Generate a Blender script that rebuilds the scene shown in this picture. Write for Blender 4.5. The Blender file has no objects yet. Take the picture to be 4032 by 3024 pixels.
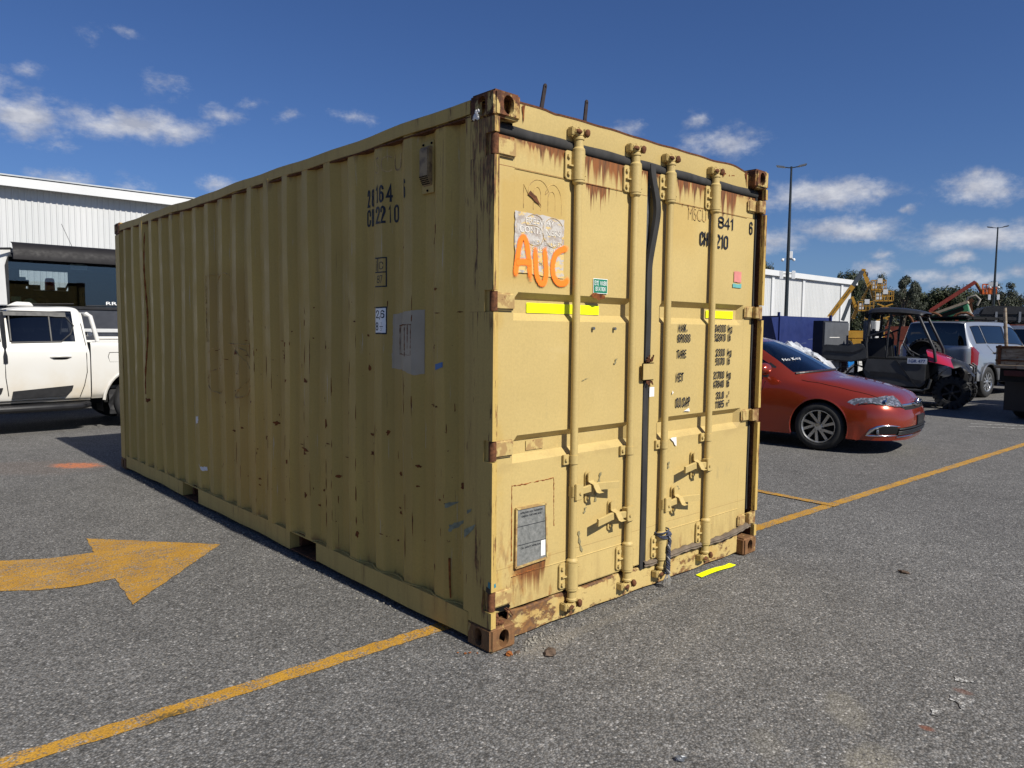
import bpy, bmesh, math, random
from mathutils import Vector, Matrix
R = math.radians
random.seed(7)
scene = bpy.context.scene
COL = scene.collection

# ------------------------------------------------------------------ camera, light, exposure
cam = bpy.data.cameras.new("camera")
cam.sensor_width = 36.0
cam.lens = 25.649
cam.clip_start = 0.05
cam.clip_end = 3000
camo = bpy.data.objects.new("camera", cam)
COL.objects.link(camo)
_r = Vector((0.735104, -0.677884, 0.009803)); _u = Vector((0.042923, 0.060968, 0.997216)); _f = Vector((0.676595, 0.732636, -0.073915))
camo.matrix_world = Matrix(((_r.x, _u.x, -_f.x, -2.187526), (_r.y, _u.y, -_f.y, -2.497566), (_r.z, _u.z, -_f.z, 1.520943), (0, 0, 0, 1)))
scene.camera = camo

SUN_EL, SUN_AZ = 42.1, 178.4          # azimuth clockwise from +Y (the sun stands behind the camera)
sd = Vector((math.sin(R(SUN_AZ)) * math.cos(R(SUN_EL)), math.cos(R(SUN_AZ)) * math.cos(R(SUN_EL)), math.sin(R(SUN_EL))))
sun = bpy.data.lights.new("sun", 'SUN')
sun.energy = 4.2
sun.angle = R(0.53)
sun.color = (1.0, 0.95, 0.86)
suno = bpy.data.objects.new("sun", sun)
COL.objects.link(suno)
suno.rotation_euler = sd.to_track_quat('Z', 'Y').to_euler()
suno.location = sd * 50

scene.render.engine = 'CYCLES'
scene.view_settings.view_transform = 'Standard'
scene.view_settings.look = 'None'
scene.view_settings.exposure = 0.6
scene.view_settings.gamma = 1.0
scene.view_settings.use_curve_mapping = False


# ------------------------------------------------------------------ small node language
class Sk:
    """a socket that can be calculated with"""
    def __init__(s, nt, sock): s.nt, s.s = nt, sock
    def _m(s, op, b=None, c=None, clamp=False):
        n = s.nt.nodes.new('ShaderNodeMath'); n.operation = op; n.use_clamp = clamp
        for i, v in enumerate((s, b, c)):
            if v is None: continue
            if isinstance(v, Sk): s.nt.links.new(v.s, n.inputs[i])
            else: n.inputs[i].default_value = v
        return Sk(s.nt, n.outputs[0])
    def __add__(s, o): return s._m('ADD', o)
    __radd__ = __add__
    def __mul__(s, o): return s._m('MULTIPLY', o)
    __rmul__ = __mul__
    def __sub__(s, o): return s._m('SUBTRACT', o)
    def __rsub__(s, o): return (s * -1.0) + o
    def __truediv__(s, o): return s._m('DIVIDE', o)
    def __gt__(s, o): return s._m('GREATER_THAN', o)
    def __lt__(s, o): return s._m('LESS_THAN', o)
    def abs(s): return s._m('ABSOLUTE')
    def max(s, o): return s._m('MAXIMUM', o)
    def min(s, o): return s._m('MINIMUM', o)
    def pow(s, o): return s._m('POWER', o)
    def step(s, a, b):
        n = s.nt.nodes.new('ShaderNodeMapRange'); n.interpolation_type = 'SMOOTHSTEP'
        s.nt.links.new(s.s, n.inputs[0]); n.inputs[1].default_value = a; n.inputs[2].default_value = b
        return Sk(s.nt, n.outputs[0])
    def lin(s, a, b, c=0.0, d=1.0):
        n = s.nt.nodes.new('ShaderNodeMapRange')
        s.nt.links.new(s.s, n.inputs[0])
        for i, v in enumerate((a, b, c, d)): n.inputs[i + 1].default_value = v
        return Sk(s.nt, n.outputs[0])


class NT:
    def __init__(s, nt):
        s.nt = nt
        s._obj = None
    def new(s, t, **kw):
        n = s.nt.nodes.new(t)
        for k, v in kw.items(): setattr(n, k, v)
        return n
    def put(s, inp, v):
        if isinstance(v, Sk): s.nt.links.new(v.s, inp)
        elif isinstance(v, (tuple, list)) and len(v) == 3 and len(inp.default_value) == 4: inp.default_value = (*v, 1)
        else: inp.default_value = v
    def pos(s):
        if s._obj is None: s._obj = s.new('ShaderNodeTexCoord').outputs['Object']
        return Sk(s.nt, s._obj)
    def xyz(s, v=None):
        n = s.new('ShaderNodeSeparateXYZ'); s.put(n.inputs[0], v or s.pos())
        return [Sk(s.nt, o) for o in n.outputs]
    def vec(s, x, y, z):
        n = s.new('ShaderNodeCombineXYZ')
        for i, v in enumerate((x, y, z)): s.put(n.inputs[i], v)
        return Sk(s.nt, n.outputs[0])
    def scale(s, v, k):
        n = s.new('ShaderNodeVectorMath', operation='MULTIPLY'); s.put(n.inputs[0], v); n.inputs[1].default_value = k if isinstance(k, tuple) else (k, k, k)
        return Sk(s.nt, n.outputs[0])
    def noise(s, scale=5.0, detail=3.0, rough=0.55, v=None, dist=0.0, out=0):
        n = s.new('ShaderNodeTexNoise'); v = v or s.pos()
        if isinstance(scale, tuple): v = s.scale(v, scale); scale = 1.0
        s.put(n.inputs['Vector'], v)
        n.inputs['Scale'].default_value = scale; n.inputs['Detail'].default_value = detail; n.inputs['Roughness'].default_value = rough; n.inputs['Distortion'].default_value = dist
        return Sk(s.nt, n.outputs[out])
    def voro(s, scale=5.0, feature='F1', out='Distance', v=None, rnd=1.0):
        n = s.new('ShaderNodeTexVoronoi', feature=feature); s.put(n.inputs['Vector'], v or s.pos()); n.inputs['Scale'].default_value = scale; n.inputs['Randomness'].default_value = rnd
        return Sk(s.nt, n.outputs[out])
    def mix(s, f, a, b):
        n = s.new('ShaderNodeMix', data_type='RGBA'); s.put(n.inputs[0], f); s.put(n.inputs[6], a); s.put(n.inputs[7], b)
        return Sk(s.nt, n.outputs[2])
    def mul(s, a, b):
        n = s.new('ShaderNodeMix', data_type='RGBA', blend_type='MULTIPLY'); n.inputs[0].default_value = 1.0; s.put(n.inputs[6], a); s.put(n.inputs[7], b)
        return Sk(s.nt, n.outputs[2])
    def gray(s, v):
        n = s.new('ShaderNodeCombineColor')
        for i in range(3): s.put(n.inputs[i], v)
        return Sk(s.nt, n.outputs[0])
    def bump(s, h, strength=0.3, dist=0.01):
        n = s.new('ShaderNodeBump'); n.inputs['Strength'].default_value = strength; n.inputs['Distance'].default_value = dist; s.put(n.inputs['Height'], h)
        return Sk(s.nt, n.outputs[0])


def mat(name):
    m = bpy.data.materials.new(name); m.use_nodes = True
    m.node_tree.nodes.clear()
    nt = NT(m.node_tree)
    out = nt.new('ShaderNodeOutputMaterial')
    b = nt.new('ShaderNodeBsdfPrincipled')
    m.node_tree.links.new(b.outputs[0], out.inputs[0])
    nt.b, nt.out, nt.m = b, out, m
    return nt
def setb(nt, color=None, rough=None, metal=None, spec=None, normal=None, coat=None, alpha=None):
    for k, v in (('Base Color', color), ('Roughness', rough), ('Metallic', metal), ('Specular IOR Level', spec), ('Normal', normal), ('Coat Weight', coat), ('Alpha', alpha)):
        if v is not None: nt.put(nt.b.inputs[k], v)
    if coat: nt.b.inputs['Coat Roughness'].default_value = 0.06
    return nt.m
def simple(name, color, rough=0.6, metal=0.0, spec=0.4, var=0.12, nscale=8.0, coat=None, bump=0.0):
    nt = mat(name)
    c = nt.mix(nt.noise(nscale, 4).lin(0.3, 0.7), tuple(x * (1 - var) for x in color), tuple(min(1, x * (1 + var)) for x in color))
    nrm = nt.bump(nt.noise(nscale * 6, 3), bump, 0.005) if bump else None
    return setb(nt, c, nt.noise(nscale * 2, 3).lin(0.3, 0.7, rough * 0.85, min(1, rough * 1.15)), metal, spec, nrm, coat)


# ------------------------------------------------------------------ sky
world = bpy.data.worlds.new("World")
scene.world = world
world.use_nodes = True
world.node_tree.nodes.clear()
w = NT(world.node_tree)
wo = w.new('ShaderNodeOutputWorld'); bg = w.new('ShaderNodeBackground')
world.node_tree.links.new(bg.outputs[0], wo.inputs[0])
sky = w.new('ShaderNodeTexSky', sky_type='NISHITA')
sky.sun_disc = False
sky.sun_elevation = R(SUN_EL); sky.sun_rotation = R(SUN_AZ)
sky.air_density = 1.0; sky.dust_density = 0.6; sky.ozone_density = 2.0
SKY_STRENGTH = 0.06
skyc = Sk(w.nt, sky.outputs[0])
skyc = w.mul(skyc, (0.40, 0.56, 0.88))
gdir = Sk(w.nt, w.new('ShaderNodeTexCoord').outputs['Generated'])
dx, dy, dz = w.xyz(gdir)
az = dx._m('ARCTAN2', dy) * 57.2958
el = dz._m('ARCSINE') * 57.2958
skyc = w.mix(el.lin(7.0, 0.0) * 0.75, skyc, (0.125 / SKY_STRENGTH, 0.215 / SKY_STRENGTH, 0.375 / SKY_STRENGTH))
warp = w.noise(11, 6, 0.62, v=gdir)
warp2 = w.noise(12, 6, 0.62, v=w.scale(gdir, (1, 1.13, -0.9)))
q = w.vec(az + (warp - 0.5) * 4.2, el + (warp2 - 0.5) * 2.2, 0.0)
CL = [(9.64, 13.27, 2.68, 1.8, 1.0), (8.49, 14.86, 1.62, 0.88, 0.6), (16.21, 13.4, 4.87, 1.21, 1.0), (17.54, 16.29, 1.45, 0.94, 0.5), (21.44, 14.82, 1.88, 0.91, 0.85), (23.5, 15.61, 1.05, 0.42, 0.45), (13.63, 18.27, 0.74, 0.66, 0.42), (15.74, 18.96, 0.77, 0.45, 0.36), (10.15, 15.96, 0.97, 0.59, 0.38), (25.95, 14.91, 0.99, 0.68, 0.55), (30.7, 15.23, 1.69, 0.52, 0.5), (11.11, 11.56, 1.59, 0.47, 0.55), (11.75, 9.42, 1.91, 0.8, 0.65), (15.49, 9.47, 1.49, 0.83, 0.6), (21.17, 9.95, 1.54, 0.69, 0.8), (50.94, 14.83, 1.71, 0.79, 0.65), (56.37, 15.05, 1.1, 0.86, 0.65), (58.41, 13.73, 3.38, 1.64, 0.75), (55.69, 12.81, 2.75, 0.88, 0.5), (65.51, 9.67, 5.12, 1.46, 1.1), (69.22, 9.6, 1.85, 0.59, 0.8), (66.92, 7.25, 4.72, 0.96, 1.0), (62.2, 6.63, 2.41, 1.08, 0.9), (75.13, 9.6, 2.71, 1.34, 1.1), (71.28, 8.37, 0.6, 0.42, 0.7), (75.29, 6.39, 5.0, 1.21, 1.1), (69.4, 5.49, 1.17, 0.52, 0.7), (74.08, 5.05, 1.56, 0.66, 0.9), (68.81, 4.47, 1.88, 0.87, 1.0), (70.32, 2.35, 0.93, 0.87, 0.8), (72.08, 3.86, 1.77, 0.6, 0.6), (75.0, 3.62, 2.07, 0.66, 0.7), (73.59, 3.32, 1.58, 0.5, 0.6), (77.06, 3.88, 1.2, 0.48, 0.6), (76.6, 2.27, 1.61, 0.49, 0.5)]
rs = random.Random(3)
for k in range(16):                    # the same broken cumulus goes on round the rest of the horizon
    a = (100 + k * 16.5 + rs.uniform(-4, 4)); a = a - 360 if a > 180 else a
    CL.append((a, rs.uniform(5, 15), rs.uniform(2.5, 6), rs.uniform(0.9, 1.6), rs.uniform(0.7, 1.05)))
dens = None; up = None
for (a, e, ra, re, am) in CL:
    n = w.new('ShaderNodeVectorMath', operation='SUBTRACT'); w.put(n.inputs[0], q); n.inputs[1].default_value = (a, e, 0)
    n2 = w.new('ShaderNodeVectorMath', operation='MULTIPLY'); w.nt.links.new(n.outputs[0], n2.inputs[0]); n2.inputs[1].default_value = (1 / ((1.36 if a < 35 else 1.25) * ra), 1 / ((1.28 if a < 35 else 1.18) * re), 0)
    n3 = w.new('ShaderNodeVectorMath', operation='LENGTH'); w.nt.links.new(n2.outputs[0], n3.inputs[0])
    d = Sk(w.nt, n3.outputs['Value'])._m('MULTIPLY_ADD', -am * 1.0, am * 0.92)
    dens = d if dens is None else dens.max(d)
fb = w.noise(30, 9, 0.66, v=w.scale(gdir, (1, 1, 1.8)))
cover = (dens * 1.2 + (fb - 0.5) * 1.6 - 0.10).step(-0.06, 1.0)
lum = w.noise(26, 6, 0.6, v=w.scale(gdir, (1, 1, 2.2))).lin(0.35, 0.66)
cl_col = w.mix((lum * 0.8 + dens.lin(0.1, 0.8) * 0.2), (0.215, 0.235, 0.30), (0.48, 0.485, 0.51))
cl_col = w.scale(cl_col, 1.0 / SKY_STRENGTH)
final = w.mix(cover * 0.93, skyc, cl_col)
w.put(bg.inputs[0], final)
bg.inputs[1].default_value = SKY_STRENGTH


# ------------------------------------------------------------------ mesh helpers
class MB:
    def __init__(s): s.v, s.f = [], []
    def add(s, vs, fs):
        o = len(s.v); s.v += [tuple(p) for p in vs]; s.f += [tuple(i + o for i in f) for f in fs]; return s
    def box(s, x0, x1, y0, y1, z0, z1, M=None):
        vs = [Vector((x, y, z)) for z in (z0, z1) for y in (y0, y1) for x in (x0, x1)]
        if M: vs = [M @ v for v in vs]
        return s.add(vs, [(0, 2, 3, 1), (4, 5, 7, 6), (0, 1, 5, 4), (2, 6, 7, 3), (0, 4, 6, 2), (1, 3, 7, 5)])
    def bar(s, p, q, w, h, upv=(0, 0, 1), ext=0.0):
        p, q = Vector(p), Vector(q); d = (q - p); L = d.length; d.normalize(); upv = Vector(upv)
        if abs(d.dot(upv)) > 0.98: upv = Vector((1, 0, 0))
        sx = d.cross(upv).normalized(); uz = sx.cross(d)
        vs = []
        for t in (-ext, L + ext):
            for a, b in ((-1, -1), (1, -1), (1, 1), (-1, 1)): vs.append(p + d * t + sx * a * w / 2 + uz * b * h / 2)
        return s.add(vs, [(3, 2, 1, 0), (4, 5, 6, 7), (0, 1, 5, 4), (1, 2, 6, 5), (2, 3, 7, 6), (3, 0, 4, 7)])
    def tube(s, pts, r, n=10, caps=True):
        pts = [Vector(p) for p in pts]; k = len(pts); rr = r if isinstance(r, (list, tuple)) else [r] * k
        prev = None; vs = []
        for i, p in enumerate(pts):
            d = (pts[min(i + 1, k - 1)] - pts[max(i - 1, 0)]).normalized()
            if prev is None:
                a = Vector((0, 0, 1)) if abs(d.z) < 0.9 else Vector((1, 0, 0)); sx = d.cross(a).normalized()
            else: sx = (prev - d * prev.dot(d)).normalized()
            prev = sx; uz = d.cross(sx)
            for j in range(n):
                t = 2 * math.pi * j / n; vs.append(p + (sx * math.cos(t) + uz * math.sin(t)) * rr[i])
        fs = [(i * n + j, i * n + (j + 1) % n, (i + 1) * n + (j + 1) % n, (i + 1) * n + j) for i in range(k - 1) for j in range(n)]
        if caps: fs += [tuple(range(n))[::-1], tuple((k - 1) * n + j for j in range(n))]
        return s.add(vs, fs)
    def cyl(s, p, q, r, n=14, r2=None): return s.tube([p, q], [r, r if r2 is None else r2], n)
    def lathe(s, prof, axis='Y', c=(0, 0, 0), n=32):
        c = Vector(c); vs = []; k = len(prof)
        for i in range(n):
            t = 2 * math.pi * i / n; a, b = math.cos(t), math.sin(t)
            for (r, h) in prof:
                vs.append(c + (Vector((r * a, h, r * b)) if axis == 'Y' else Vector((r * a, r * b, h)) if axis == 'Z' else Vector((h, r * a, r * b))))
        fs = [(i * k + j, i * k + j + 1, ((i + 1) % n) * k + j + 1, ((i + 1) % n) * k + j) for i in range(n) for j in range(k - 1)]
        return s.add(vs, fs)
    def prism(s, poly, h0, h1, axis='Z', M=None):
        """polygon (a, b) pushed along an axis; axis Z: (x,y), Y: (x,z), X: (y,z)"""
        n = len(poly); vs = []
        for h in (h0, h1):
            for a, b in poly: vs.append(Vector((a, b, h) if axis == 'Z' else (a, h, b) if axis == 'Y' else (h, a, b)))
        if M: vs = [M @ v for v in vs]
        return s.add(vs, [tuple(range(n))[::-1], tuple(range(n, 2 * n))] + [(i, (i + 1) % n, n + (i + 1) % n, n + i) for i in range(n)])
    def grid(s, P):
        I, J = len(P), len(P[0])
        return s.add([p for row in P for p in row], [(i * J + j, i * J + j + 1, (i + 1) * J + j + 1, (i + 1) * J + j) for i in range(I - 1) for j in range(J - 1)])
    def poly(s, pts): return s.add(pts, [tuple(range(len(pts)))])
    def sphere(s, c, r, n=10, m=6, sc=(1, 1, 1), jit=0.0, rnd=random):
        c = Vector(c); vs = [c + Vector((0, 0, r * sc[2]))]
        for i in range(1, m):
            t = math.pi * i / m
            for j in range(n):
                p = 2 * math.pi * j / n; k = 1 + rnd.uniform(-jit, jit)
                vs.append(c + Vector((r * sc[0] * math.sin(t) * math.cos(p), r * sc[1] * math.sin(t) * math.sin(p), r * sc[2] * math.cos(t))) * 1.0 + Vector((0, 0, 0)) if not jit else c + Vector((r * sc[0] * math.sin(t) * math.cos(p) * k, r * sc[1] * math.sin(t) * math.sin(p) * k, r * sc[2] * math.cos(t) * k)))
        vs.append(c - Vector((0, 0, r * sc[2]))); L = len(vs) - 1
        fs = [(0, 1 + j, 1 + (j + 1) % n) for j in range(n)]
        for i in range(m - 2): fs += [(1 + i * n + j, 1 + (i + 1) * n + j, 1 + (i + 1) * n + (j + 1) % n, 1 + i * n + (j + 1) % n) for j in range(n)]
        fs += [(L, 1 + (m - 2) * n + (j + 1) % n, 1 + (m - 2) * n + j) for j in range(n)]
        return s.add(vs, fs)
    def mesh(s, name, bevel=0.0, smooth=None, merge=0.0, recalc=True, segs=2):
        me = bpy.data.meshes.new(name); me.from_pydata(s.v, [], s.f)
        bm = bmesh.new(); bm.from_mesh(me)
        if merge: bmesh.ops.remove_doubles(bm, verts=bm.verts, dist=merge)
        if recalc: bmesh.ops.recalc_face_normals(bm, faces=bm.faces)
        if bevel:
            es = [e for e in bm.edges if len(e.link_faces) == 2 and e.calc_face_angle(0) > R(28)]
            bmesh.ops.bevel(bm, geom=es, offset=bevel, segments=segs, affect='EDGES', clamp_overlap=True)
        if smooth is not None:
            for f in bm.faces: f.smooth = True
            for e in bm.edges:
                if len(e.link_faces) == 2 and e.calc_face_angle(0) > R(smooth): e.smooth = False
        bm.to_mesh(me); bm.free()
        return me
    def split(s):
        """one builder for each separate piece"""
        par = list(range(len(s.v)))
        def find(i):
            while par[i] != i: par[i] = par[par[i]]; i = par[i]
            return i
        for f in s.f:
            for j in f[1:]: par[find(j)] = find(f[0])
        out = {}
        for f in s.f: out.setdefault(find(f[0]), []).append(f)
        res = []
        for fs in out.values():
            ix = {}; b = MB()
            for f in fs: b.f.append(tuple(ix.setdefault(i, len(ix)) for i in f))
            b.v = [s.v[i] for i in ix]; res.append(b)
        return res
    def build_each(s, name, m=None, parent=None, weld=0.0, **kw):
        if weld:
            key = {}; mp = []
            for i, p in enumerate(s.v): mp.append(key.setdefault(tuple(round(c / weld) for c in p), i))
            s.f = [tuple(mp[i] for i in f) for f in s.f]; s.f = [f for f in s.f if len(set(f)) == len(f)]
        return [b.build(name, m, parent, **kw) for b in s.split()]
    def build(s, name, m=None, parent=None, bevel=0.0, smooth=None, **kw):
        extra = {k: kw.pop(k) for k in ('label', 'kind', 'category', 'group') if k in kw}
        return obj(name, s.mesh(name, bevel, smooth, **kw), m, parent, **extra)


def obj(name, me, m=None, parent=None, **props):
    o = bpy.data.objects.new(name, me); COL.objects.link(o)
    if m is not None and len(me.materials) == 0: me.materials.append(m)
    if parent is not None: o.parent = parent
    for k, v in props.items():
        if v: o[k] = v
    return o
def thing(name, label, cat, loc=(0, 0, 0), rz=0.0, group=None):
    o = bpy.data.objects.new(name, None); COL.objects.link(o)
    o.location = loc; o.rotation_euler = (0, 0, rz); o.empty_display_size = 0.2
    o['label'] = label; o['category'] = cat
    if group: o['group'] = group
    return o
def tag(o, label, cat, group=None):
    o['label'] = label; o['category'] = cat
    if group: o['group'] = group
    return o
def copy_tree(o, parent=None):
    c = o.copy(); COL.objects.link(c)
    if parent is not None: c.parent = parent; c.matrix_parent_inverse = o.matrix_parent_inverse
    for ch in [x for x in bpy.data.objects if x.parent == o]: copy_tree(ch, c)
    return c

# flat print: the built-in face, set as mesh
def text_mesh(txt, w, h, bold=0.0, res=3):
    """mesh in the XY plane, exactly w wide and h tall (cap height), origin at its lower left"""
    cu = bpy.data.curves.new("lettering", 'FONT'); cu.body = txt; cu.size = 1.0; cu.offset = bold; cu.resolution_u = res
    o = bpy.data.objects.new("lettering_tmp", cu); COL.objects.link(o)
    bpy.context.view_layer.update()
    me = bpy.data.meshes.new_from_object(o.evaluated_get(bpy.context.evaluated_depsgraph_get()))
    bpy.data.objects.remove(o); bpy.data.curves.remove(cu)
    xs = [v.co.x for v in me.vertices]; ys = [v.co.y for v in me.vertices]
    x0, x1, y0, y1 = min(xs), max(xs), min(ys), max(ys)
    lo = min(0.0, y0) if txt and not any(c in 'gjpqy,' for c in txt) else 0.0
    cap = max(ys) - lo
    for v in me.vertices: v.co = ((v.co.x - x0) / (x1 - x0) * w, (v.co.y - lo) / cap * h, 0)
    return me
def text_on_front(txt, x0, x1, z0, z1, y, m, parent, bold=0.0, name='lettering', slant=0.0):
    me = text_mesh(txt, x1 - x0, z1 - z0, bold)
    for v in me.vertices: v.co = (x0 + v.co.x + slant * v.co.y, y, z0 + v.co.y)
    return obj(name, me, m, parent)

# condensed stencil-gothic lettering drawn as strokes (weight tables, container numbers)
def _arc(cx, cy, rx, ry, a0, a1, n=7): return [(cx + rx * math.cos(R(a0 + (a1 - a0) * k / n)), cy + ry * math.sin(R(a0 + (a1 - a0) * k / n))) for k in range(n + 1)]
_q = 0.20
_top = lambda y: _arc(.5, y, .5, _q, 180, 0, 10)
_loop = lambda y0, y1: _arc(.5, y1 - _q, .5, _q, 180, 0, 10) + _arc(.5, y0 + _q, .5, _q, 0, -180, 10) + [(0, y1 - _q)]
GLYPH = {
 '0': (1, [_loop(0, 1)]), 'O': (1, [_loop(0, 1)]), '1': (.55, [[(.1, .80), (.75, 1.0), (.75, 0)]]),
 '2': (1, [[(0, .74)] + _arc(.5, .8, .5, _q, 180, 0, 10) + [(1, .66), (0, 0), (1, 0)]]),
 '3': (1, [[(0, .76)] + _arc(.5, .8, .5, _q, 180, 0, 10) + _arc(.5, .68, .5, .16, 0, -80, 5) , _arc(.5, .36, .5, .16, 80, 0, 5) + _arc(.5, .2, .5, _q, 0, -180, 10) + [(0, .26)]]),
 '4': (1, [[(.78, 0), (.78, 1), (0, .28), (1, .28)]]),
 '5': (1, [[(.95, 1), (.05, 1), (.02, .52)] + _arc(.5, .44, .5, .16, 140, 0, 8) + _arc(.5, .2, .5, _q, 0, -155, 9)]),
 '6': (1, [_arc(.5, .8, .5, _q, 12, 180, 10) + _arc(.5, .2, .5, _q, 180, 360, 10) + _arc(.5, .42, .5, .16, 0, 170, 8)]),
 '7': (1, [[(0, 1), (1, 1), (.35, 0)]]),
 '8': (1, [_loop(0, .52), _loop(.52, 1)]), '9': (1, [[(0, .24)] + _arc(.5, .2, .5, _q, 180, 360, 10) + _arc(.5, .8, .5, _q, 0, 180, 10) + _arc(.5, .58, .5, .16, 180, 350, 8)]),
 'C': (1, [[(1, .70)] + _arc(.5, .8, .5, _q, 0, 180, 10) + _arc(.5, .2, .5, _q, 180, 360, 10) + [(1, .30)]]),
 'G': (1, [[(1, .72)] + _arc(.5, .8, .5, _q, 0, 180, 10) + _arc(.5, .2, .5, _q, 180, 360, 10) + [(1, .48), (.55, .48)]]),
 'H': (1, [[(0, 0), (0, 1)], [(1, 0), (1, 1)], [(0, .5), (1, .5)]]), 'M': (1.35, [[(0, 0), (0, 1), (.5, .15), (1, 1), (1, 0)]]), 'N': (1, [[(0, 0), (0, 1), (1, 0), (1, 1)]]),
 'A': (1.1, [[(0, 0), (.5, 1), (1, 0)], [(.2, .3), (.8, .3)]]), 'X': (1.05, [[(0, 0), (1, 1)], [(0, 1), (1, 0)]]),
 'R': (1, [[(0, 0), (0, 1)] + [(.4, 1)] + _arc(.5, .76, .5, .24, 90, -90, 10) + [(0, .52)], [(.5, .52), (1, 0)]]), 'P': (1, [[(0, 0), (0, 1), (.4, 1)] + _arc(.5, .74, .5, .26, 90, -90, 10) + [(0, .48)]]),
 'S': (1, [[(1, .74)] + _arc(.5, .8, .5, _q, 0, 180, 10) + _arc(.45, .68, .45, .16, 180, 250, 4) + _arc(.55, .36, .45, .16, 70, 0, 4) + _arc(.5, .2, .5, _q, 0, -180, 10) + [(0, .26)]]),
 'T': (.95, [[(0, 1), (1, 1)], [(.5, 1), (.5, 0)]]), 'E': (.85, [[(1, 1), (0, 1), (0, 0), (1, 0)], [(0, .52), (.85, .52)]]), 'F': (.85, [[(1, 1), (0, 1), (0, 0)], [(0, .52), (.85, .52)]]),
 'U': (1, [[(0, 1)] + _arc(.5, .2, .5, _q, 180, 360, 10) + [(1, 1)]]), 'Y': (1, [[(0, 1), (.5, .5), (1, 1)], [(.5, .5), (.5, 0)]]), 'W': (1.4, [[(0, 1), (.25, 0), (.5, .8), (.75, 0), (1, 1)]]), 'I': (.22, [[(.5, 0), (.5, 1)]]),
 'D': (1, [[(0, 0), (0, 1), (.4, 1)] + _arc(.5, .7, .5, .3, 90, 0, 6) + _arc(.5, .3, .5, .3, 0, -90, 6) + [(0, 0)]]), 'L': (.8, [[(0, 1), (0, 0), (1, 0)]]),
 'k': (.9, [[(0, 0), (0, 1)], [(0, .25), (.9, .68)], [(.35, .42), (1, 0)]]), 'g': (.95, [_arc(.5, .54, .5, .14, 0, 180, 8) + _arc(.5, .16, .5, .14, 180, 360, 8) + [(1, .5)], [(1, .68), (1, -.12)] + _arc(.5, -.12, .5, .14, 0, -170, 8)]),
 'l': (.25, [[(.5, 0), (.5, 1)]]), 'b': (.9, [[(0, 1), (0, 0)], [(0, .2)] + _arc(.5, .16, .5, .16, 180, 360, 8) + _arc(.5, .52, .5, .16, 0, 180, 8)]),
 'm': (1.3, [[(0, 0), (0, 1)], [(0, .8)] + _arc(.25, .8, .25, .2, 180, 0, 6) + [(.5, 0)], [(.5, .8)] + _arc(.75, .8, .25, .2, 180, 0, 6) + [(1, 0)]]), 'f': (.6, [[(.3, 0), (.3, .85), (.5, 1), (1, 1)], [(0, .62), (.9, .62)]]), 't': (.6, [[(.4, 1), (.4, .15), (.6, 0), (1, 0)], [(0, .72), (1, .72)]]),
 '.': (.25, [[(.5, 0), (.5, .13)]]), ',': (.3, [[(.7, .12), (.7, .02), (.3, -.18)]]), ' ': (.55, []), 'i': (.25, [[(.5, 0), (.5, .68)], [(.5, .84), (.5, .96)]])}
def stroke_mesh(txt, w, h, sw, gap=None):
    gap = sw * 0.40 if gap is None else gap
    units = sum(GLYPH[c][0] for c in txt); k = (w - gap * (len(txt) - 1) - sw * len(txt)) / units
    m = MB(); x = 0.0
    for c in txt:
        gw, paths = GLYPH[c]; gw *= k
        for pth in paths:
            P = [Vector((x + sw / 2 + a * gw, sw / 2 + b * (h - sw))) for a, b in pth]
            P = [p for i, p in enumerate(P) if i == 0 or (p - P[i - 1]).length > 1e-5]
            closed = (P[0] - P[-1]).length < 1e-4
            L, Rr = [], []; n = len(P)
            for i, p in enumerate(P):
                a = P[i - 1] if i > 0 else (P[-2] if closed else None); b = P[i + 1] if i < n - 1 else (P[1] if closed else None)
                d1 = (p - a).normalized() if a is not None else (b - p).normalized(); d2 = (b - p).normalized() if b is not None else d1
                t = d1 + d2; t = t.normalized() if t.length > 1e-4 else d1
                nr = Vector((-t.y, t.x)); cs = max(0.45, nr.dot(Vector((-d1.y, d1.x))))
                q_ = p.copy()
                if not closed and i in (0, n - 1) : q_ = p + (d1 * sw * .5 if i else d1 * -sw * .5) * (1 if abs(d1.x) < .5 or abs(d1.y) < .2 else .3)
                L.append(q_ + nr * sw / 2 / cs); Rr.append(q_ - nr * sw / 2 / cs)
            o = len(m.v); m.v += [(v.x, v.y, 0) for v in L] + [(v.x, v.y, 0) for v in Rr]
            m.f += [(o + i, o + n + i, o + n + i + 1, o + i + 1) for i in range(n - 1)]
        x += gw + sw + gap
    me = bpy.data.meshes.new('lettering'); me.from_pydata(m.v, [], m.f); return me

# smooth surface through a net of control points
def cr(p0, p1, p2, p3, t):
    return 0.5 * ((2 * p1) + (p2 - p0) * t + (2 * p0 - 5 * p1 + 4 * p2 - p3) * t * t + (3 * p1 - p0 - 3 * p2 + p3) * t ** 3)
def dense1(pts, k):
    out = []; n = len(pts)
    for i in range(n - 1):
        a, b, c, d = pts[max(i - 1, 0)], pts[i], pts[i + 1], pts[min(i + 2, n - 1)]
        if (b - c).length < 1e-6:
            out += [b.copy() for _ in range(k)]; continue
        # a repeated point is a crease
        if (a - b).length < 1e-6: a = b - (c - b)
        if (d - c).length < 1e-6: d = c + (c - b)
        for s in range(k): out.append(cr(a, b, c, d, s / k))
    out.append(pts[-1].copy())
    return out
def dense(net, ku, kv):
    rows = [dense1([Vector(p) for p in row], kv) for row in net]
    cols = [dense1([rows[i][j] for i in range(len(rows))], ku) for j in range(len(rows[0]))]
    return [[cols[j][i] for j in range(len(cols))] for i in range(len(cols[0]))]
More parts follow.
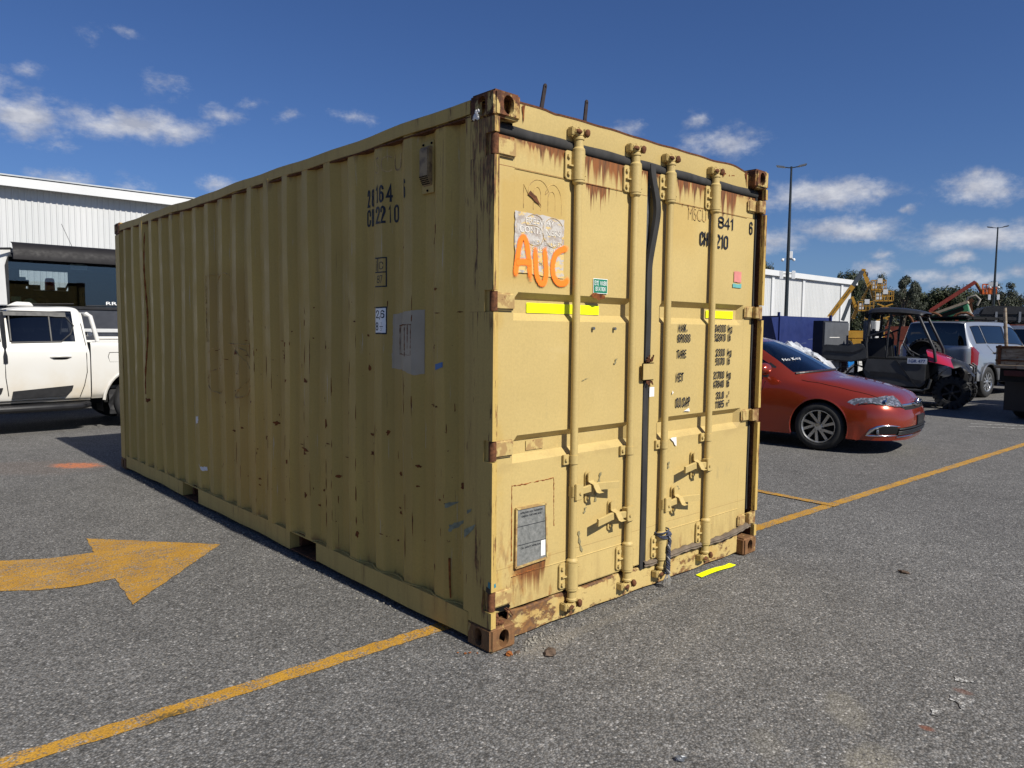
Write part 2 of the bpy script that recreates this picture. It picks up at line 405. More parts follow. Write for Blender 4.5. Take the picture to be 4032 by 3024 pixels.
def shell(net, ku, kv, regions, arches=(), mirror=True, ymin=0.45):
    """net: rows along the body, each from the roof centre (y = 0) out to the sill. regions: [(key, test(u, v, side))]. Returns {key: MB}, plus the surface function."""
    D = dense(net, ku, kv); I, J = len(D), len(D[0])
    out = {}
    for side in ((1, -1) if mirror else (1,)):
        P = [[Vector((p.x, p.y * side, p.z)) for p in row] for row in D]
        if arches:
            for row in P:
                for p in row:
                    if abs(p.y) < ymin: continue
                    for (ax, az_, ar) in arches:
                        d = Vector((p.x - ax, 0, p.z - az_)); L = d.length
                        if 0.88 * ar < L < ar and L > 0: p.x = ax + d.x / L * ar; p.z = az_ + d.z / L * ar
        for i in range(I - 1):
            for j in range(J - 1):
                u, v = (i + 0.5) / ku, (j + 0.5) / kv
                qd = [P[i][j], P[i][j + 1], P[i + 1][j + 1], P[i + 1][j]]
                c = sum(qd, Vector()) / 4
                if abs(c.y) > ymin and any(math.hypot(c.x - ax, c.z - az_) < ar * 0.985 for ax, az_, ar in arches): continue
                key = 'body'
                for k, t in regions:
                    if t(u, v, side): key = k; break
                out.setdefault(key, MB()).add(qd, [(0, 1, 2, 3) if side < 0 else (3, 2, 1, 0)])
    def S(u, v, side=1):
        i = min(int(u * ku), I - 1); j = min(int(v * kv), J - 1); p = D[i][j]
        return Vector((p.x, p.y * side, p.z))
    return out, S

# ------------------------------------------------------------------ materials
RUST_D, RUST_M, RUST_O = (0.055, 0.024, 0.013), (0.15, 0.058, 0.024), (0.33, 0.125, 0.032)
def drips(nt, x, z, ztop, maxlen, thr=0.5, freq=26.0, seed=0.0, x0=None, x1=None):
    """runs of rust that start at height ztop and taper downwards"""
    n = nt.noise(1.0, 2.5, 0.65, v=nt.vec(x * freq, seed, 0.0))
    if x0 is not None: n = n * x.step(x0 - 0.05, x0 + 0.05) * x.step(x1 + 0.05, x1 - 0.05)
    L = ((n - thr) * (1.0 / (0.8 - thr))).max(0.0) * maxlen
    d = (x * 0.0 + ztop) - z
    return ((L - d) / (L * 0.5 + 0.006)).max(0.0).min(1.0) * (d > -0.004)
def wear(nt, scale, thr, soft=0.03, detail=7, rough=0.65, v=None):
    return nt.noise(scale, detail, rough, v=v).step(thr, thr + soft)

CREAM = (0.470, 0.350, 0.136)
def container_paint(name, kind):
    nt = mat(name)
    x, y, z = nt.xyz()
    big = nt.noise(1.3, 4, 0.55).lin(0.3, 0.7)
    fine = nt.noise(90, 3).lin(0.3, 0.7, 0.93, 1.05)
    c = nt.mix(big, tuple(k * 0.93 for k in CREAM), tuple(k * 1.05 for k in CREAM))
    c = nt.mul(c, nt.gray(fine))
    vert = nt.noise((22, 22, 1.2), 5, 0.6)
    rust_tone = nt.mix(nt.noise((60, 60, 6), 4).lin(0.35, 0.65), (0.07, 0.024, 0.010), (0.22, 0.070, 0.018))
    deep_tone = nt.mix(nt.noise(60, 5).lin(0.35, 0.65), (0.075, 0.032, 0.014), (0.20, 0.08, 0.03))
    if kind == 'door':
        # faded tan shadow of an old sticker, grey smears of dirt
        tan = x.step(0.06, 0.11) * x.step(0.58, 0.48) * z.step(1.68, 1.80) * z.step(2.32, 2.20)
        tan2 = x.step(1.30, 1.42) * x.step(1.78, 1.62) * z.step(1.9, 2.12) * z.step(2.34, 2.24)
        c = nt.mix(tan * 0.55 + tan2 * 0.4, c, (0.420, 0.273, 0.073))
        edge = x.step(0.13, 0.10) * nt.noise(3.5, 3).step(0.42, 0.62)
        c = nt.mix(edge * 0.5, c, (0.434, 0.280, 0.063))
        smear = wear(nt, (9, 9, 3), 0.62, 0.12) * nt.noise(2.2, 3).step(0.5, 0.65)
        c = nt.mix(smear * 0.45, c, (0.231, 0.189, 0.098))
        chalk = wear(nt, (3, 3, 9), 0.60, 0.15)
        c = nt.mix(chalk * 0.25, c, (0.504, 0.392, 0.189))
        top = drips(nt, x, z, 2.416, 0.15, 0.40, 30, 1.0) * nt.noise(1.0, 2, v=nt.vec(x * 3.4, 3.3, 0)).step(0.36, 0.5) * (z > 2.2)
        band = (z < 2.425) * (z.step(2.388, 2.414) * nt.noise((30, 30, 18), 4).step(0.38, 0.6)) * 0.9
        runs = drips(nt, x, z, 2.412, 0.34, 0.36, 30, 2.0, 0.62, 1.02) + drips(nt, x, z, 2.412, 0.26, 0.38, 28, 7.0, 1.42, 1.78) + drips(nt, x, z, 2.412, 0.32, 0.36, 30, 9.5, 1.92, 2.16) + drips(nt, x, z, 2.412, 0.15, 0.40, 32, 4.4, 0.24, 0.54) * 0.85
        mid = drips(nt, x, z, 2.276, 0.20, 0.38, 26, 5.0, 0.66, 0.86) + drips(nt, x, z, 2.276, 0.70, 0.46, 15, 8.0, 0.66, 0.90) + drips(nt, x, z, 2.276, 0.07, 0.54, 36, 9.0, 1.45, 2.1)
        plate = drips(nt, x, z, 0.368, 0.30, 0.20, 24, 4.0, 0.20, 0.42)
        low = z.step(0.33, 0.17) * nt.noise((26, 26, 7), 5, 0.65).step(0.56, 0.74)
        lowl = x.step(0.5, 0.06) * z.step(0.75, 0.2) * nt.noise((20, 20, 5), 6, 0.68).step(0.46, 0.58)
        grime = (z.step(0.42, 0.17) * nt.noise((14, 14, 3), 5, 0.65).step(0.42, 0.66) + z.step(1.02, 0.86) * z.step(0.80, 0.88) * nt.noise((6, 6, 20), 4).step(0.45, 0.65) * 0.5).min(1.0)
        c = nt.mix(grime * 0.42, c, (0.24, 0.155, 0.062))
        scr = wear(nt, (4, 4, 55), 0.70, 0.02, 5, 0.7, nt.vec(x + z * 0.35, y, z - x * 0.2)) * nt.noise(1.6, 3).step(0.5, 0.62)
        c = nt.mix(scr * 0.35, c, (0.55, 0.44, 0.24))
        specks = wear(nt, 70, 0.715, 0.02, 4) * nt.noise(2.5, 3).step(0.45, 0.6)
        stain = (top + runs + mid + plate + band).min(1.0)
        halo = (drips(nt, x, z, 2.412, 0.24, 0.36, 9, 12.0) * 0.55 + drips(nt, x, z, 0.38, 0.27, 0.30, 14, 15.0, 0.15, 0.47) * 0.7).min(1.0)
        c = nt.mix(halo * 0.45, c, (0.350, 0.168, 0.038))
        c = nt.mix(stain * 0.93, c, rust_tone)
        c = nt.mix((low + lowl).min(1.0) * 0.85, c, nt.mix(nt.noise(30, 4).step(0.4, 0.6), RUST_M, (0.294, 0.133, 0.035)))
        c = nt.mix(specks, c, deep_tone)
        bh = nt.noise(2.6, 3) * 1.0 + nt.noise(160, 2) * 0.006 + vert * 0.03
        return setb(nt, c, nt.noise(6, 3).lin(0.3, 0.7, 0.42, 0.62), 0, 0.35, nt.bump(bh, 0.25, 0.02))
    if kind == 'side':
        c = nt.mul(c, (1.04, 0.95, 0.62))
        dirt = nt.noise((7, 7, 0.35), 5, 0.6).lin(0.4, 0.72)
        c = nt.mix(dirt * 0.42, c, (0.280, 0.189, 0.063))
        og = nt.noise((1.1, 1.1, 0.5), 4).step(0.45, 0.65)
        c = nt.mix(og * 0.30, c, (0.350, 0.231, 0.059))
        bandm = y.step(2.66, 2.80) * y.step(3.64, 3.48) * z.step(0.85, 1.05) * z.step(2.05, 1.85)
        c = nt.mix(bandm * 0.46 * nt.noise((5, 5, 1.5), 4).lin(0.3, 0.7, 0.6, 1.0), c, (0.30, 0.172, 0.040))
        scr = wear(nt, (60, 60, 2.6), 0.63, 0.03, 5) * nt.noise((5, 5, 1.5), 3).step(0.5, 0.6)
        c = nt.mix(scr * 0.55, c, (0.462, 0.420, 0.336))
        scr2 = wear(nt, (75, 75, 2.0), 0.665, 0.03, 5, v=nt.vec(x + 3.1, y + 1.7, z)) * nt.noise((4, 4, 1.2), 3).step(0.48, 0.6)
        c = nt.mix(scr2 * 0.85, c, deep_tone)
        chips = wear(nt, (26, 26, 34), 0.70, 0.025, 4) * (y.step(3.4, 2.0) * z.step(1.75, 1.2) * 0.9 + 0.1)
        c = nt.mix(chips, c, nt.mix(nt.noise(30, 3), RUST_D, (0.210, 0.070, 0.017)))
        topst = drips(nt, y, z, 2.515, 0.22, 0.50, 11, 3.0)
        c = nt.mix(topst * 0.55, c, (0.17, 0.09, 0.035))
        low = z.step(0.22, 0.15) * nt.noise((18, 18, 10), 4).step(0.5, 0.7)
        c = nt.mix(low * 0.7, c, RUST_M)
        bh = nt.noise(2.2, 3) * 1.0 + vert * 0.05 + nt.noise(160, 2) * 0.006
        return setb(nt, c, nt.noise(6, 3).lin(0.3, 0.7, 0.45, 0.65), 0, 0.3, nt.bump(bh, 0.3, 0.02))
    if kind == 'frame':
        c = nt.mul(c, (1.03, 0.96, 0.74))
        d = nt.noise((14, 14, 1.6), 6, 0.66)
        grime = d.step(0.46, 0.66)
        c = nt.mix(grime * 0.35, c, (0.294, 0.182, 0.056))
        topr = (z.step(1.5, 2.5) * 0.10 + z.step(0.5, 0.1) * 0.05) * y.step(0.25, 0.19)
        r = (d + topr).step(0.62, 0.67)
        pr = (drips(nt, x + y, z, 2.478, 1.5, 0.42, 48, 3.0) + drips(nt, x + y, z, 2.30, 1.1, 0.52, 70, 6.0) + drips(nt, x + y, z, 1.60, 0.8, 0.52, 60, 9.0)).min(1.0) * (x.step(0.05, 0.035) + x.step(2.38, 2.40)).min(1.0) * y.step(0.18, 0.17)
        lip = wear(nt, (50, 50, 5), 0.56, 0.04, 6, 0.65) * y.step(0.032, 0.026)
        r = (r + lip * 0.9).min(1.0)
        r = (r + pr * nt.noise((30, 30, 9), 4).step(0.32, 0.55)).min(1.0)
        stretch = wear(nt, (34, 34, 3.5), 0.655, 0.02, 6, 0.6)
        c = nt.mix(stretch * y.step(0.25, 0.19).max(0.25) * 0.9, c, deep_tone)
        c = nt.mix(r * 0.9, c, nt.mix(nt.noise(35, 4).step(0.35, 0.65), (0.062, 0.026, 0.014), (0.19, 0.076, 0.03)))
        return setb(nt, c, 0.62, 0, 0.3, nt.bump(nt.noise(20, 5) * 0.5 + r * -0.4, 0.35, 0.006))
    if kind == 'cast':
        d = nt.noise((16, 16, 7), 7, 0.68) + z.step(0.5, 0.1) * 0.07 + z.step(2.50, 2.60) * 0.06
        r = d.step(0.44, 0.51)
        tone = nt.mix(nt.noise(24, 5, 0.7).step(0.38, 0.62), RUST_D, RUST_M)
        tone = nt.mix(z.step(1.0, 0.1) * 0.6, tone, nt.mix(nt.noise((30, 30, 9), 5).lin(0.35, 0.65), (0.15, 0.078, 0.036), (0.27, 0.150, 0.062)))
        c = nt.mix(r, nt.mix(nt.noise(12, 4).step(0.4, 0.7), c, (0.350, 0.203, 0.059)), tone)
        return setb(nt, c, 0.75, 0, 0.25, nt.bump(nt.noise(50, 6, 0.7) + r * -0.4, 0.5, 0.006))
    if kind == 'sill':
        d = nt.noise((11, 11, 20), 6, 0.68)
        edge = z.step(0.115, 0.15) * 0.14 + z.step(0.05, 0.012) * 0.10 + x.step(0.6, 0.2) * 0.05
        r = (d + edge + x.step(0.75, 0.25) * 0.045).step(0.545, 0.64)
        runs = drips(nt, x, z, 0.15, 0.10, 0.5, 18, 6.0)
        c = nt.mix(nt.noise(6, 4).step(0.45, 0.7) * 0.5, c, (0.385, 0.217, 0.056))
        c = nt.mix(runs * 0.6, c, (0.238, 0.105, 0.032))
        c = nt.mix(r * 0.92, c, nt.mix(nt.noise(40, 4).step(0.4, 0.62), (0.09, 0.042, 0.026), (0.182, 0.081, 0.028)))
        return setb(nt, c, 0.66, 0, 0.3, nt.bump(nt.noise(30, 5) + r * -0.3, 0.35, 0.005))
    if kind == 'rod':
        s = wear(nt, (60, 60, 26), 0.70, 0.02, 4)
        c = nt.mix(nt.noise((20, 20, 2), 4).step(0.5, 0.75) * 0.35, c, (0.350, 0.252, 0.091))
        c = nt.mix(s * 0.85, c, deep_tone)
        return setb(nt, c, 0.5, 0, 0.35, nt.bump(nt.noise(60, 3), 0.2, 0.002))
    if kind == 'bare':      # hinge leaves where the paint has gone to tan primer
        r = wear(nt, 26, 0.60, 0.06)
        c = nt.mix(nt.noise(22, 4).step(0.42, 0.55), c, (0.329, 0.210, 0.084))
        c = nt.mix(x.step(2.32, 2.40) * nt.noise(30, 4).step(0.35, 0.6) * 0.85, c, (0.168, 0.077, 0.032))
        c = nt.mix(r * 0.7, c, RUST_M)
        return setb(nt, c, 0.6, 0, 0.3, nt.bump(nt.noise(60, 4), 0.25, 0.003))

M = {}
for k in ('door', 'side', 'frame', 'cast', 'sill', 'rod', 'bare'): M[k] = container_paint('cream paint ' + k, k)

def rust_mat(name, a, b):
    nt = mat(name)
    c = nt.mix(nt.noise(38, 6, 0.7).lin(0.35, 0.65), a, b)
    return setb(nt, c, 0.85, 0, 0.2, nt.bump(nt.noise(70, 5, 0.7), 0.6, 0.004))
M['rust'] = rust_mat('rust', RUST_D, (0.17, 0.068, 0.03))
M['rust_orange'] = rust_mat('orange rust', (0.11, 0.035, 0.012), (0.34, 0.115, 0.028))
M['rust_spot'] = rust_mat('rust chip', (0.07, 0.022, 0.010), (0.24, 0.075, 0.018))
def rubber(name, col, r=0.62):
    nt = mat(name)
    c = nt.mix(nt.noise((20, 20, 6), 5).lin(0.3, 0.7), tuple(k * 0.7 for k in col), tuple(k * 1.4 for k in col))
    return setb(nt, c, r, 0, 0.35, nt.bump(nt.noise(60, 4), 0.2, 0.002))
M['gasket'] = rubber('weathered rubber gasket', (0.026, 0.025, 0.024), 0.85)
M['gasket_dirty'] = rubber('dusty rubber gasket', (0.115, 0.088, 0.062), 0.75)
M['tyre'] = rubber('tyre rubber', (0.019, 0.019, 0.019), 0.75)
M['black'] = simple('black plastic', (0.014, 0.014, 0.015), 0.45, 0, 0.4)
M['black_matt'] = simple('matt black', (0.010, 0.010, 0.010), 0.8, 0, 0.2)
M['dark'] = simple('dark void', (0.006, 0.006, 0.006), 0.9, 0, 0.1)
M['ink'] = simple('black lettering', (0.016, 0.018, 0.024), 0.55, 0, 0.3, 0.3, 30)
M['hi_vis'] = simple('fluorescent yellow tape', (0.82, 0.93, 0.005), 0.45, 0, 0.4, 0.03)
M['green'] = simple('green safety sign', (0.010, 0.175, 0.095), 0.4, 0, 0.4, 0.05)
M['white'] = simple('white paint', (0.78, 0.78, 0.76), 0.4, 0, 0.4, 0.03)
M['paper'] = simple('weathered white sticker', (0.72, 0.70, 0.66), 0.6, 0, 0.3, 0.08, 40)
M['steel'] = simple('dull steel', (0.20, 0.21, 0.22), 0.45, 0.7, 0.5, 0.2, 20)
M['dull_bar'] = simple('dark rusty bar', (0.030, 0.022, 0.022), 0.75, 0, 0.25, 0.35, 40)
M['alu'] = simple('alloy', (0.56, 0.57, 0.58), 0.28, 0.85, 0.5, 0.04)
M['chrome'] = simple('chrome', (0.72, 0.73, 0.74), 0.10, 1.0, 0.5, 0.02)

# asphalt: stone chips in dark binder
def asphalt_colour(nt):
    P = nt.pos()
    a = nt.voro(112, 'F1', 'Color'); ar = nt.xyz(a)[0]
    b = nt.voro(64, 'F1', 'Color', v=nt.scale(P, (1.0, 1.07, 1.0))); br = nt.xyz(b)[1]
    d = nt.voro(112, 'F1', 'Distance')
    g = ar.pow(1.3) * 0.122 + 0.092 + (br - 0.5) * 0.045
    g = g * d.lin(0.3, 0.8, 1.07, 0.50)
    g = g + (ar > 0.975) * 0.12 + (br > 0.992) * 0.10
    large = nt.noise(0.42, 5, 0.6).lin(0.3, 0.7, 0.88, 1.12)
    med = nt.noise(3.2, 5, 0.65).lin(0.3, 0.7, 0.88, 1.12)
    g = g * large * med * 0.97
    spot = nt.noise(1.7, 6, 0.7, v=nt.scale(P, (1.0, 0.8, 1.0))).step(0.66, 0.74) * nt.noise(35, 4, 0.7).step(0.35, 0.6)
    g = g * (1.0 - spot * 0.38)
    tint = nt.mix(nt.noise(60, 2).lin(0.35, 0.65), (1.07, 1.0, 0.90), (1.0, 1.0, 0.98))
    c = nt.mul(nt.gray(g), tint)
    return c, d, ar
nt = mat('asphalt'); c, d, ar = asphalt_colour(nt)
x, y, z = nt.xyz()
def ell(cx, cy, rx, ry, ang=0.0):
    ca, sa = math.cos(ang), math.sin(ang)
    X = (x - cx) * ca + (y - cy) * sa; Y = (y - cy) * ca - (x - cx) * sa
    return (X * (1 / rx)).pow(2.0) + (Y * (1 / ry)).pow(2.0)
def soft(e, n=0.9, s=3.0): return (1.0 - e._m('SQRT') + (nt.noise(s, 5, 0.65) - 0.5) * n).step(0.0, 0.55)
orange = soft(ell(-0.33, 6.5, 0.34, 0.20, -0.85), 0.9, 9)
haze_o = soft(ell(-0.75, 6.7, 1.3, 0.55, -0.6), 1.0, 2)
sand = (soft(ell(0.75, -1.33, 0.20, 0.10, 0.6), 1.2, 9) * 0.55 + soft(ell(0.45, -1.55, 0.16, 0.12), 1.2, 9) * 0.8 + soft(ell(0.28, -1.24, 0.14, 0.07, 0.7), 1.2, 9) * 0.35)
dust = soft(ell(0.30, -0.10, 0.28, 0.10, 0.15), 1.0, 12) * 0.75 + soft(ell(0.85, -0.10, 1.15, 0.045, -0.02), 0.9, 10) * 0.5 + soft(ell(0.9, -0.5, 1.0, 0.07, 0.25), 0.9, 6) * 0.22
redm = soft(ell(1.28, -1.60, 0.03, 0.05), 1.0, 30) * 0.4 + soft(ell(0.845, -1.60, 0.025, 0.035), 0.9, 30) * 0.8
c = nt.mix(haze_o * 0.20, c, (0.17, 0.115, 0.085))
c = nt.mix(orange * nt.noise(26, 5, 0.7).step(0.28, 0.62) * 0.85, c, (0.55, 0.165, 0.055))
c = nt.mix(sand.min(1.0) * 0.55 * nt.noise(60, 4).step(0.35, 0.6), c, (0.30, 0.27, 0.20))
c = nt.mix(dust.min(1.0) * 0.5 * nt.noise(80, 4).step(0.3, 0.6), c, (0.25, 0.225, 0.18))
c = nt.mix(redm.min(1.0), c, (0.17, 0.065, 0.038))
M['asphalt'] = setb(nt, c, nt.noise(30, 3).lin(0.3, 0.7, 0.75, 0.95), 0, 0.25, nt.bump(d * -0.9 + ar * 0.5, 0.55, 0.006))

nt = mat('yellow road paint'); c, d, ar = asphalt_colour(nt)
x, y, z = nt.xyz()
worn = (nt.noise(9, 7, 0.72) + (ar - 0.5) * 0.22 + d * 0.28).step(0.63, 0.78)
oil = (1.0 - (((x + 1.30) * 9.0).pow(2.0) + ((y - 0.42) * 26.0).pow(2.0))._m('SQRT') + (nt.noise(30, 5, 0.7) - 0.5) * 1.4).step(0.0, 0.5)
yel = nt.mix(nt.noise(5, 5, 0.6).lin(0.3, 0.7), (0.40, 0.205, 0.022), (0.50, 0.27, 0.034))
yel = nt.mul(yel, nt.gray(d.lin(0.2, 0.8, 1.08, 0.72)))
c2 = nt.mix(worn * 0.75, yel, c)
c2 = nt.mix(oil * nt.noise(70, 4).step(0.3, 0.6) * 0.8, c2, (0.055, 0.045, 0.02))
M['road_yellow'] = setb(nt, c2, 0.75, 0, 0.3, nt.bump(d * -0.8, 0.4, 0.005))
nt = mat('worn arrow paint'); c, d, ar = asphalt_colour(nt)
worn = (nt.noise(5, 7, 0.7) * 0.6 + nt.noise((3, 26, 1), 5, 0.7) * 0.5 + (ar - 0.5) * 0.22 + d * 0.25).step(0.62, 0.84)
yel = nt.mix(nt.noise(4, 5, 0.6).lin(0.3, 0.7), (0.36, 0.185, 0.024), (0.47, 0.25, 0.03))
yel = nt.mul(yel, nt.gray(d.lin(0.2, 0.8, 1.08, 0.74)))
M['arrow'] = setb(nt, nt.mix(worn * 0.8, yel, c), 0.75, 0, 0.3, nt.bump(d * -0.8, 0.4, 0.005))
nt = mat('worn white road paint'); c, d, ar = asphalt_colour(nt)
worn = (nt.noise(20, 6, 0.7) + (ar - 0.5) * 0.3 + d * 0.3).step(0.52, 0.64)
M['road_white'] = setb(nt, nt.mix(worn, (0.46, 0.455, 0.43), c), 0.8, 0, 0.3)

# ------------------------------------------------------------------ ground
g = MB().grid([[(x, y, 0) for y in (-300, -40, -6, 40, 300)] for x in (-300, -40, 20, 100, 400)])
g.build('asphalt_ground', M['asphalt'], kind='structure')
def sheet(name, pts, m, z=0.004, ragged=0.006, step=0.05):
    P = []
    rr = random.Random(len(pts))
    for i in range(len(pts)):
        a, b = Vector((*pts[i], 0)), Vector((*pts[(i + 1) % len(pts)], 0)); n = max(1, int((b - a).length / step))
        nrm = Vector((-(b - a).y, (b - a).x, 0)).normalized()
        for k in range(n): P.append(a.lerp(b, k / n) + nrm * (rr.uniform(-1, 1) * ragged if k else 0) + Vector((0, 0, z)))
    return MB().poly(P).build(name, m, kind='structure', recalc=True)
def line(p, q, wd): 
    p, q = Vector(p), Vector(q); n = Vector((-(q - p).y, (q - p).x)).normalized() * wd / 2
    return [tuple(p - n), tuple(q - n), tuple(q + n), tuple(p + n)]
sheet('painted_line', line((-6.0, 0.62), (45.0, -1.18), 0.093), M['road_yellow'])
sheet('painted_line', line((4.20, 0.20), (4.47, 6.2), 0.085), M['road_yellow'], z=0.008)
sheet('painted_line', line((11.5, 1.19), (12.3, -0.15), 0.10), M['road_white'])
sheet('painted_line', line((11.95, 1.28), (12.7, -0.05), 0.10), M['road_white'])
sheet('painted_arrow', [(-2.3, 3.9), (-2.0, 3.52), (-1.75, 3.30), (-1.478, 3.12), (-1.293, 3.0), (-1.156, 2.955), (-0.983, 2.926), (-0.942, 3.323), (-0.281, 2.564), (-1.065, 1.756), (-1.021, 2.275), (-1.226, 2.28), (-1.405, 2.345), (-1.568, 2.469), (-1.85, 2.70), (-2.15, 2.98), (-2.6, 3.5)], M['arrow'])
for pts in ([(1.36, -1.545), (1.40, -1.53), (1.445, -1.60), (1.40, -1.615)], [(1.15, -1.585), (1.20, -1.575), (1.24, -1.625), (1.20, -1.655), (1.10, -1.66), (1.08, -1.64), (1.14, -1.625)], [(0.96, -1.575), (1.01, -1.56), (1.04, -1.59), (0.97, -1.605)]):
    sheet('paint_splash', pts, M['road_white'], ragged=0.012, step=0.02)

# ------------------------------------------------------------------ the shipping container
W, L, H = 2.438, 6.058, 2.591
box_ = thing('shipping_container', 'weathered cream yellow shipping container with rusty corner castings standing across the parking lines', 'shipping container')
PITCH, E0 = 0.2802, 0.448
def corr(y):
    """depth of the corrugated wall behind the ridge plane"""
    if y < 0.21 or y > 5.88: return 0.0
    t = (y - E0) % PITCH
    if t < 0.066: return 0.036 * t / 0.066
    if t < 0.140: return 0.036
    if t < 0.206: return 0.036 * (0.206 - t) / 0.066
    return 0.0
folds = sorted([E0 + PITCH * k + o for k in range(-1, 21) for o in (0.0, 0.066, 0.140, 0.206)])
XR = 0.007                              # ridge plane of the left wall
ys = [0.168] + [f for f in folds if 0.215 < f < 5.875] + [5.89]
rr = random.Random(5)
def wall_pts(y, z, s=1):
    d = 0.007 * math.sin(y * 2.1 + z * 1.3) * math.sin(z * 1.9 + 0.7) + 0.002 * math.sin(y * 7 + z * 5)
    return d
zs = [0.150, 0.155, 0.17] + [0.17 + (2.50 - 0.17) * k / 26 for k in range(1, 26)] + [2.50, 2.53]
def side_wall(name, xs):
    P = []
    for z in zs:
        row = []
        for y in ys:
            d = corr(y) + wall_pts(y, z)
            row.append((XR + d if xs < 0 else W - XR - d, y, z))
        P.append(row)
    return MB().grid(P).build(name, M['side'], box_, smooth=18)
wall = side_wall('side_wall', -1)
side_wall('side_wall', 1)
# back wall, roof, floor
P = []
for z in (0.15, 1.3, 2.5):
    P.append([(x, 6.03 - (0.036 if int(k / 2) % 2 else 0), z) for k, x in enumerate([0.17 + 2.1 * j / 31 for j in range(32)])])
MB().grid(P).build('end_wall', M['side'], box_)
P = []
for x in (0.05, 2.39): P.append([(x, 0.10 + 5.9 * j / 63, 2.562 + (0.018 if int(j / 2) % 2 else 0)) for j in range(64)])
MB().grid(P).build('roof_panel', M['side'], box_)
f = MB().box(0.06, 2.378, 0.10, 6.0, 0.125, 0.15)
for k in range(20): f.box(0.07, 2.37, 0.3 + k * 0.29, 0.34 + k * 0.29, 0.04, 0.125)
f.build('floor', M['rust'], box_)
# top and bottom side rails
for sx in (0, 1):
    X = (lambda a, b: (a, b)) if sx == 0 else (lambda a, b: (W - b, W - a))
    m = MB()
    xa, xb = X(0.002, 0.062)
    # slightly beaten top rail
    n = 40; P = []
    for j in range(n + 1):
        y = 0.176 + (5.882 - 0.176) * j / n
        dz = 0.004 * math.sin(y * 3.1) + 0.003 * math.sin(y * 9 + 1); dx_ = 0.003 * math.sin(y * 5 + 2)
        P.append([(xa + dx_, y, 2.510 + dz), (xb, y, 2.510 + dz), (xb, y, 2.572 + dz), (xa + dx_, y, 2.572 + dz), (xa + dx_, y, 2.510 + dz)])
    m.grid(P); m.build('top_side_rail', M['frame'], box_, merge=0.0005)
    MB().box(*X(0.005, 0.060), 0.18, 5.878, 2.4985, 2.505).build('rail_shade_strip', M['rust'], box_)  # added strip, its dark rust colour stands in for shade under the rail
    m = MB(); xa, xb = X(0.003, 0.013)
    cuts = [(0.176, 1.709), (2.072, 3.780), (4.150, 5.880)]
    for a, b in cuts:
        n = max(4, int((b - a) / 0.12)); P = []
        for j in range(n + 1):
            y = a + (b - a) * j / n; wv = 0.005 * math.sin(y * 4.3) * math.sin(y * 1.7)
            zb = 0.028 + 0.006 * math.sin(y * 6 + 1) * math.sin(y * 2.3)
            xo = xa + wv if sx == 0 else xb + wv
            xi = xb + wv if sx == 0 else xa + wv
            xf = xb + 0.05 if sx == 0 else xa - 0.05
            P.append([(xf, y, 0.153), (xo, y, 0.153), (xo, y, zb + 0.004), (xf, y, zb), (xf, y, zb + 0.008), (xi, y, zb + 0.01), (xi, y, 0.145)])
        m.grid(P)
        for y in (a, b):
            m.box(*X(0.004, 0.10), y - (0.0 if y == a else 0.008), y + (0.008 if y == a else 0.0), 0.032, 0.150)
    for a, b in ((1.709, 2.072), (3.780, 4.150)):
        m.box(*X(0.006, 0.02), a, b, 0.146, 0.1525)
    m.build('bottom_side_rail', M['frame'], box_)
    for a, b in ((1.717, 2.064), (3.788, 4.142)):
        t = MB(); t.box(*X(0.004, 0.6), a, b, 0.026, 0.034).box(*X(0.3, 0.31), a, b, 0.034, 0.146); t.build('fork_pocket', M['rust'], box_)
# bent weld lip where the wall meets the bottom rail
lip = []
for j in range(160):
    y = 0.2 + 5.66 * j / 159
    lip.append((0.006 + corr(y) * 0.8, y, 0.157 + 0.0025 * math.sin(y * 31)))
MB().tube(lip, 0.004, 5).build('weld_seam', M['frame'], box_)

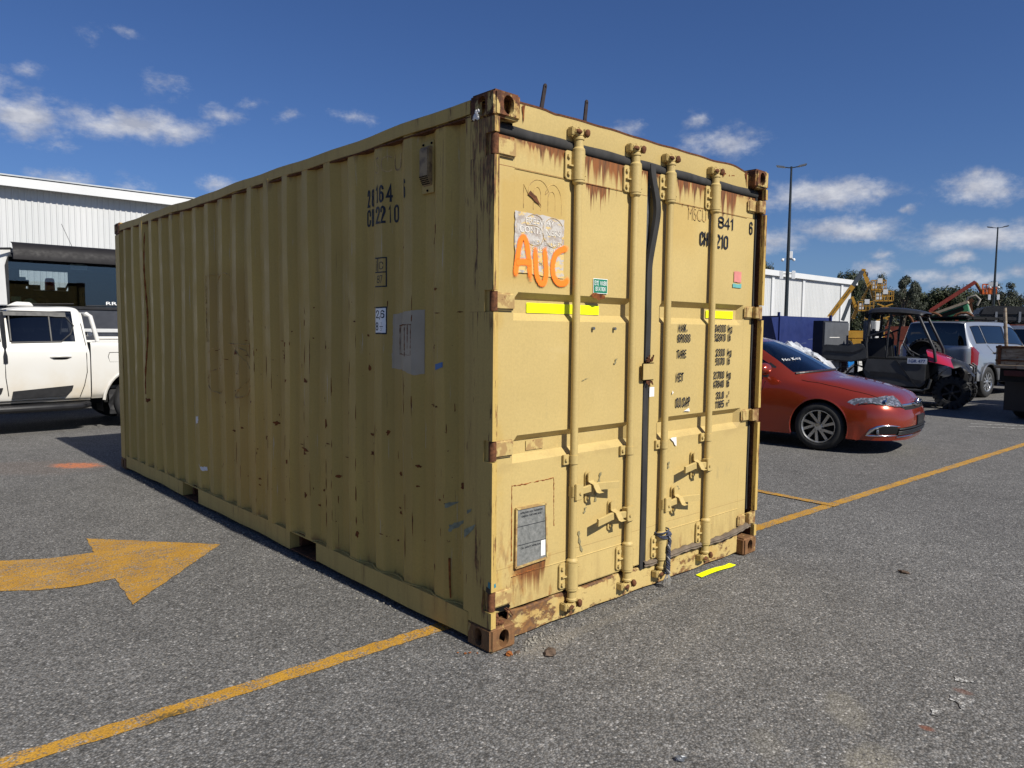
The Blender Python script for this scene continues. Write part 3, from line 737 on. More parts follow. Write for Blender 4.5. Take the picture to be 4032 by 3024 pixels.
# corner castings with their oval holes
def oval(cx, cy, w, h, n=24):
    r = w / 2; pts = []
    for i in range(n):
        t = 2 * math.pi * i / n
        pts.append((cx + r * math.cos(t), cy + (h / 2 - r) * (1 if math.sin(t) >= 0 else -1) + r * math.sin(t)))
    return pts
def casting(px, py, pz, fx, fy, mt):
    """fx, fy: +1 when the outer corner is at the low x / low y end"""
    lx, ly, lz = 0.162, 0.178, 0.118
    bm = bmesh.new(); bmesh.ops.create_cube(bm, size=1.0)
    for v in bm.verts: v.co = Vector(((v.co.x + 0.5) * lx, (v.co.y + 0.5) * ly, (v.co.z + 0.5) * lz))
    bmesh.ops.bevel(bm, geom=list(bm.edges), offset=0.011, segments=3, affect='EDGES')
    me = bpy.data.meshes.new('corner_casting'); bm.to_mesh(me); bm.free()
    o = bpy.data.objects.new('casting_tmp', me); COL.objects.link(o)
    cut = MB()
    cut.box(0.024, lx - 0.024, 0.026, ly - 0.026, 0.024, lz - 0.024)
    cutters = [cut]
    cutters.append(MB().prism(oval(0.084, lz / 2, 0.062, 0.084), -0.05, 0.06, 'Y'))
    cutters.append(MB().prism(oval(0.092, lz / 2, 0.052, 0.084), -0.05, 0.06, 'X'))
    for cmb in cutters:
        co = obj('cutter_tmp', cmb.mesh('cutter_tmp'))
        md = o.modifiers.new('b', 'BOOLEAN'); md.operation = 'DIFFERENCE'; md.solver = 'EXACT'; md.object = co
        bpy.context.view_layer.update()
        me2 = bpy.data.meshes.new_from_object(o.evaluated_get(bpy.context.evaluated_depsgraph_get()))
        o.modifiers.clear(); o.data = me2; bpy.data.objects.remove(co)
    me2 = o.data; bpy.data.objects.remove(o)
    me2.name = 'corner_casting'
    bm = bmesh.new(); bm.from_mesh(me2)
    for v in bm.verts:
        v.co.x = px + v.co.x if fx > 0 else px + lx - v.co.x
        v.co.y = py + v.co.y if fy > 0 else py + ly - v.co.y
        v.co.z += pz
    bmesh.ops.recalc_face_normals(bm, faces=bm.faces)
    for f_ in bm.faces: f_.smooth = True
    for e in bm.edges:
        if len(e.link_faces) == 2 and e.calc_face_angle(0) > R(32): e.smooth = False
    bm.to_mesh(me2); bm.free()
    me2.materials.clear()
    return obj('corner_casting', me2, mt, box_)
for pz in (0.0, H - 0.118):
    for px, fx in ((-0.003, 1), (W - 0.159, -1)):
        for py, fy in ((-0.003, 1), (L - 0.175, -1)):
            casting(px, py, pz, fx, fy, M['cast'])

# corner posts: door end with pockets for the hinge knuckles, plain at the far end
HINGES = (2.355, 1.652, 0.958, 0.246)
HH = 0.088
def door_post(s):
    X = (lambda a: a) if s > 0 else (lambda a: W - a)
    def bx(m, a, b, *r): 
        p, q = sorted((X(a), X(b))); m.box(p, q, *r)
    m = MB()
    zc = [0.1185] + [z for h in sorted(HINGES) for z in (h - HH / 2 - 0.006, h + HH / 2 + 0.006)] + [H - 0.1185]
    for i in range(0, len(zc), 2):
        bx(m, 0.0, 0.010, 0.028, 0.0625, zc[i] if i == 0 else zc[i], zc[i + 1])
        bx(m, 0.0, 0.030, 0.0, 0.028, zc[i], zc[i + 1])
    bx(m, 0.0, 0.010, 0.0625, 0.168, 0.1185, H - 0.1185)
    m.build('corner_post', M['frame'], box_)
    m = MB(); bx(m, 0.012, 0.075, 0.108, 0.166, 0.1185, H - 0.1185); bx(m, 0.0105, 0.016, 0.03, 0.108, 0.1185, H - 0.1185)
    bx(m, 0.012, 0.205, 0.166, 0.176, 0.1185, H - 0.1185)
    m.build('inner_post', M['rust' if s < 0 else 'frame'], box_)
for s in (1, -1): door_post(s)
for a, b in ((0.0, 0.14), (W - 0.14, W)):
    MB().box(a, b, L - 0.16, L - 0.006, 0.1185, H - 0.1185).build('corner_post', M['frame'], box_, bevel=0.006)
# flush strip between post and wall seam on the left side
MB().box(0.0055, 0.012, 0.168, 0.2125, 0.155, 2.508).build('post_flange', M['frame'], box_)

# header with the dented top edge, sill
P = []
for j in range(61):
    x = 0.160 + (2.278 - 0.160) * j / 60
    t = 2.583 + 0.0012 * math.sin(x * 9) + 0.0014 * math.sin(x * 23)
    if x > 1.9: t += 0.005 * math.sin((x - 1.9) * 13.0) * min(1, (x - 1.9) * 6) - 0.16 * max(0, x - 2.10) ** 1.3
    t -= 0.005 * math.exp(-((x - 0.43) / 0.03) ** 2)
    yf = 0.058 - (0.010 * math.sin((x - 1.85) * 8) if x > 1.85 else 0)
    P.append([(x, 0.10, 2.45), (x, 0.062, 2.452), (x, 0.058, 2.468), (x, yf, t - 0.02), (x, yf - 0.002, t), (x, yf + 0.012, t + 0.002), (x, 0.12, t - 0.004)])
MB().grid(P).build('door_header', M['door'], box_, smooth=40)
P2 = [[(p[4][0], p[4][1] - 0.001, p[4][2] - 0.006), (p[4][0], p[4][1] - 0.003, p[4][2] + 0.003), (p[5][0], p[5][1], p[5][2] + 0.004), (p[6][0], p[6][1] + 0.02, p[6][2] + 0.005)] for p in P]
MB().grid(P2).build('header_lip', M['rust'], box_)
P = []
for j in range(81):
    x = 0.158 + (2.282 - 0.158) * j / 80
    t = 0.146 + 0.003 * math.sin(x * 14) + 0.002 * math.sin(x * 41)
    P.append([(x, 0.14, t - 0.01), (x, 0.066, t), (x, 0.058, t - 0.006), (x, 0.057 + 0.003 * math.sin(x * 5), 0.08), (x, 0.056, 0.016 + 0.003 * math.sin(x * 17)), (x, 0.10, 0.014)])
MB().grid(P).build('door_sill', M['sill'], box_, smooth=40)
for x0, x1 in ((0.565, 0.62),): MB().prism([(x0, 0.02), (x1, 0.018), (x1 + 0.004, 0.15), (x0 - 0.004, 0.15)], 0.0525, 0.056, 'Y').build('sill_weld_plate', M['cast'], box_)

# ---- doors
YD = 0.058
def door_leaf(x0, x1, p0, p1):
    zb = [0.166, 0.316, 0.319, 0.322, 0.878, 0.914, 0.980, 1.012, 1.566, 1.603, 1.668, 1.701, 2.272, 2.275, 2.278, 2.414]
    zin = {0.914, 0.980, 1.603, 1.668}
    xb = [x0, x0 + 0.006, p0 - 0.003, p0 + 0.001, p0 + 0.004, p0 + 0.034] + [p0 + 0.034 + (p1 - p0 - 0.068) * k / 8 for k in range(1, 8)] + [p1 - 0.034, p1 - 0.004, p1 - 0.001, p1 + 0.003, x1 - 0.006, x1]
    P = []
    for z in zb:
        row = []
        for x in xb:
            inside = p0 < x < p1
            inner = p0 + 0.03 < x < p1 - 0.03
            y = YD
            if not inside: y = YD - 0.003
            if x in (x0, x1): y = YD + 0.045
            if inner and z in zin: y = YD + 0.038
            if inside and z in (0.319, 2.275): y = YD - 0.0045
            if inside: y += 0.003 * math.sin(x * 5 + z * 3.1) * math.sin(z * 2.7 + x)
            row.append((x, y, z))
        P.append(row)
    m = MB().grid(P)
    m.box(x0 + 0.001, x1 - 0.001, YD + 0.044, YD + 0.055, 0.168, 2.412)
    m.box(x0, x1, YD + 0.002, YD + 0.044, 0.160, 0.1665).box(x0, x1, YD + 0.002, YD + 0.044, 2.4135, 2.42)
    return m
dl = door_leaf(0.047, 1.196, 0.174, 1.098).build('door', M['door'], box_, label='left container door with orange AUC spray and worn sticker')
dr = door_leaf(1.248, 2.376, 1.330, 2.272).build('door', M['door'], box_, label='right container door with black weight table')
# gasket round the doors
m = MB()
P = []
for j in range(60):
    x = 0.05 + 2.345 * j / 59; w_ = 0.002 * math.sin(x * 17)
    P.append([(x, 0.075, 2.47 + w_), (x, 0.055, 2.466 + w_), (x, 0.046, 2.452 + w_), (x, 0.0445, 2.440 + w_), (x, 0.046, 2.428 + w_), (x, 0.056, 2.416), (x, 0.08, 2.414)])
m.grid(P); m.build('door_gasket', M['gasket'], box_, smooth=50)
m = MB(); pts = []
P = []
for j in range(90):
    z = 0.13 + (2.455 - 0.13) * j / 89
    off = 0.036 * math.exp(-((z - 2.21) / 0.14) ** 2) + 0.018 * math.exp(-((z - 2.02) / 0.12) ** 2) + 0.003 * math.sin(z * 5)
    out_ = 0.030 * math.exp(-((z - 2.2) / 0.2) ** 2)
    x = 1.221 + off - 0.004
    yy = 0.050 - out_ + 0.003 * math.sin(z * 7)
    P.append([(x - 0.024, yy + 0.018, z), (x - 0.020, yy, z), (x - 0.004, yy - 0.006, z), (x + 0.010, yy + 0.001, z), (x + 0.023, yy - 0.001, z), (x + 0.025, yy + 0.02, z)])
m.grid(P); m.build('door_gasket', M['gasket'], box_, smooth=50)
MB().box(1.196, 1.248, 0.088, 0.10, 0.15, 2.45).build('door_gap', M['dark'], box_)
MB().prism([(1.203, 1.965), (1.236, 1.972), (1.236, 2.40), (1.206, 2.40)], 0.070, 0.073, 'Y').build('gasket_retainer', M['steel'], box_)
m = MB(); P = []
for j in range(40):
    z = 0.30 + (2.44 - 0.30) * j / 39; wv = 0.003 * math.sin(z * 9)
    P.append([(2.374, 0.078, z), (2.380 + wv, 0.050, z), (2.398 + wv, 0.054, z), (2.406, 0.075, z), (2.408, 0.10, z)])
m.grid(P); m.build('door_gasket', M['gasket'], box_, smooth=50)
# torn bottom gasket hanging out in front of the sill
pts = [(1.225, 0.045, 0.158), (1.30, 0.042, 0.152), (1.40, 0.040, 0.158), (1.53, 0.038, 0.163), (1.66, 0.036, 0.170), (1.79, 0.038, 0.163), (1.90, 0.038, 0.160), (2.04, 0.034, 0.158), (2.17, 0.028, 0.168), (2.28, 0.022, 0.184), (2.36, 0.02, 0.196), (2.405, 0.03, 0.190)]
pts = dense1([Vector(p) for p in pts], 5)
m = MB(); P = []
for i, p in enumerate(pts):
    k = 0.85 + 0.25 * math.sin(i * 1.7)
    P.append([p + Vector((0, 0.02, 0.020 * k)), p + Vector((0, -0.004, 0.019 * k)), p + Vector((0, -0.011, 0.004)), p + Vector((0, -0.003, -0.004)), p + Vector((0, -0.008, -0.013 * k)), p + Vector((0, 0.014, -0.020 * k))])
m.grid(P); m.build('torn_gasket', M['gasket_dirty'], box_, smooth=60)
m = MB(); m.box(0.13, 2.38, 0.086, 0.092, 0.13, 0.172); m.build('threshold_gap', M['dark'], box_)

# hinges: leaf on the door, knuckle in the post
for s in (1, -1):
    X = (lambda a: a) if s > 0 else (lambda a: W - a)
    for h in HINGES:
        m = MB()
        a, b = sorted((X(0.034), X(0.172)))
        sag = -0.012 if (h < 0.5) else 0.0
        m.box(a, b, 0.036, 0.0545, h - HH / 2 + 0.004 + sag, h + HH / 2 - 0.002 + sag)
        pl = m.build('hinge_leaf', M['bare'], box_, bevel=0.009, segs=3)
        m = MB(); m.cyl((X(0.020), 0.022, h - HH / 2 - 0.001), (X(0.020), 0.022, h + HH / 2 + 0.001), 0.0185, 16)
        if s < 0: a, b = sorted((X(0.028), X(0.09))); m.box(a, b, 0.006, 0.034, h - HH / 2 + 0.006, h + HH / 2 - 0.006)
        m.build('hinge_knuckle', M['rust'] if s > 0 else M['bare'], pl, smooth=40, bevel=0.003 if s < 0 else 0)
        if s > 0:
            MB().box(0.012, 0.014, 0.03, 0.064, h - HH / 2 - 0.006, h + HH / 2 + 0.006).build('hinge_pocket', M['dark'], pl)

# lock rods
def hexnut(m, p, r=0.010, t=0.010, axis='Y'):
    m.prism([(p[0] + r * math.cos(k * math.pi / 3 + 0.3), p[2] + r * math.sin(k * math.pi / 3 + 0.3)) for k in range(6)], p[1] - t, p[1], 'Y')
YR, RR = 0.028, 0.0205
ROD = []
def lock_rod(x, handle_dir, hz, seed):
    rn = random.Random(seed)
    m = MB(); m.tube([(x, YR, 0.165), (x, YR, 2.44)], RR, 20, False)
    rod = m.build('lock_rod', M['rod'], box_, smooth=40)
    for zc, hgt in ((2.345, 0.142), (0.245, 0.136)):       # long bearing sleeves bolted to the door
        m = MB()
        m.tube([(x, YR, zc - hgt / 2), (x, YR, zc + hgt / 2)], 0.033, 24)
        m.box(x - 0.033, x + 0.033, YR, 0.0565, zc - hgt / 2 + 0.001, zc + hgt / 2 - 0.001)
        m.build('bearing_sleeve', M['rod'], rod, smooth=40)
        m = MB(); m.prism([(x - 0.078, zc - hgt / 2 + 0.012), (x - 0.066, zc - hgt / 2), (x - 0.0335, zc - hgt / 2), (x - 0.0335, zc + hgt / 2), (x - 0.066, zc + hgt / 2), (x - 0.078, zc + hgt / 2 - 0.012)], 0.044, 0.0535, 'Y')
        pl = m.build('sleeve_plate', M['rod'], rod, bevel=0.002)
        m = MB(); 
        for dz in (-0.042, 0.042): hexnut(m, (x - 0.057, 0.0445, zc + dz), 0.0115, 0.012)
        m.box(x - 0.066, x - 0.034, 0.030, 0.0438, zc - 0.006, zc + 0.001)
        for dz in (-0.048, 0.048): m.cyl((x + 0.026, YR - 0.020, zc + dz), (x + 0.029, YR - 0.024, zc + dz), 0.005, 8)
        m.build_each('sleeve_bolt', M['rod'], rod, smooth=40)
        e = zc + hgt / 2 if zc > 1 else zc - hgt / 2
        i_ = zc - hgt / 2 if zc > 1 else zc + hgt / 2
        sg = 1 if zc > 1 else -1
        m = MB().lathe([(0.0195, 0.0), (0.031, 0.002), (0.031, 0.012), (0.026, 0.018), (0.0205, 0.024)], 'Z', (0, 0, 0), 22)
        m.v = [(x + a, YR + b, i_ - sg * c_) for a, b, c_ in m.v]
        m.build('rod_collar', M['rod'], rod, smooth=35)
        m = MB().lathe([(0.0, 0.0), (0.032, 0.001), (0.032, 0.010), (0.024, 0.020), (0.0235, 0.052), (0.028, 0.056), (0.028, 0.066), (0.020, 0.074), (0.0, 0.076)], 'Z', (0, 0, 0), 22)
        m.v = [(x + a, YR + b, e + sg * c_) for a, b, c_ in m.v]
        m.build('rod_collar', M['rod'], rod, smooth=35)
        # cam: forked hook pointing sideways
        zc2 = e + sg * 0.092
        m = MB()
        m.prism([(x - 0.050, zc2 - 0.010), (x - 0.030, zc2 - 0.022), (x + 0.006, zc2 - 0.020), (x + 0.018, zc2 - 0.004), (x + 0.010, zc2 + 0.020), (x - 0.014, zc2 + 0.012), (x - 0.036, zc2 + 0.020), (x - 0.052, zc2 + 0.012)], 0.006, 0.032, 'Y')
        m.prism([(x - 0.016, zc2 - 0.030), (x + 0.020, zc2 - 0.030), (x + 0.024, zc2 + 0.024), (x - 0.006, zc2 + 0.030)], 0.020, 0.044, 'Y')
        m.build('lock_cam', M['rod'], rod, bevel=0.005)
        # keeper welded to header / sill: two lugs with the cam between them
        m = MB()
        m.prism([(x - 0.060, zc2 - 0.020), (x - 0.047, zc2 - 0.024), (x - 0.044, zc2 + 0.010), (x - 0.052, zc2 + 0.024), (x - 0.060, zc2 + 0.018)], 0.014, 0.0545, 'Y')
        m.build('cam_keeper', M['rod'], rod, bevel=0.004)
        m = MB(); m.prism([(x + 0.034, zc2 - 0.022), (x + 0.052, zc2 - 0.016), (x + 0.050, zc2 + 0.022), (x + 0.036, zc2 + 0.026)], 0.018, 0.0545, 'Y')
        m.build('cam_keeper', M['rod'], rod, bevel=0.004)
        m = MB(); m.sphere((x + 0.046, 0.012, zc2 + 0.002), 0.017, 8, 6, (1, 0.8, 1.25), 0.12, rn); m.sphere((x - 0.024, 0.006, zc2 - 0.002), 0.015, 8, 6, (1.5, 0.8, 0.8), 0.2, rn)
        m.build_each('keeper_bolt', M['rust'], rod, smooth=50)
    # small clamp half way down
    zc = 0.856
    m = MB(); m.tube([(x, YR, zc - 0.024), (x, YR, zc + 0.024)], RR + 0.0045, 20); m.box(x - 0.062, x - 0.020, 0.040, 0.0545, zc - 0.026, zc + 0.026); m.box(x + 0.012, x + 0.048, 0.044, 0.0545, zc - 0.020, zc + 0.026)
    hexnut(m, (x - 0.045, 0.040, zc), 0.011, 0.010); hexnut(m, (x + 0.034, 0.044, zc), 0.006, 0.006)
    m.build('rod_clamp', M['rod'], rod, bevel=0.002, smooth=40)
    # handle hub, bar and catch
    s = handle_dir
    m = MB(); m.prism([(x - s * 0.012, hz - 0.046), (x + s * 0.036, hz - 0.046), (x + s * 0.046, hz - 0.036), (x + s * 0.046, hz + 0.030), (x + s * 0.036, hz + 0.040), (x - s * 0.012, hz + 0.040)], -0.004, 0.010, 'Y')
    m.box(*sorted((x - s * 0.02, x + s * 0.04)), 0.010, 0.044, hz - 0.03, hz + 0.03)
    hexnut(m, (x + s * 0.022, -0.004, hz - 0.012), 0.011, 0.007)
    m.build('handle_hub', M['rod'], rod, bevel=0.003)
    pts = [(x + s * 0.036, 0.012, hz - 0.004), (x + s * 0.12, 0.018, hz + 0.000), (x + s * 0.165, 0.014, hz + 0.004), (x + s * 0.22, 0.000, hz + 0.004), (x + s * 0.315, -0.016, hz + 0.000)]
    P = []
    dp = dense1([Vector(p) for p in pts], 5)
    for i, p in enumerate(dp):
        hgt = 0.017 + 0.003 * min(1, i / 12)
        P.append([p + Vector((0, -0.006, -hgt)), p + Vector((0, -0.008, hgt - 0.003)), p + Vector((0, -0.004, hgt)), p + Vector((0, 0.006, hgt)), p + Vector((0, 0.006, -hgt)), p + Vector((0, -0.006, -hgt))])
    m = MB().grid(P); m.poly(P[-1][:5]); m.build('handle_bar', M['rod'], rod, smooth=40)
    cx = x + s * 0.135
    m = MB()
    m.prism([(cx + a, hz + b) for a, b in oval(0, 0, 0.044, 0.172, 20)], 0.046, 0.0545, 'Y')
    for dz in (-0.058, 0.058): hexnut(m, (cx, 0.0462, hz + dz), 0.012, 0.012)
    m.build('catch_plate', M['rod'], rod, bevel=0.0015)
    m = MB()
    m.prism([(cx + a, hz + 0.055 + b) for a, b in oval(0, 0, 0.040, 0.060, 20)], 0.026, 0.034, 'Y')
    P = []
    for (dx_, y, z) in ((0, 0.030, 0.045), (0.002, 0.024, 0.032), (0.006, -0.004, 0.022), (0.010, -0.010, 0.004), (0.016, -0.020, -0.018), (0.020, -0.034, -0.022)):
        P.append([(cx - 0.020 + dx_, y, hz + z), (cx + 0.020 + dx_, y, hz + z), (cx + 0.020 + dx_, y + 0.007, hz + z), (cx - 0.020 + dx_, y + 0.007, hz + z), (cx - 0.020 + dx_, y, hz + z)])
    m.grid(P); m.poly(P[-1][:4]); m.build('catch_hasp', M['rod'], rod, smooth=50)
    return rod
lock_rod(0.585, 1, 0.690, 1)
lock_rod(1.047, -1, 0.505, 2)
lock_rod(1.372, 1, 0.500, 3)
lock_rod(1.842, -1, 0.690, 4)

# ---- things fixed to the doors
def patch(name, pts, y, m, parent=None, ragged=0.0, **kw):
    """thin sticker / tape / rust chip on the door front"""
    P = []
    rr = random.Random(int(pts[0][0] * 1000))
    for i in range(len(pts)):
        a, b = Vector((pts[i][0], y, pts[i][1])), Vector((pts[(i + 1) % len(pts)][0], y, pts[(i + 1) % len(pts)][1]))
        n = max(1, int((b - a).length / 0.02)) if ragged else 1
        for k in range(n): P.append(a.lerp(b, k / n) + Vector((rr.uniform(-1, 1), 0, rr.uniform(-1, 1))) * (ragged if k else 0))
    mb = MB().poly(P)
    return mb.build(name, m, parent or box_, **kw)
YF = YD - 0.0062
YREC = YD + 0.038 - 0.006
def rect(x0, x1, z0, z1): return [(x0, z0), (x1, z0), (x1, z1), (x0, z1)]
patch('reflective_tape', rect(0.294, 0.834, 1.606, 1.655), YREC, M['hi_vis'], dl)
patch('reflective_tape', rect(1.872, 2.196, 1.609, 1.657), YREC, M['hi_vis'], dr)
sg = patch('safety_sign', rect(0.742, 0.856, 1.718, 1.796), YF, M['white'], dl)
patch('sign_face', rect(0.745, 0.853, 1.721, 1.793), YF - 0.0006, M['green'], sg)
def sof(txt, x0, x1, z0, z1, par, m=None, y=None, sw=0.17):
    me = stroke_mesh(txt, x1 - x0, z1 - z0, (z1 - z0) * sw)
    for v in me.vertices: v.co = (x0 + v.co.x, (YF if y is None else y) - 0.0012, z0 + v.co.y)
    return obj('lettering', me, m or M['ink'], par)
def tof(txt, x0, x1, z0, z1, par, m=None, bold=0.012, y=None, slant=0.0): return text_on_front(txt, x0, x1, z0, z1, (YF if y is None else y) - 0.0012, m or M['ink'], par, bold, 'lettering', slant)
sof('EYE WASH', 0.751, 0.847, 1.761, 1.784, dl, M['white'], None, 0.115)
sof('STATION', 0.758, 0.840, 1.731, 1.753, dl, M['white'], None, 0.115)
# worn advertising sticker
nt = mat('worn silver sticker'); x, y, z = nt.xyz()
c = nt.mix(nt.noise(30, 6, 0.7).step(0.40, 0.56), (0.33, 0.28, 0.24), (0.46, 0.43, 0.39))
c = nt.mix((nt.noise((16, 16, 40), 6, 0.7) + z.step(1.98, 1.78) * 0.13).step(0.56, 0.62), c, (0.60, 0.43, 0.16))
M['sticker'] = setb(nt, c, 0.55, 0, 0.35, nt.bump(nt.noise(90, 4), 0.3, 0.002))
nt = mat('worn silver sticker edge'); c = nt.mix(nt.noise(60, 5, 0.7).step(0.42, 0.55), (0.50, 0.46, 0.40), (0.66, 0.62, 0.55))
M['sticker_ink'] = setb(nt, c, 0.55)
nt = mat('worn print'); c = nt.mix(nt.noise(60, 5, 0.7).step(0.42, 0.55), (0.62, 0.44, 0.17), (0.16, 0.13, 0.10))
M['faint_ink'] = setb(nt, c, 0.6)
st = patch('advert_sticker', [(0.176, 1.795), (0.513, 1.781), (0.513, 2.072), (0.40, 2.078), (0.177, 2.082)], YF, M['sticker'], dl, 0.003)
tof('FREEWAY', 0.245, 0.440, 2.030, 2.058, st, M['sticker_ink'], 0.004, YF - 0.001)
tof('CONTAINERS', 0.205, 0.485, 1.985, 2.016, st, M['sticker_ink'], 0.004, YF - 0.001)
tof('NEW and USED', 0.295, 0.500, 1.936, 1.958, st, M['sticker_ink'], 0.004, YF - 0.001)
tof('SALES and HIRE', 0.290, 0.500, 1.902, 1.924, st, M['sticker_ink'], 0.004, YF - 0.001)
tof('St', 0.335, 0.362, 1.838, 1.856, st, M['faint_ink'], 0.0, YF - 0.001)
tof('PH', 0.245, 0.275, 1.808, 1.826, st, M['faint_ink'], 0.0, YF - 0.001)
# old letters that show through the paint: thin raised outlines
nt = mat('ghost lettering'); M['ghost'] = setb(nt, nt.mix(nt.noise(20, 5, 0.7).step(0.45, 0.6), (0.50, 0.33, 0.11), (0.22, 0.13, 0.05)), 0.6)
def ghost(polys, fn, par, r=0.0016, name='ghost_lettering'):
    m = MB()
    for pl in polys: m.tube([fn(a, b) for a, b in pl], r, 4, False)
    m.build(name, M['ghost'], par)
def arc(cx, cz, rx, rz, a0, a1, n=14): return [(cx + rx * math.cos(R(a0 + (a1 - a0) * k / n)), cz + rz * math.sin(R(a0 + (a1 - a0) * k / n))) for k in range(n + 1)]
FR = lambda a, b: (a, YF + 0.0055, b)
ghost([[(0.235, 2.10), (0.235, 2.21)] + arc(0.335, 2.17, 0.072, 0.075, 180, 20) + arc(0.435, 2.15, 0.06, 0.085, 160, 0) + [(0.495, 2.09)], [(0.30, 2.10), (0.30, 2.17)] + arc(0.325, 2.17, 0.025, 0.04, 180, 0) + [(0.35, 2.10)], [(0.40, 2.10), (0.40, 2.16)] + arc(0.425, 2.16, 0.025, 0.04, 180, 0) + [(0.45, 2.09)]], FR, dl)
FS = lambda a, b: (a, YF - 0.0012, b)
m = MB()
for pl in ([*arc(0.305, 2.035, 0.060, 0.040, 20, 200), *arc(0.305, 1.975, 0.062, 0.048, 90, -150)], arc(0.435, 2.0, 0.075, 0.072, 30, 345, 24)): m.tube([FS(a, b) for a, b in pl], 0.0014, 4, False)
m.build('ghost_lettering', M['ghost'], st)
# orange spray letters
nt = mat('orange spray paint')
uv = nt.new('ShaderNodeAttribute'); uv.attribute_name = 'edge'
e = Sk(nt.nt, uv.outputs['Fac'])
al = (e + (nt.noise(110, 5, 0.7) - 0.5) * 0.9 + (nt.noise((30, 30, 8), 3) - 0.5) * 0.5).step(0.02, 0.75)
nt.b.inputs['Base Color'].default_value = (0.90, 0.20, 0.012, 1); nt.b.inputs['Roughness'].default_value = 0.55
nt.put(nt.b.inputs['Alpha'], al)
M['spray'] = nt.m
def spray(strokes, wd, y, par):
    vs, fs, ed = [], [], []
    for si, st_ in enumerate(strokes):
        p = dense1([Vector((a, 0, b)) for a, b in st_], 8); o = len(vs)
        for i, q_ in enumerate(p):
            d = (p[min(i + 1, len(p) - 1)] - p[max(i - 1, 0)]).normalized(); n = Vector((-d.z, 0, d.x))
            t = i / (len(p) - 1); cap = min(1.0, min(t, 1 - t) * 9 + 0.15)
            for k in (-1.25, -0.5, 0, 0.5, 1.25):
                v = q_ + n * k * wd / 2; vs.append((v.x, y - 0.0004 * si, v.z)); ed.append((0 if abs(k) > 1 else 0.85 if k else 1.0) * cap)
        for i in range(len(p) - 1):
            for k in range(4): fs.append((o + i * 5 + k, o + i * 5 + k + 1, o + (i + 1) * 5 + k + 1, o + (i + 1) * 5 + k))
    me = bpy.data.meshes.new('spray_lettering'); me.from_pydata(vs, [], fs)
    at = me.attributes.new('edge', 'FLOAT', 'POINT')
    for i, v in enumerate(ed): at.data[i].value = v
    return obj('spray_lettering', me, M['spray'], par)
spray([[(0.180, 1.768), (0.186, 1.82), (0.198, 1.89), (0.214, 1.945), (0.234, 1.958), (0.254, 1.925), (0.268, 1.85), (0.280, 1.752)], [(0.180, 1.838), (0.23, 1.845), (0.288, 1.842)],
       [(0.305, 1.925), (0.312, 1.86), (0.320, 1.79), (0.345, 1.752), (0.372, 1.755), (0.385, 1.80), (0.378, 1.87), (0.370, 1.93)],
       [(0.545, 1.932), (0.500, 1.925), (0.455, 1.90), (0.432, 1.85), (0.438, 1.79), (0.475, 1.758), (0.520, 1.760), (0.548, 1.785)]], 0.034, YF - 0.003, dl)
# data plate with its print and white label
nt = mat('dull data plate'); c = nt.mix(nt.noise(40, 5, 0.7).lin(0.35, 0.65), (0.13, 0.135, 0.125), (0.25, 0.25, 0.235)); M['plate'] = setb(nt, c, 0.5, 0.15, 0.5)
pl = MB().prism([(0.203, 0.363), (0.413, 0.372), (0.400, 0.648), (0.204, 0.652)], YF - 0.003, YF + 0.004, 'Y').build('data_plate', M['plate'], dl, bevel=0.002)
m = MB()
for a, b in (((0.200, 0.652), (0.402, 0.649)), ((0.416, 0.370), (0.402, 0.649)), ((0.199, 0.360), (0.416, 0.368)), ((0.199, 0.360), (0.201, 0.652))): m.bar((a[0], YF - 0.002, a[1]), (b[0], YF - 0.002, b[1]), 0.012, 0.010)
m.build('plate_sealant', M['bare'], pl)
yp = YF - 0.0032
tof('APPROVED FOR TRANSPORT', 0.226, 0.386, 0.622, 0.631, pl, None, 0.01, yp)
tof('UNDER CUSTOMS SEAL', 0.236, 0.374, 0.604, 0.613, pl, None, 0.01, yp)
tof('CSC SAFETY APPROVAL', 0.232, 0.374, 0.446, 0.455, pl, None, 0.01, yp)
m = MB()
for z_ in (0.560, 0.467): m.box(0.207, 0.404, yp - 0.0015, yp - 0.001, z_, z_ + 0.0025)
m.build_each('plate_rule', M['ink'], pl)
lb = MB().box(0.372, 0.403, yp - 0.002, yp - 0.0012, 0.385, 0.465).build('validity_label', M['paper'], pl)
# small stickers, tape scraps
patch('pink_sticker', rect(2.132, 2.222, 1.848, 1.918), YF, simple('faded pink', (0.60, 0.22, 0.19), 0.6), dr, 0.002)
patch('teal_sticker', [(2.120, 1.812), (2.226, 1.812), (2.226, 1.840), (2.19, 1.835), (2.118, 1.838)], YF, simple('faded teal', (0.13, 0.38, 0.36), 0.6), dr, 0.002)
patch('white_sticker', rect(1.252, 1.298, 1.142, 1.198), YF + 0.002, M['paper'], dr, 0.001)
patch('torn_sticker', [(1.468, 0.880), (1.530, 0.882), (1.534, 0.826)], YF, M['paper'], dr, 0.003)
patch('torn_sticker', [(1.60, 1.035), (1.655, 1.052), (1.668, 1.030)], YF, M['paper'], dr, 0.002)
patch('torn_sticker', [(1.475, 1.145), (1.490, 1.155), (1.478, 1.168)], YF, M['paper'], dr)
patch('torn_sticker', [(1.470, 0.962), (1.495, 0.975), (1.488, 0.952)], YREC, M['paper'], dr)
patch('faded_sticker', rect(0.30, 0.42, 0.925, 0.975), YREC, M['bare'], dl)
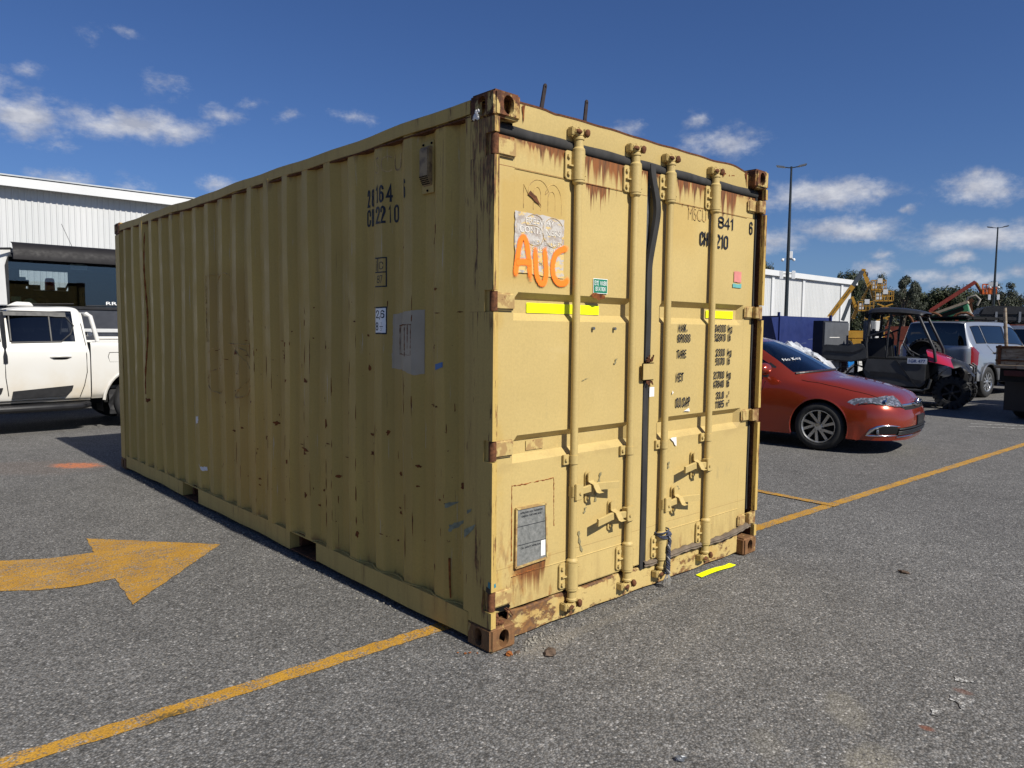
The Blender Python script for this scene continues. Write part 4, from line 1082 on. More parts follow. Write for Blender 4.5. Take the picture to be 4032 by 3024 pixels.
# weight table
for a_ in ([(1.95, 2.515), (1.985, 2.535), (2.0, 2.52), (1.985, 2.515), (1.965, 2.495)], [(2.03, 2.512), (2.038, 2.532), (2.044, 2.512)], [(2.06, 2.515), (2.066, 2.53), (2.10, 2.532), (2.10, 2.522), (2.07, 2.519)], [(0.215, 2.57), (0.235, 2.575), (0.225, 2.49)], [(2.225, 2.56), (2.255, 2.56), (2.262, 2.47), (2.245, 2.52)]): patch('rust_gash', a_, 0.0525, M['rust_spot'], box_, 0.002)
IN = M['ink']
for t, x0, x1, z0, z1 in (('MAX.', 1.522, 1.616, 1.521, 1.568), ('GROSS', 1.517, 1.650, 1.458, 1.507), ('TARE', 1.514, 1.610, 1.363, 1.412), ('NET', 1.511, 1.588, 1.221, 1.273), ('CU.CAP', 1.516, 1.664, 1.064, 1.122),
                         ('24000', 1.918, 2.052, 1.521, 1.569), ('52910', 1.917, 2.052, 1.463, 1.511), ('2300', 1.942, 2.048, 1.366, 1.414), ('5070', 1.942, 2.048, 1.309, 1.356), ('21700', 1.918, 2.048, 1.220, 1.268), ('47840', 1.918, 2.048, 1.162, 1.210), ('33.0', 1.960, 2.052, 1.088, 1.136), ('1165', 1.952, 2.056, 1.030, 1.078),
                         ('lb', 2.080, 2.112, 1.463, 1.511), ('lb', 2.080, 2.112, 1.309, 1.356), ('lb', 2.080, 2.112, 1.162, 1.210), ('m', 2.084, 2.100, 1.092, 1.110), ('3', 2.106, 2.116, 1.112, 1.134), ('ft', 2.084, 2.104, 1.034, 1.062), ('3', 2.110, 2.120, 1.056, 1.078)):
    sof(t, x0, x1, z0, z1, dr, None, None, 0.165)
for z0 in (1.521, 1.366, 1.220): sof('kg', 2.080, 2.128, z0, z0 + 0.048, dr, None, None, 0.15)
for t, x0, x1, z0, z1 in (('2', 1.742, 1.778, 2.182, 2.252), ('841', 1.922, 2.106, 2.176, 2.250), ('CH', 1.722, 1.812, 2.052, 2.136), ('2210', 1.845, 2.046, 2.050, 2.136)):
    if t != '2': sof(t, x0, x1, z0, z1, dr, None, None, 0.15)
sof('6', 2.302, 2.345, 2.170, 2.256, dr, None, YD - 0.0062, 0.14)
tof('MSCU', 1.60, 1.79, 2.196, 2.272, dr, M['ghost'], -0.012, YF + 0.002)
# door scars
for nm, pts, yy, mm in (('rust_gash', [(0.258, 2.168), (0.29, 2.152), (0.33, 2.130), (0.352, 2.118), (0.328, 2.146), (0.296, 2.172), (0.275, 2.186)], YF, 'rust'), ('rust_gash', [(0.72, 1.712), (0.76, 1.720), (0.835, 1.708), (0.83, 1.690), (0.78, 1.682), (0.735, 1.694)], YF - 0.004, 'rust_spot'),
                        ('rust_gash', [(0.585, 0.548), (0.60, 0.575), (0.617, 0.590), (0.61, 0.555)], YF, 'bare')):
    patch(nm, pts, yy, M[mm], dl, 0.005)
m = MB()
for p, q_ in (((0.176, 0.766), (0.468, 0.770)), ((0.468, 0.770), (0.474, 0.52)), ((0.177, 0.766), (0.180, 0.40)), ((0.182, 0.318), (0.34, 0.324))):
    a, b = Vector((p[0], YF + 0.006, p[1])), Vector((q_[0], YF + 0.006, q_[1])); n = 26
    m.tube([a.lerp(b, k / n) + Vector((rr.uniform(-.001, .001), rr.uniform(-.002, .001), rr.uniform(-.002, .002))) for k in range(n + 1)], [0.0035 * rr.uniform(0.3, 1.2) for k in range(n + 1)], 5)
m.build('weld_bead', M['rust_orange'], dl)
m = MB()
for xx in (0.742, 0.918): m.cyl((xx, YF - 0.012, 1.533), (xx, YD, 1.533), 0.008, 8)
m.build_each('door_bolt', M['steel'], dl, smooth=40)
m = MB()
for pl in ([(0.83, 0.755), (0.815, 0.70)], [(0.795, 0.66), (0.79, 0.60)], [(0.66, 0.46), (0.668, 0.40), (0.69, 0.34)], [(0.70, 0.55), (0.712, 0.58)], [(1.46, 0.74), (1.455, 0.70)], [(1.72, 0.66), (1.705, 0.70)], [(0.67, 1.26), (0.70, 1.27), (0.725, 1.272)], [(0.93, 1.34), (0.945, 1.37)], [(1.55, 0.58), (1.575, 0.555)]):
    pp_ = dense1([Vector((a, 0, b)) for a, b in pl], 4); w_ = [0.006 + 0.005 * math.sin(i * 2.1) for i in range(len(pp_))]
    m.grid([[(p.x - w_[i], YF - 0.0004, p.z), (p.x + w_[i], YF - 0.0004, p.z)] for i, p in enumerate(pp_)])
m.build_each('scuff_mark', simple('grey scuff', (0.22, 0.19, 0.10), 0.7, 0, 0.2, 0.2, 40), box_)
# latch block over the seam
MB().box(1.150, 1.266, 0.028, 0.040, 1.240, 1.342).build('anti_rack_block', M['rod'], box_, bevel=0.006)
m = MB()
for k in range(6): m.tube([(1.19 + k * 0.011, 0.036, 1.345 + 0.004 * (k % 2)), (1.185 + k * 0.012, 0.026, 1.362 + 0.012 * (k % 3))], 0.005, 5)
for k in range(5): m.tube([(1.20 + k * 0.012, 0.036, 1.238), (1.195 + k * 0.014, 0.03, 1.222 - 0.008 * (k % 3))], 0.004, 5)
m.build_each('seal_scrap', M['rust'], box_)
# split and rusted through lower left corner
m = MB()
m.poly([(0.050, 0.0515, 0.196), (0.075, 0.0515, 0.178), (0.105, 0.0515, 0.168), (0.150, 0.0515, 0.158), (0.17, 0.0515, 0.178), (0.155, 0.0515, 0.196), (0.130, 0.0515, 0.214), (0.105, 0.0515, 0.206), (0.08, 0.0515, 0.205)])
m.poly([(0.042, 0.0512, 0.318), (0.075, 0.0512, 0.342), (0.06, 0.0512, 0.322), (0.058, 0.0512, 0.308), (0.042, 0.0512, 0.298)])
m.build_each('rust_hole', M['dark'], dl)
m = MB(); rn = random.Random(2)
for c_, r_ in (((0.055, 0.03, 0.132), 0.020), ((0.078, 0.022, 0.128), 0.016), ((0.07, 0.045, 0.150), 0.018), ((0.05, 0.05, 0.165), 0.016), ((0.10, 0.03, 0.123), 0.010)): m.sphere(c_, r_, 7, 5, (1, 1, 0.9), 0.25, rn)
m.build_each('rust_lump', M['rust'], box_)
m = MB(); m.tube([(0.128, 0.05, 0.176), (0.140, 0.044, 0.166), (0.146, 0.042, 0.150), (0.146, 0.046, 0.125)], 0.0035, 5); m.tube([(0.138, 0.05, 0.178), (0.155, 0.044, 0.165), (0.170, 0.044, 0.145), (0.184, 0.046, 0.128)], 0.003, 5)
m.build_each('rusty_wire', M['rust'], box_)
# bars that stand up behind the header
for x0, x1, zt, y0 in ((0.372, 0.402, 2.712, 0.085), (0.690, 0.706, 2.700, 0.085)):
    d = Vector((x1 - x0, 0, zt - 2.57)); nrm = Vector((-d.z, 0, d.x)).normalized() * 0.011
    a, b = Vector((x0, 0, 2.57)), Vector((x1, 0, zt))
    pts = [a - nrm, b - nrm * 0.9 , b + d.normalized() * 0.008 - nrm * 0.4, b + d.normalized() * 0.008 + nrm * 0.4, b + nrm * 0.9, a + nrm]
    st_ = MB().prism([(p.x, p.z) for p in pts], y0, y0 + 0.008, 'Y').build('upright_strap', M['dull_bar'], box_)
    MB().cyl((x1 - d.x * 0.06, y0 - 0.0008, zt - 0.008), (x1 - d.x * 0.06, y0 + 0.0088, zt - 0.008), 0.0045, 10).build('strap_hole', M['dark'], st_)

# ---- print and marks on the corrugated side
def on_side(me, m, name, parent=wall, lift=0.0016):
    """lay a mesh with x = along the wall to the right (towards the doors), y = height onto the corrugation; me.x is -Y"""
    bm = bmesh.new(); bm.from_mesh(me)
    for fy in folds:
        bmesh.ops.bisect_plane(bm, geom=bm.verts[:] + bm.edges[:] + bm.faces[:], plane_co=(-fy, 0, 0), plane_no=(1, 0, 0))
    for v in bm.verts:
        y_, z_ = -v.co.x, v.co.y
        v.co = Vector((XR + corr(y_) + wall_pts(y_, z_) - lift, y_, z_))
    me2 = bpy.data.meshes.new(name); bm.to_mesh(me2); bm.free(); bpy.data.meshes.remove(me)
    return obj(name, me2, m, parent)
def side_text(t, y_left, y_right, z0, z1, m=None, bold=0.02):
    me = stroke_mesh(t, y_left - y_right, z1 - z0, min(0.14 if bold >= 0.01 else 0.10, 0.45 * (y_left - y_right) / (z1 - z0)) * (z1 - z0)) if m is None else text_mesh(t, y_left - y_right, z1 - z0, bold)
    for v in me.vertices: v.co = (-y_left + v.co.x, z0 + v.co.y, 0)
    return on_side(me, m or M['ink'], 'lettering')
def side_patch(name, pts, m, ragged=0.0, lift=0.0016, parent=None):
    P = []; rn = random.Random(int(abs(pts[0][0]) * 997 + pts[0][1] * 31))
    for i in range(len(pts)):
        a, b = Vector((-pts[i][0], pts[i][1], 0)), Vector((-pts[(i + 1) % len(pts)][0], pts[(i + 1) % len(pts)][1], 0))
        n = max(1, int((b - a).length / 0.012)) if ragged else 1
        for k in range(n): P.append(a.lerp(b, k / n) + Vector((rn.uniform(-1, 1), rn.uniform(-1, 1), 0)) * (ragged if k else 0))
    return on_side(MB().poly(P).mesh(name), m, name, parent or wall, lift)
side_text('2', 1.142, 1.112, 2.200, 2.298); side_text('8', 1.098, 1.066, 2.200, 2.298)
side_text('1', 0.998, 0.974, 2.205, 2.300); side_text('6', 0.964, 0.925, 2.203, 2.298); side_text('4', 0.914, 0.876, 2.203, 2.298)
side_text('6', 0.735, 0.716, 2.200, 2.298)
side_text('C', 1.146, 1.106, 2.092, 2.188); side_text('H', 1.096, 1.066, 2.092, 2.188)
side_text('2', 0.999, 0.958, 2.092, 2.186); side_text('2', 0.951, 0.915, 2.092, 2.186); side_text('1', 0.900, 0.885, 2.092, 2.186); side_text('0', 0.871, 0.826, 2.090, 2.186)
side_text('SCU', 1.0, 0.80, 2.36, 2.45, M['ghost'], -0.012)
def frame_patch(y0, y1, z0, z1, t, m): 
    for a in (((y0, z0), (y1, z0), (y1, z0 + t), (y0, z0 + t)), ((y0, z1 - t), (y1, z1 - t), (y1, z1), (y0, z1)), ((y1, z0), (y1 + t, z0), (y1 + t, z1), (y1, z1))): side_patch('printed_frame', a, m, lift=0.0022)
frame_patch(1.004, 0.909, 1.748, 1.910, 0.007, M['ink'])
side_patch('printed_frame', ((1.004, 1.826), (0.909, 1.826), (0.909, 1.832), (1.004, 1.832)), M['ink'], lift=0.0022)
side_patch('printed_frame', ((0.982, 1.826), (0.976, 1.826), (0.976, 1.910), (0.982, 1.910)), M['ink'], lift=0.0022)
side_text('i', 0.998, 0.990, 1.838, 1.892, None, 0.0); side_text('C', 0.966, 0.930, 1.844, 1.886, None, 0.0); side_text('87', 0.988, 0.936, 1.770, 1.812, None, -0.004)
side_patch('height_label', ((1.003, 1.490), (0.909, 1.490), (0.909, 1.642), (1.003, 1.640)), M['ink'], 0.0, 0.0016)
side_patch('height_label_face', ((1.001, 1.499), (0.915, 1.499), (0.915, 1.634), (1.001, 1.632)), M['white'], 0.001, 0.0024)
for a in (('2,6', 0.996, 0.922, 1.578, 1.622, None, 0.015), ('8', 0.999, 0.974, 1.510, 1.556, None, 0.015), ('1', 0.950, 0.941, 1.538, 1.556, None, 0.0), ('2', 0.954, 0.936, 1.508, 1.526, None, 0.0)):
    o = side_text(*a); o.location.x = -0.0012
side_patch('height_label_rule', ((0.960, 1.531), (0.930, 1.531), (0.930, 1.5345), (0.960, 1.5345)), M['ink'], 0.0, 0.003)
nt = mat('primer patch'); M['primer'] = setb(nt, nt.mix(nt.noise(6, 4).lin(0.3, 0.7), (0.34, 0.285, 0.195), (0.41, 0.34, 0.24)), 0.6)
pp = side_patch('repair_patch', ((0.876, 1.600), (0.582, 1.622), (0.582, 1.290), (0.64, 1.280), (0.72, 1.300), (0.880, 1.306)), M['primer'], 0.002)
m = MB(); rn = random.Random(9)
for p, q_ in (((0.810, 1.540), (0.660, 1.545)), ((0.660, 1.545), (0.662, 1.384)), ((0.810, 1.385), (0.662, 1.384)), ((0.810, 1.540), (0.810, 1.385)), ((0.718, 1.53), (0.716, 1.375)), ((0.69, 1.54), (0.69, 1.40))):
    pts = []
    for k in range(17):
        y_ = p[0] + (q_[0] - p[0]) * k / 16; z_ = p[1] + (q_[1] - p[1]) * k / 16 + rn.uniform(-.002, .002)
        pts.append((XR + corr(y_) - 0.0015, y_, z_))
    m.tube(pts, [0.0025 * rn.uniform(0.2, 1.3) for _ in pts], 5)
m.build('weld_bead', M['rust_spot'], wall)
blue = simple('blue tape', (0.05, 0.14, 0.33), 0.5)
side_patch('blue_tape', ((0.444, 1.346), (0.384, 1.360), (0.384, 1.334), (0.444, 1.316)), blue, 0.001)
gsm = simple('grey green scuff', (0.24, 0.25, 0.17), 0.7, 0, 0.2, 0.3, 30)
for a in (((0.372, 0.650), (0.30, 0.668), (0.335, 0.645), (0.372, 0.628)), ((0.352, 0.545), (0.255, 0.585), (0.27, 0.562), (0.352, 0.508))): side_patch('paint_scuff', a, gsm, 0.004)
m = MB()
for a in ([(0.18, 0.655), (0.145, 0.668), (0.15, 0.655), (0.18, 0.636)], [(0.2, 0.556), (0.115, 0.600), (0.13, 0.572), (0.2, 0.515)]): m.poly([(-0.0016, y_, z_) for y_, z_ in a])
m.build_each('paint_scuff', gsm, box_)
for a, mm in (([(0.024, 0.318), (0.004, 0.314), (0.004, 0.342), (0.02, 0.346)], simple('teal tape', (0.04, 0.20, 0.24), 0.5)), ([(0.036, 0.294), (0.006, 0.286), (0.006, 0.314), (0.034, 0.320)], M['black'])):
    MB().poly([(-0.0018, y_, z_) for y_, z_ in a]).build('tape_scrap', mm, box_)
MB().poly([(0.018, -0.0012, 0.316), (0.030, -0.0012, 0.318), (0.026, -0.0012, 0.338), (0.016, -0.0012, 0.334)]).build('tape_scrap', bpy.data.materials['teal tape'], box_)
side_patch('torn_paper', ((3.89, 0.765), (3.755, 0.770), (3.765, 0.715), (3.81, 0.70), (3.84, 0.640), (3.888, 0.632)), M['paper'], 0.008)
side_patch('torn_paper', ((3.78, 0.372), (3.76, 0.340), (3.68, 0.352), (3.675, 0.318), (3.73, 0.316), (3.765, 0.345)), M['paper'], 0.006)
# rust chips knocked into the ridges
spots = [(1.599, 1.077, 0.022, 0.030), (1.60, 1.11, 0.012, 0.05), (1.322, 1.205, 0.030, 0.026), (1.330, 1.16, 0.010, 0.06), (1.589, 0.438, 0.030, 0.018), (1.070, 0.918, 0.042, 0.010), (1.071, 0.807, 0.046, 0.016), (1.060, 0.79, 0.012, 0.05), (0.811, 0.730, 0.018, 0.014), (1.211, 0.313, 0.016, 0.022), (0.498, 1.134, 0.036, 0.010), (0.812, 0.511, 0.014, 0.012), (1.325, 0.857, 0.018, 0.034), (0.270, 0.749, 0.026, 0.020), (2.466, 0.745, 0.05, 0.010), (2.466, 0.718, 0.05, 0.010), (2.51, 0.73, 0.010, 0.02), (2.42, 0.73, 0.010, 0.02), (1.875, 0.735, 0.10, 0.010), (1.86, 0.715, 0.05, 0.012), (4.723, 0.600, 0.06, 0.014), (1.575, 0.931, 0.034, 0.04), (1.844, 0.439, 0.04, 0.026), (2.147, 1.408, 0.055, 0.018), (2.170, 1.325, 0.058, 0.022), (2.154, 1.169, 0.055, 0.018), (1.847, 1.185, 0.055, 0.018), (1.90, 1.186, 0.016, 0.014), (1.597, 1.416, 0.05, 0.030), (1.87, 1.30, 0.012, 0.09), (1.603, 1.075, 0.05, 0.020), (1.60, 1.16, 0.012, 0.06), (5.13, 0.80, 0.04, 0.03), (1.45, 0.62, 0.03, 0.012), (1.33, 1.02, 0.03, 0.012), (2.3, 0.86, 0.03, 0.018), (2.1, 0.62, 0.02, 0.02), (0.9, 0.95, 0.014, 0.02), (0.62, 0.80, 0.02, 0.01), (1.12, 1.30, 0.02, 0.02), (0.47, 0.30, 0.02, 0.015), (2.95, 1.33, 0.03, 0.02), (3.1, 0.72, 0.03, 0.012), (0.75, 1.95, 0.02, 0.008), (0.47, 2.02, 0.02, 0.03), (0.50, 1.96, 0.016, 0.02), (0.45, 1.72, 0.03, 0.010)]
rn = random.Random(21)
for k in range(85): spots.append((rn.uniform(0.25, 3.4), rn.uniform(0.3, 1.7), *rn.choice([(0.004, 0.005), (0.008, 0.005), (0.012, 0.007), (0.028, 0.004), (0.004, 0.012), (0.003, 0.03), (0.016, 0.010)])))
for k in range(64): spots.append((E0 + PITCH * rn.randint(1, 9) - rn.choice([0.004, 0.074]), rn.uniform(0.25, 1.7), rn.choice([0.002, 0.003, 0.005]), rn.uniform(0.008, 0.10)))
acc = bmesh.new()
for (y_, z_, a, b) in spots:
    P = []; n = 11
    for k in range(n):
        t = 2 * math.pi * k / n; q_ = rn.uniform(0.45, 1.1)
        P.append(Vector((-(y_ + a * math.cos(t) * q_), z_ + b * math.sin(t) * q_, 0)))
    me = MB().poly(P).mesh('t'); acc.from_mesh(me); bpy.data.meshes.remove(me)
me = bpy.data.meshes.new('rust_chips'); acc.to_mesh(me); acc.free()
on_side(me, M['rust_spot'], 'rust_chips', wall, 0.0014)['kind'] = 'stuff'
# long rust runs from under the rail and the torn fold near the far end
pts = []
for k in range(40):
    z_ = 2.42 - 1.56 * k / 39; y_ = 5.107 + 0.016 * math.sin(k * 0.21) + (0.03 * (k / 39) ** 2); pts.append((XR + corr(y_) - 0.001, y_, z_))
MB().tube(pts, [0.006 + 0.006 * math.sin(k * 0.9) ** 2 for k in range(40)], 6).build('rust_run', M['rust_orange'], wall)
pts = [(XR + corr(0.345) - 0.0005, 0.345 - 0.010 * (k / 11) ** 2, 0.375 - 0.2 * k / 11) for k in range(12)]
MB().tube(pts, [0.006 - 0.0002 * k for k in range(12)], 6).build('rust_run', M['rust_orange'], wall)
# old brand letters that show as scabby outlines
def SD(a, b): return (XR + corr(a) - 0.0008, a, b)
def dens(pl, k=6): 
    out = []
    for i in range(len(pl) - 1):
        for j in range(k): out.append((pl[i][0] + (pl[i + 1][0] - pl[i][0]) * j / k, pl[i][1] + (pl[i + 1][1] - pl[i][1]) * j / k))
    return out + [pl[-1]]
lets = [dens([(3.52, 1.93), (3.52, 1.40)], 30), dens([(3.52, 1.93), (3.30, 1.935)]), dens(arc(3.17, 1.75, 0.13, 0.185, 180, 0), 2), dens([(3.30, 1.75), (3.30, 1.40)], 20), dens(arc(2.90, 1.75, 0.14, 0.185, 180, 0), 2), dens([(3.03, 1.75), (3.03, 1.40)], 20), dens([(2.76, 1.75), (2.76, 1.40)], 20), dens([(3.56, 1.40), (3.4, 1.41), (3.2, 1.395), (2.74, 1.395)]), dens(arc(3.35, 1.28, 0.15, 0.085, 20, 250), 2), dens(arc(3.35, 1.09, 0.16, 0.10, 100, -140), 2), dens(arc(2.93, 1.18, 0.19, 0.19, 50, 310), 2), dens([(2.96, 1.36), (2.76, 1.21)]), dens([(2.98, 1.0), (2.76, 1.16)])]
m = MB(); rn = random.Random(4)
for pl in lets:
    seg = []
    for (a, b) in pl:
        seg.append((a + rn.uniform(-.004, .004), b + rn.uniform(-.003, .003)))
    m.tube([SD(*p) for p in seg], [rn.choice([0.001, 0.0018, 0.0034, 0.005]) for _ in seg], 4, False)
for k in range(60):
    a = rn.choice([3.52, 3.30, 3.03, 2.96]) - rn.uniform(0, 0.05); b = rn.uniform(1.0, 1.9)
    m.sphere(SD(a, b), rn.uniform(0.002, 0.006), 5, 4, (0.4, 1, 1.6), 0.3, rn)
m.build('ghost_lettering', M['ghost'], wall)
# ventilator in the upper corner
vy, vz = 0.545, 2.215
nt = mat('brown grimy vent'); M['vent'] = setb(nt, nt.mix(nt.noise(16, 5, 0.7).step(0.4, 0.65), (0.30, 0.21, 0.10), (0.12, 0.075, 0.04)), 0.6)
xv = XR + 0.034
m = MB(); m.prism([(xv, 2.236), (xv - 0.010, 2.240), (xv - 0.034, 2.285), (xv - 0.034, 2.420), (xv - 0.026, 2.432), (xv, 2.436)], 0.512, 0.588, 'Y')
vt = m.build('side_vent', M['vent'], box_, bevel=0.005)
m = MB(); m.box(xv - 0.006, xv + 0.001, 0.500, 0.600, 2.205, 2.462); m.build('vent_flange', M['frame'], vt, bevel=0.002)
m = MB()
for k in range(5):
    for j in range(6): m.cyl((xv - 0.0165 - k * 0.0045, 0.522 + j * 0.0115, 2.250 + k * 0.0085), (xv - 0.019 - k * 0.0045, 0.522 + j * 0.0115, 2.249 + k * 0.0085), 0.0035, 6)
for yy, zz in ((0.515, 2.448), (0.585, 2.448), (0.55, 2.218)): m.cyl((xv - 0.006, yy, zz), (xv - 0.012, yy, zz), 0.006, 8)
m.build('vent_holes', M['dark'], vt, kind='stuff')
# knob of dirt in the casting, white bird or foam spot
m = MB(); rn = random.Random(8)
for k in range(14): m.sphere((-0.004, 0.125 + rn.uniform(-.022, .022), 2.497 + rn.uniform(-.02, .016)), rn.uniform(0.005, 0.012), 6, 5, (0.5, 1, 1), 0.3, rn)
m.build('sealant_blob', M['paper'], box_, smooth=60)

# ------------------------------------------------------------------ the two white sheds
nt = mat('white ribbed cladding'); M['clad'] = setb(nt, nt.mix(nt.noise((0.6, 0.6, 0.15), 4).lin(0.3, 0.7), (0.47, 0.48, 0.475), (0.53, 0.535, 0.53)), 0.45, 0, 0.4)
M['fascia'] = simple('white fascia', (0.58, 0.585, 0.58), 0.4, 0, 0.4, 0.03, 0.7)
M['roof_sheet'] = simple('zinc roof sheet', (0.42, 0.44, 0.45), 0.4, 0.2, 0.5, 0.06, 0.5)
def shed(name, label, x0, x1, yw, h, pitch, depth, pilasters=()):
    t = thing(name, label, 'shed', (x0, yw, 0))
    Lx = x1 - x0
    pts = []; x = 0.0
    while x < Lx:
        pts += [(x, 0), (x + pitch * 0.62, 0), (x + pitch * 0.70, -0.028), (x + pitch * 0.92, -0.028)]
        x += pitch
    pts.append((Lx, 0))
    P = [[(min(a, Lx), b, z) for a, b in pts] for z in (0.0, h)]
    m = MB().grid(P); m.build('wall', M['clad'], t)
    m = MB(); m.box(0, 0.05, 0.02, depth, 0, h).box(Lx - 0.05, Lx, 0.02, depth, 0, h).box(0, Lx, depth - 0.1, depth, 0, h)
    m.build('wall', M['clad'], t)
    return t, Lx
t, Lx = shed('white_shed', 'long white ribbed shed with overhanging eave behind the parked truck', -26, 33, 30, 6.62, 0.20, 24)
m = MB(); m.box(-0.4, Lx + 0.2, -0.46, -0.40, 6.53, 6.86).box(-0.4, Lx + 0.2, -0.40, 0.02, 6.60, 6.64); m.build('fascia', M['fascia'], t)
m = MB(); m.prism([(-0.50, 6.89), (-0.50, 6.94), (12.0, 8.2), (24.4, 6.94), (24.4, 6.89), (12.0, 8.15)], -0.5, Lx + 0.3, 'X'); m.build('roof', M['roof_sheet'], t)
t, Lx = shed('white_shed', 'white shed with tall downpipe joints behind the dark lamp post', 43, 76, 30, 6.55, 0.30, 28)
m = MB(); m.box(-0.2, Lx + 0.9, -0.30, -0.02, 6.56, 7.04); m.build('fascia', M['fascia'], t)
for x in (6.7, 16.3, 22.2, 30.6):
    MB().box(x - 0.22, x + 0.22, -0.12, -0.03, 0, 6.55).build('pilaster', M['fascia'], t)
MB().box(17.5 - 4.2, 17.5 - 4.1, -0.10, -0.04, 0, 5.3).build('downpipe', M['steel'], t)
m = MB(); m.prism([(-0.2, 6.9), (-0.2, 7.0), (14.0, 8.0), (28.0, 7.0), (28.0, 6.9), (14.0, 7.9)], -0.3, Lx + 0.9, 'X'); m.build('roof', M['roof_sheet'], t)

# ------------------------------------------------------------------ lamp posts with cameras and antennas
M['pole'] = simple('dark green grey pole', (0.020, 0.026, 0.028), 0.4, 0.2, 0.5)
def lamp_post(x, y, label, ang):
    t = thing('lamp_post', label, 'lamp post', (x, y, 0), ang, 'tall dark lamp posts of the yard')
    m = MB(); m.tube([(0, 0, 0), (0, 0, 5), (0, 0, 9.35)], [0.10, 0.08, 0.045], 12); m.box(-0.2, 0.2, -0.2, 0.2, 0, 0.03); m.build('pole', M['pole'], t, smooth=40)
    for s in (1, -1):
        a = MB(); a.bar((0, 0, 9.28), (s * 0.30, 0, 9.33), 0.05, 0.04); ar = a.build('arm', M['pole'], t)
        MB().prism([(s * 0.26, 9.30), (s * 0.32, 9.37), (s * 0.66, 9.44), (s * 0.68, 9.41), (s * 0.62, 9.36)][::s], -0.11, 0.11, 'Y').build('lamp_head', M['steel'], ar, bevel=0.008)
    for z, s in ((4.32, 1), (4.32, -1), (5.0, 1)):
        m = MB(); m.bar((0, 0, z), (s * 0.32, 0, z), 0.03, 0.03); bk = m.build('bracket', M['pole'], t)
        m = MB()
        if z > 4.9: m.box(0.06, 0.20, -0.06, 0.06, 5.05, 5.38).sphere((-0.24, 0, 4.98), 0.075, 10, 6).sphere((0.26, 0, 4.98), 0.075, 10, 6).box(-0.28, 0.30, -0.03, 0.03, 5.02, 5.05)
        else: m.box(s * 0.27 - 0.085, s * 0.27 + 0.085, -0.04, 0.04, z - 0.25, z + 0.14)
        m.build('camera_unit' if z > 4.9 else 'antenna_panel', M['white'], bk, bevel=0.012)
    return t
lamp_post(31.28, 14.43, 'nearer dark lamp post in front of the white shed, beside the container door', R(-62))
lamp_post(60.39, 13.17, 'farther dark lamp post standing above the black roof box', R(-75))

# ------------------------------------------------------------------ glass, rubber, lights shared by the vehicles
def glass_mat(name, tint, refl=0.10):
    nt = mat(name); nt.nt.nodes.remove(nt.b)
    tr = nt.new('ShaderNodeBsdfTransparent'); tr.inputs[0].default_value = (*tint, 1)
    gl = nt.new('ShaderNodeBsdfGlossy'); gl.inputs['Roughness'].default_value = 0.015; gl.inputs['Color'].default_value = (0.95, 0.97, 1, 1)
    lw = nt.new('ShaderNodeFresnel'); lw.inputs['IOR'].default_value = 1.5
    mx = nt.new('ShaderNodeMixShader')
    f = (Sk(nt.nt, lw.outputs[0]) * 1.25 + refl * 0.2).min(1.0)
    nt.put(mx.inputs[0], f)
    nt.nt.links.new(tr.outputs[0], mx.inputs[1]); nt.nt.links.new(gl.outputs[0], mx.inputs[2]); nt.nt.links.new(mx.outputs[0], nt.out.inputs[0])
    return nt.m
M['glass'] = glass_mat('windscreen glass', (0.62, 0.68, 0.70), 0.20)
M['glass_dark'] = glass_mat('tinted glass', (0.05, 0.055, 0.06))
M['clear'] = glass_mat('lamp glass', (0.85, 0.86, 0.88), 0.4)
M['seat'] = simple('grey seat cloth', (0.028, 0.029, 0.032), 0.9, 0, 0.2)
M['red_lamp'] = simple('red lamp lens', (0.16, 0.006, 0.008), 0.15, 0, 0.6, 0.1, coat=0.6)
M['dash'] = simple('dashboard plastic', (0.02, 0.02, 0.022), 0.7)
def car_paint(name, col, flake=0.35, rough=0.32):
    nt = mat(name)
    dust = nt.noise(2.5, 5, 0.6).lin(0.35, 0.75) * 0.04
    c = nt.mix(dust, col, (0.24, 0.20, 0.16))
    return setb(nt, c, rough, flake, 0.5, nt.bump(nt.noise(900, 1), 0.02, 0.0005), 1.0)

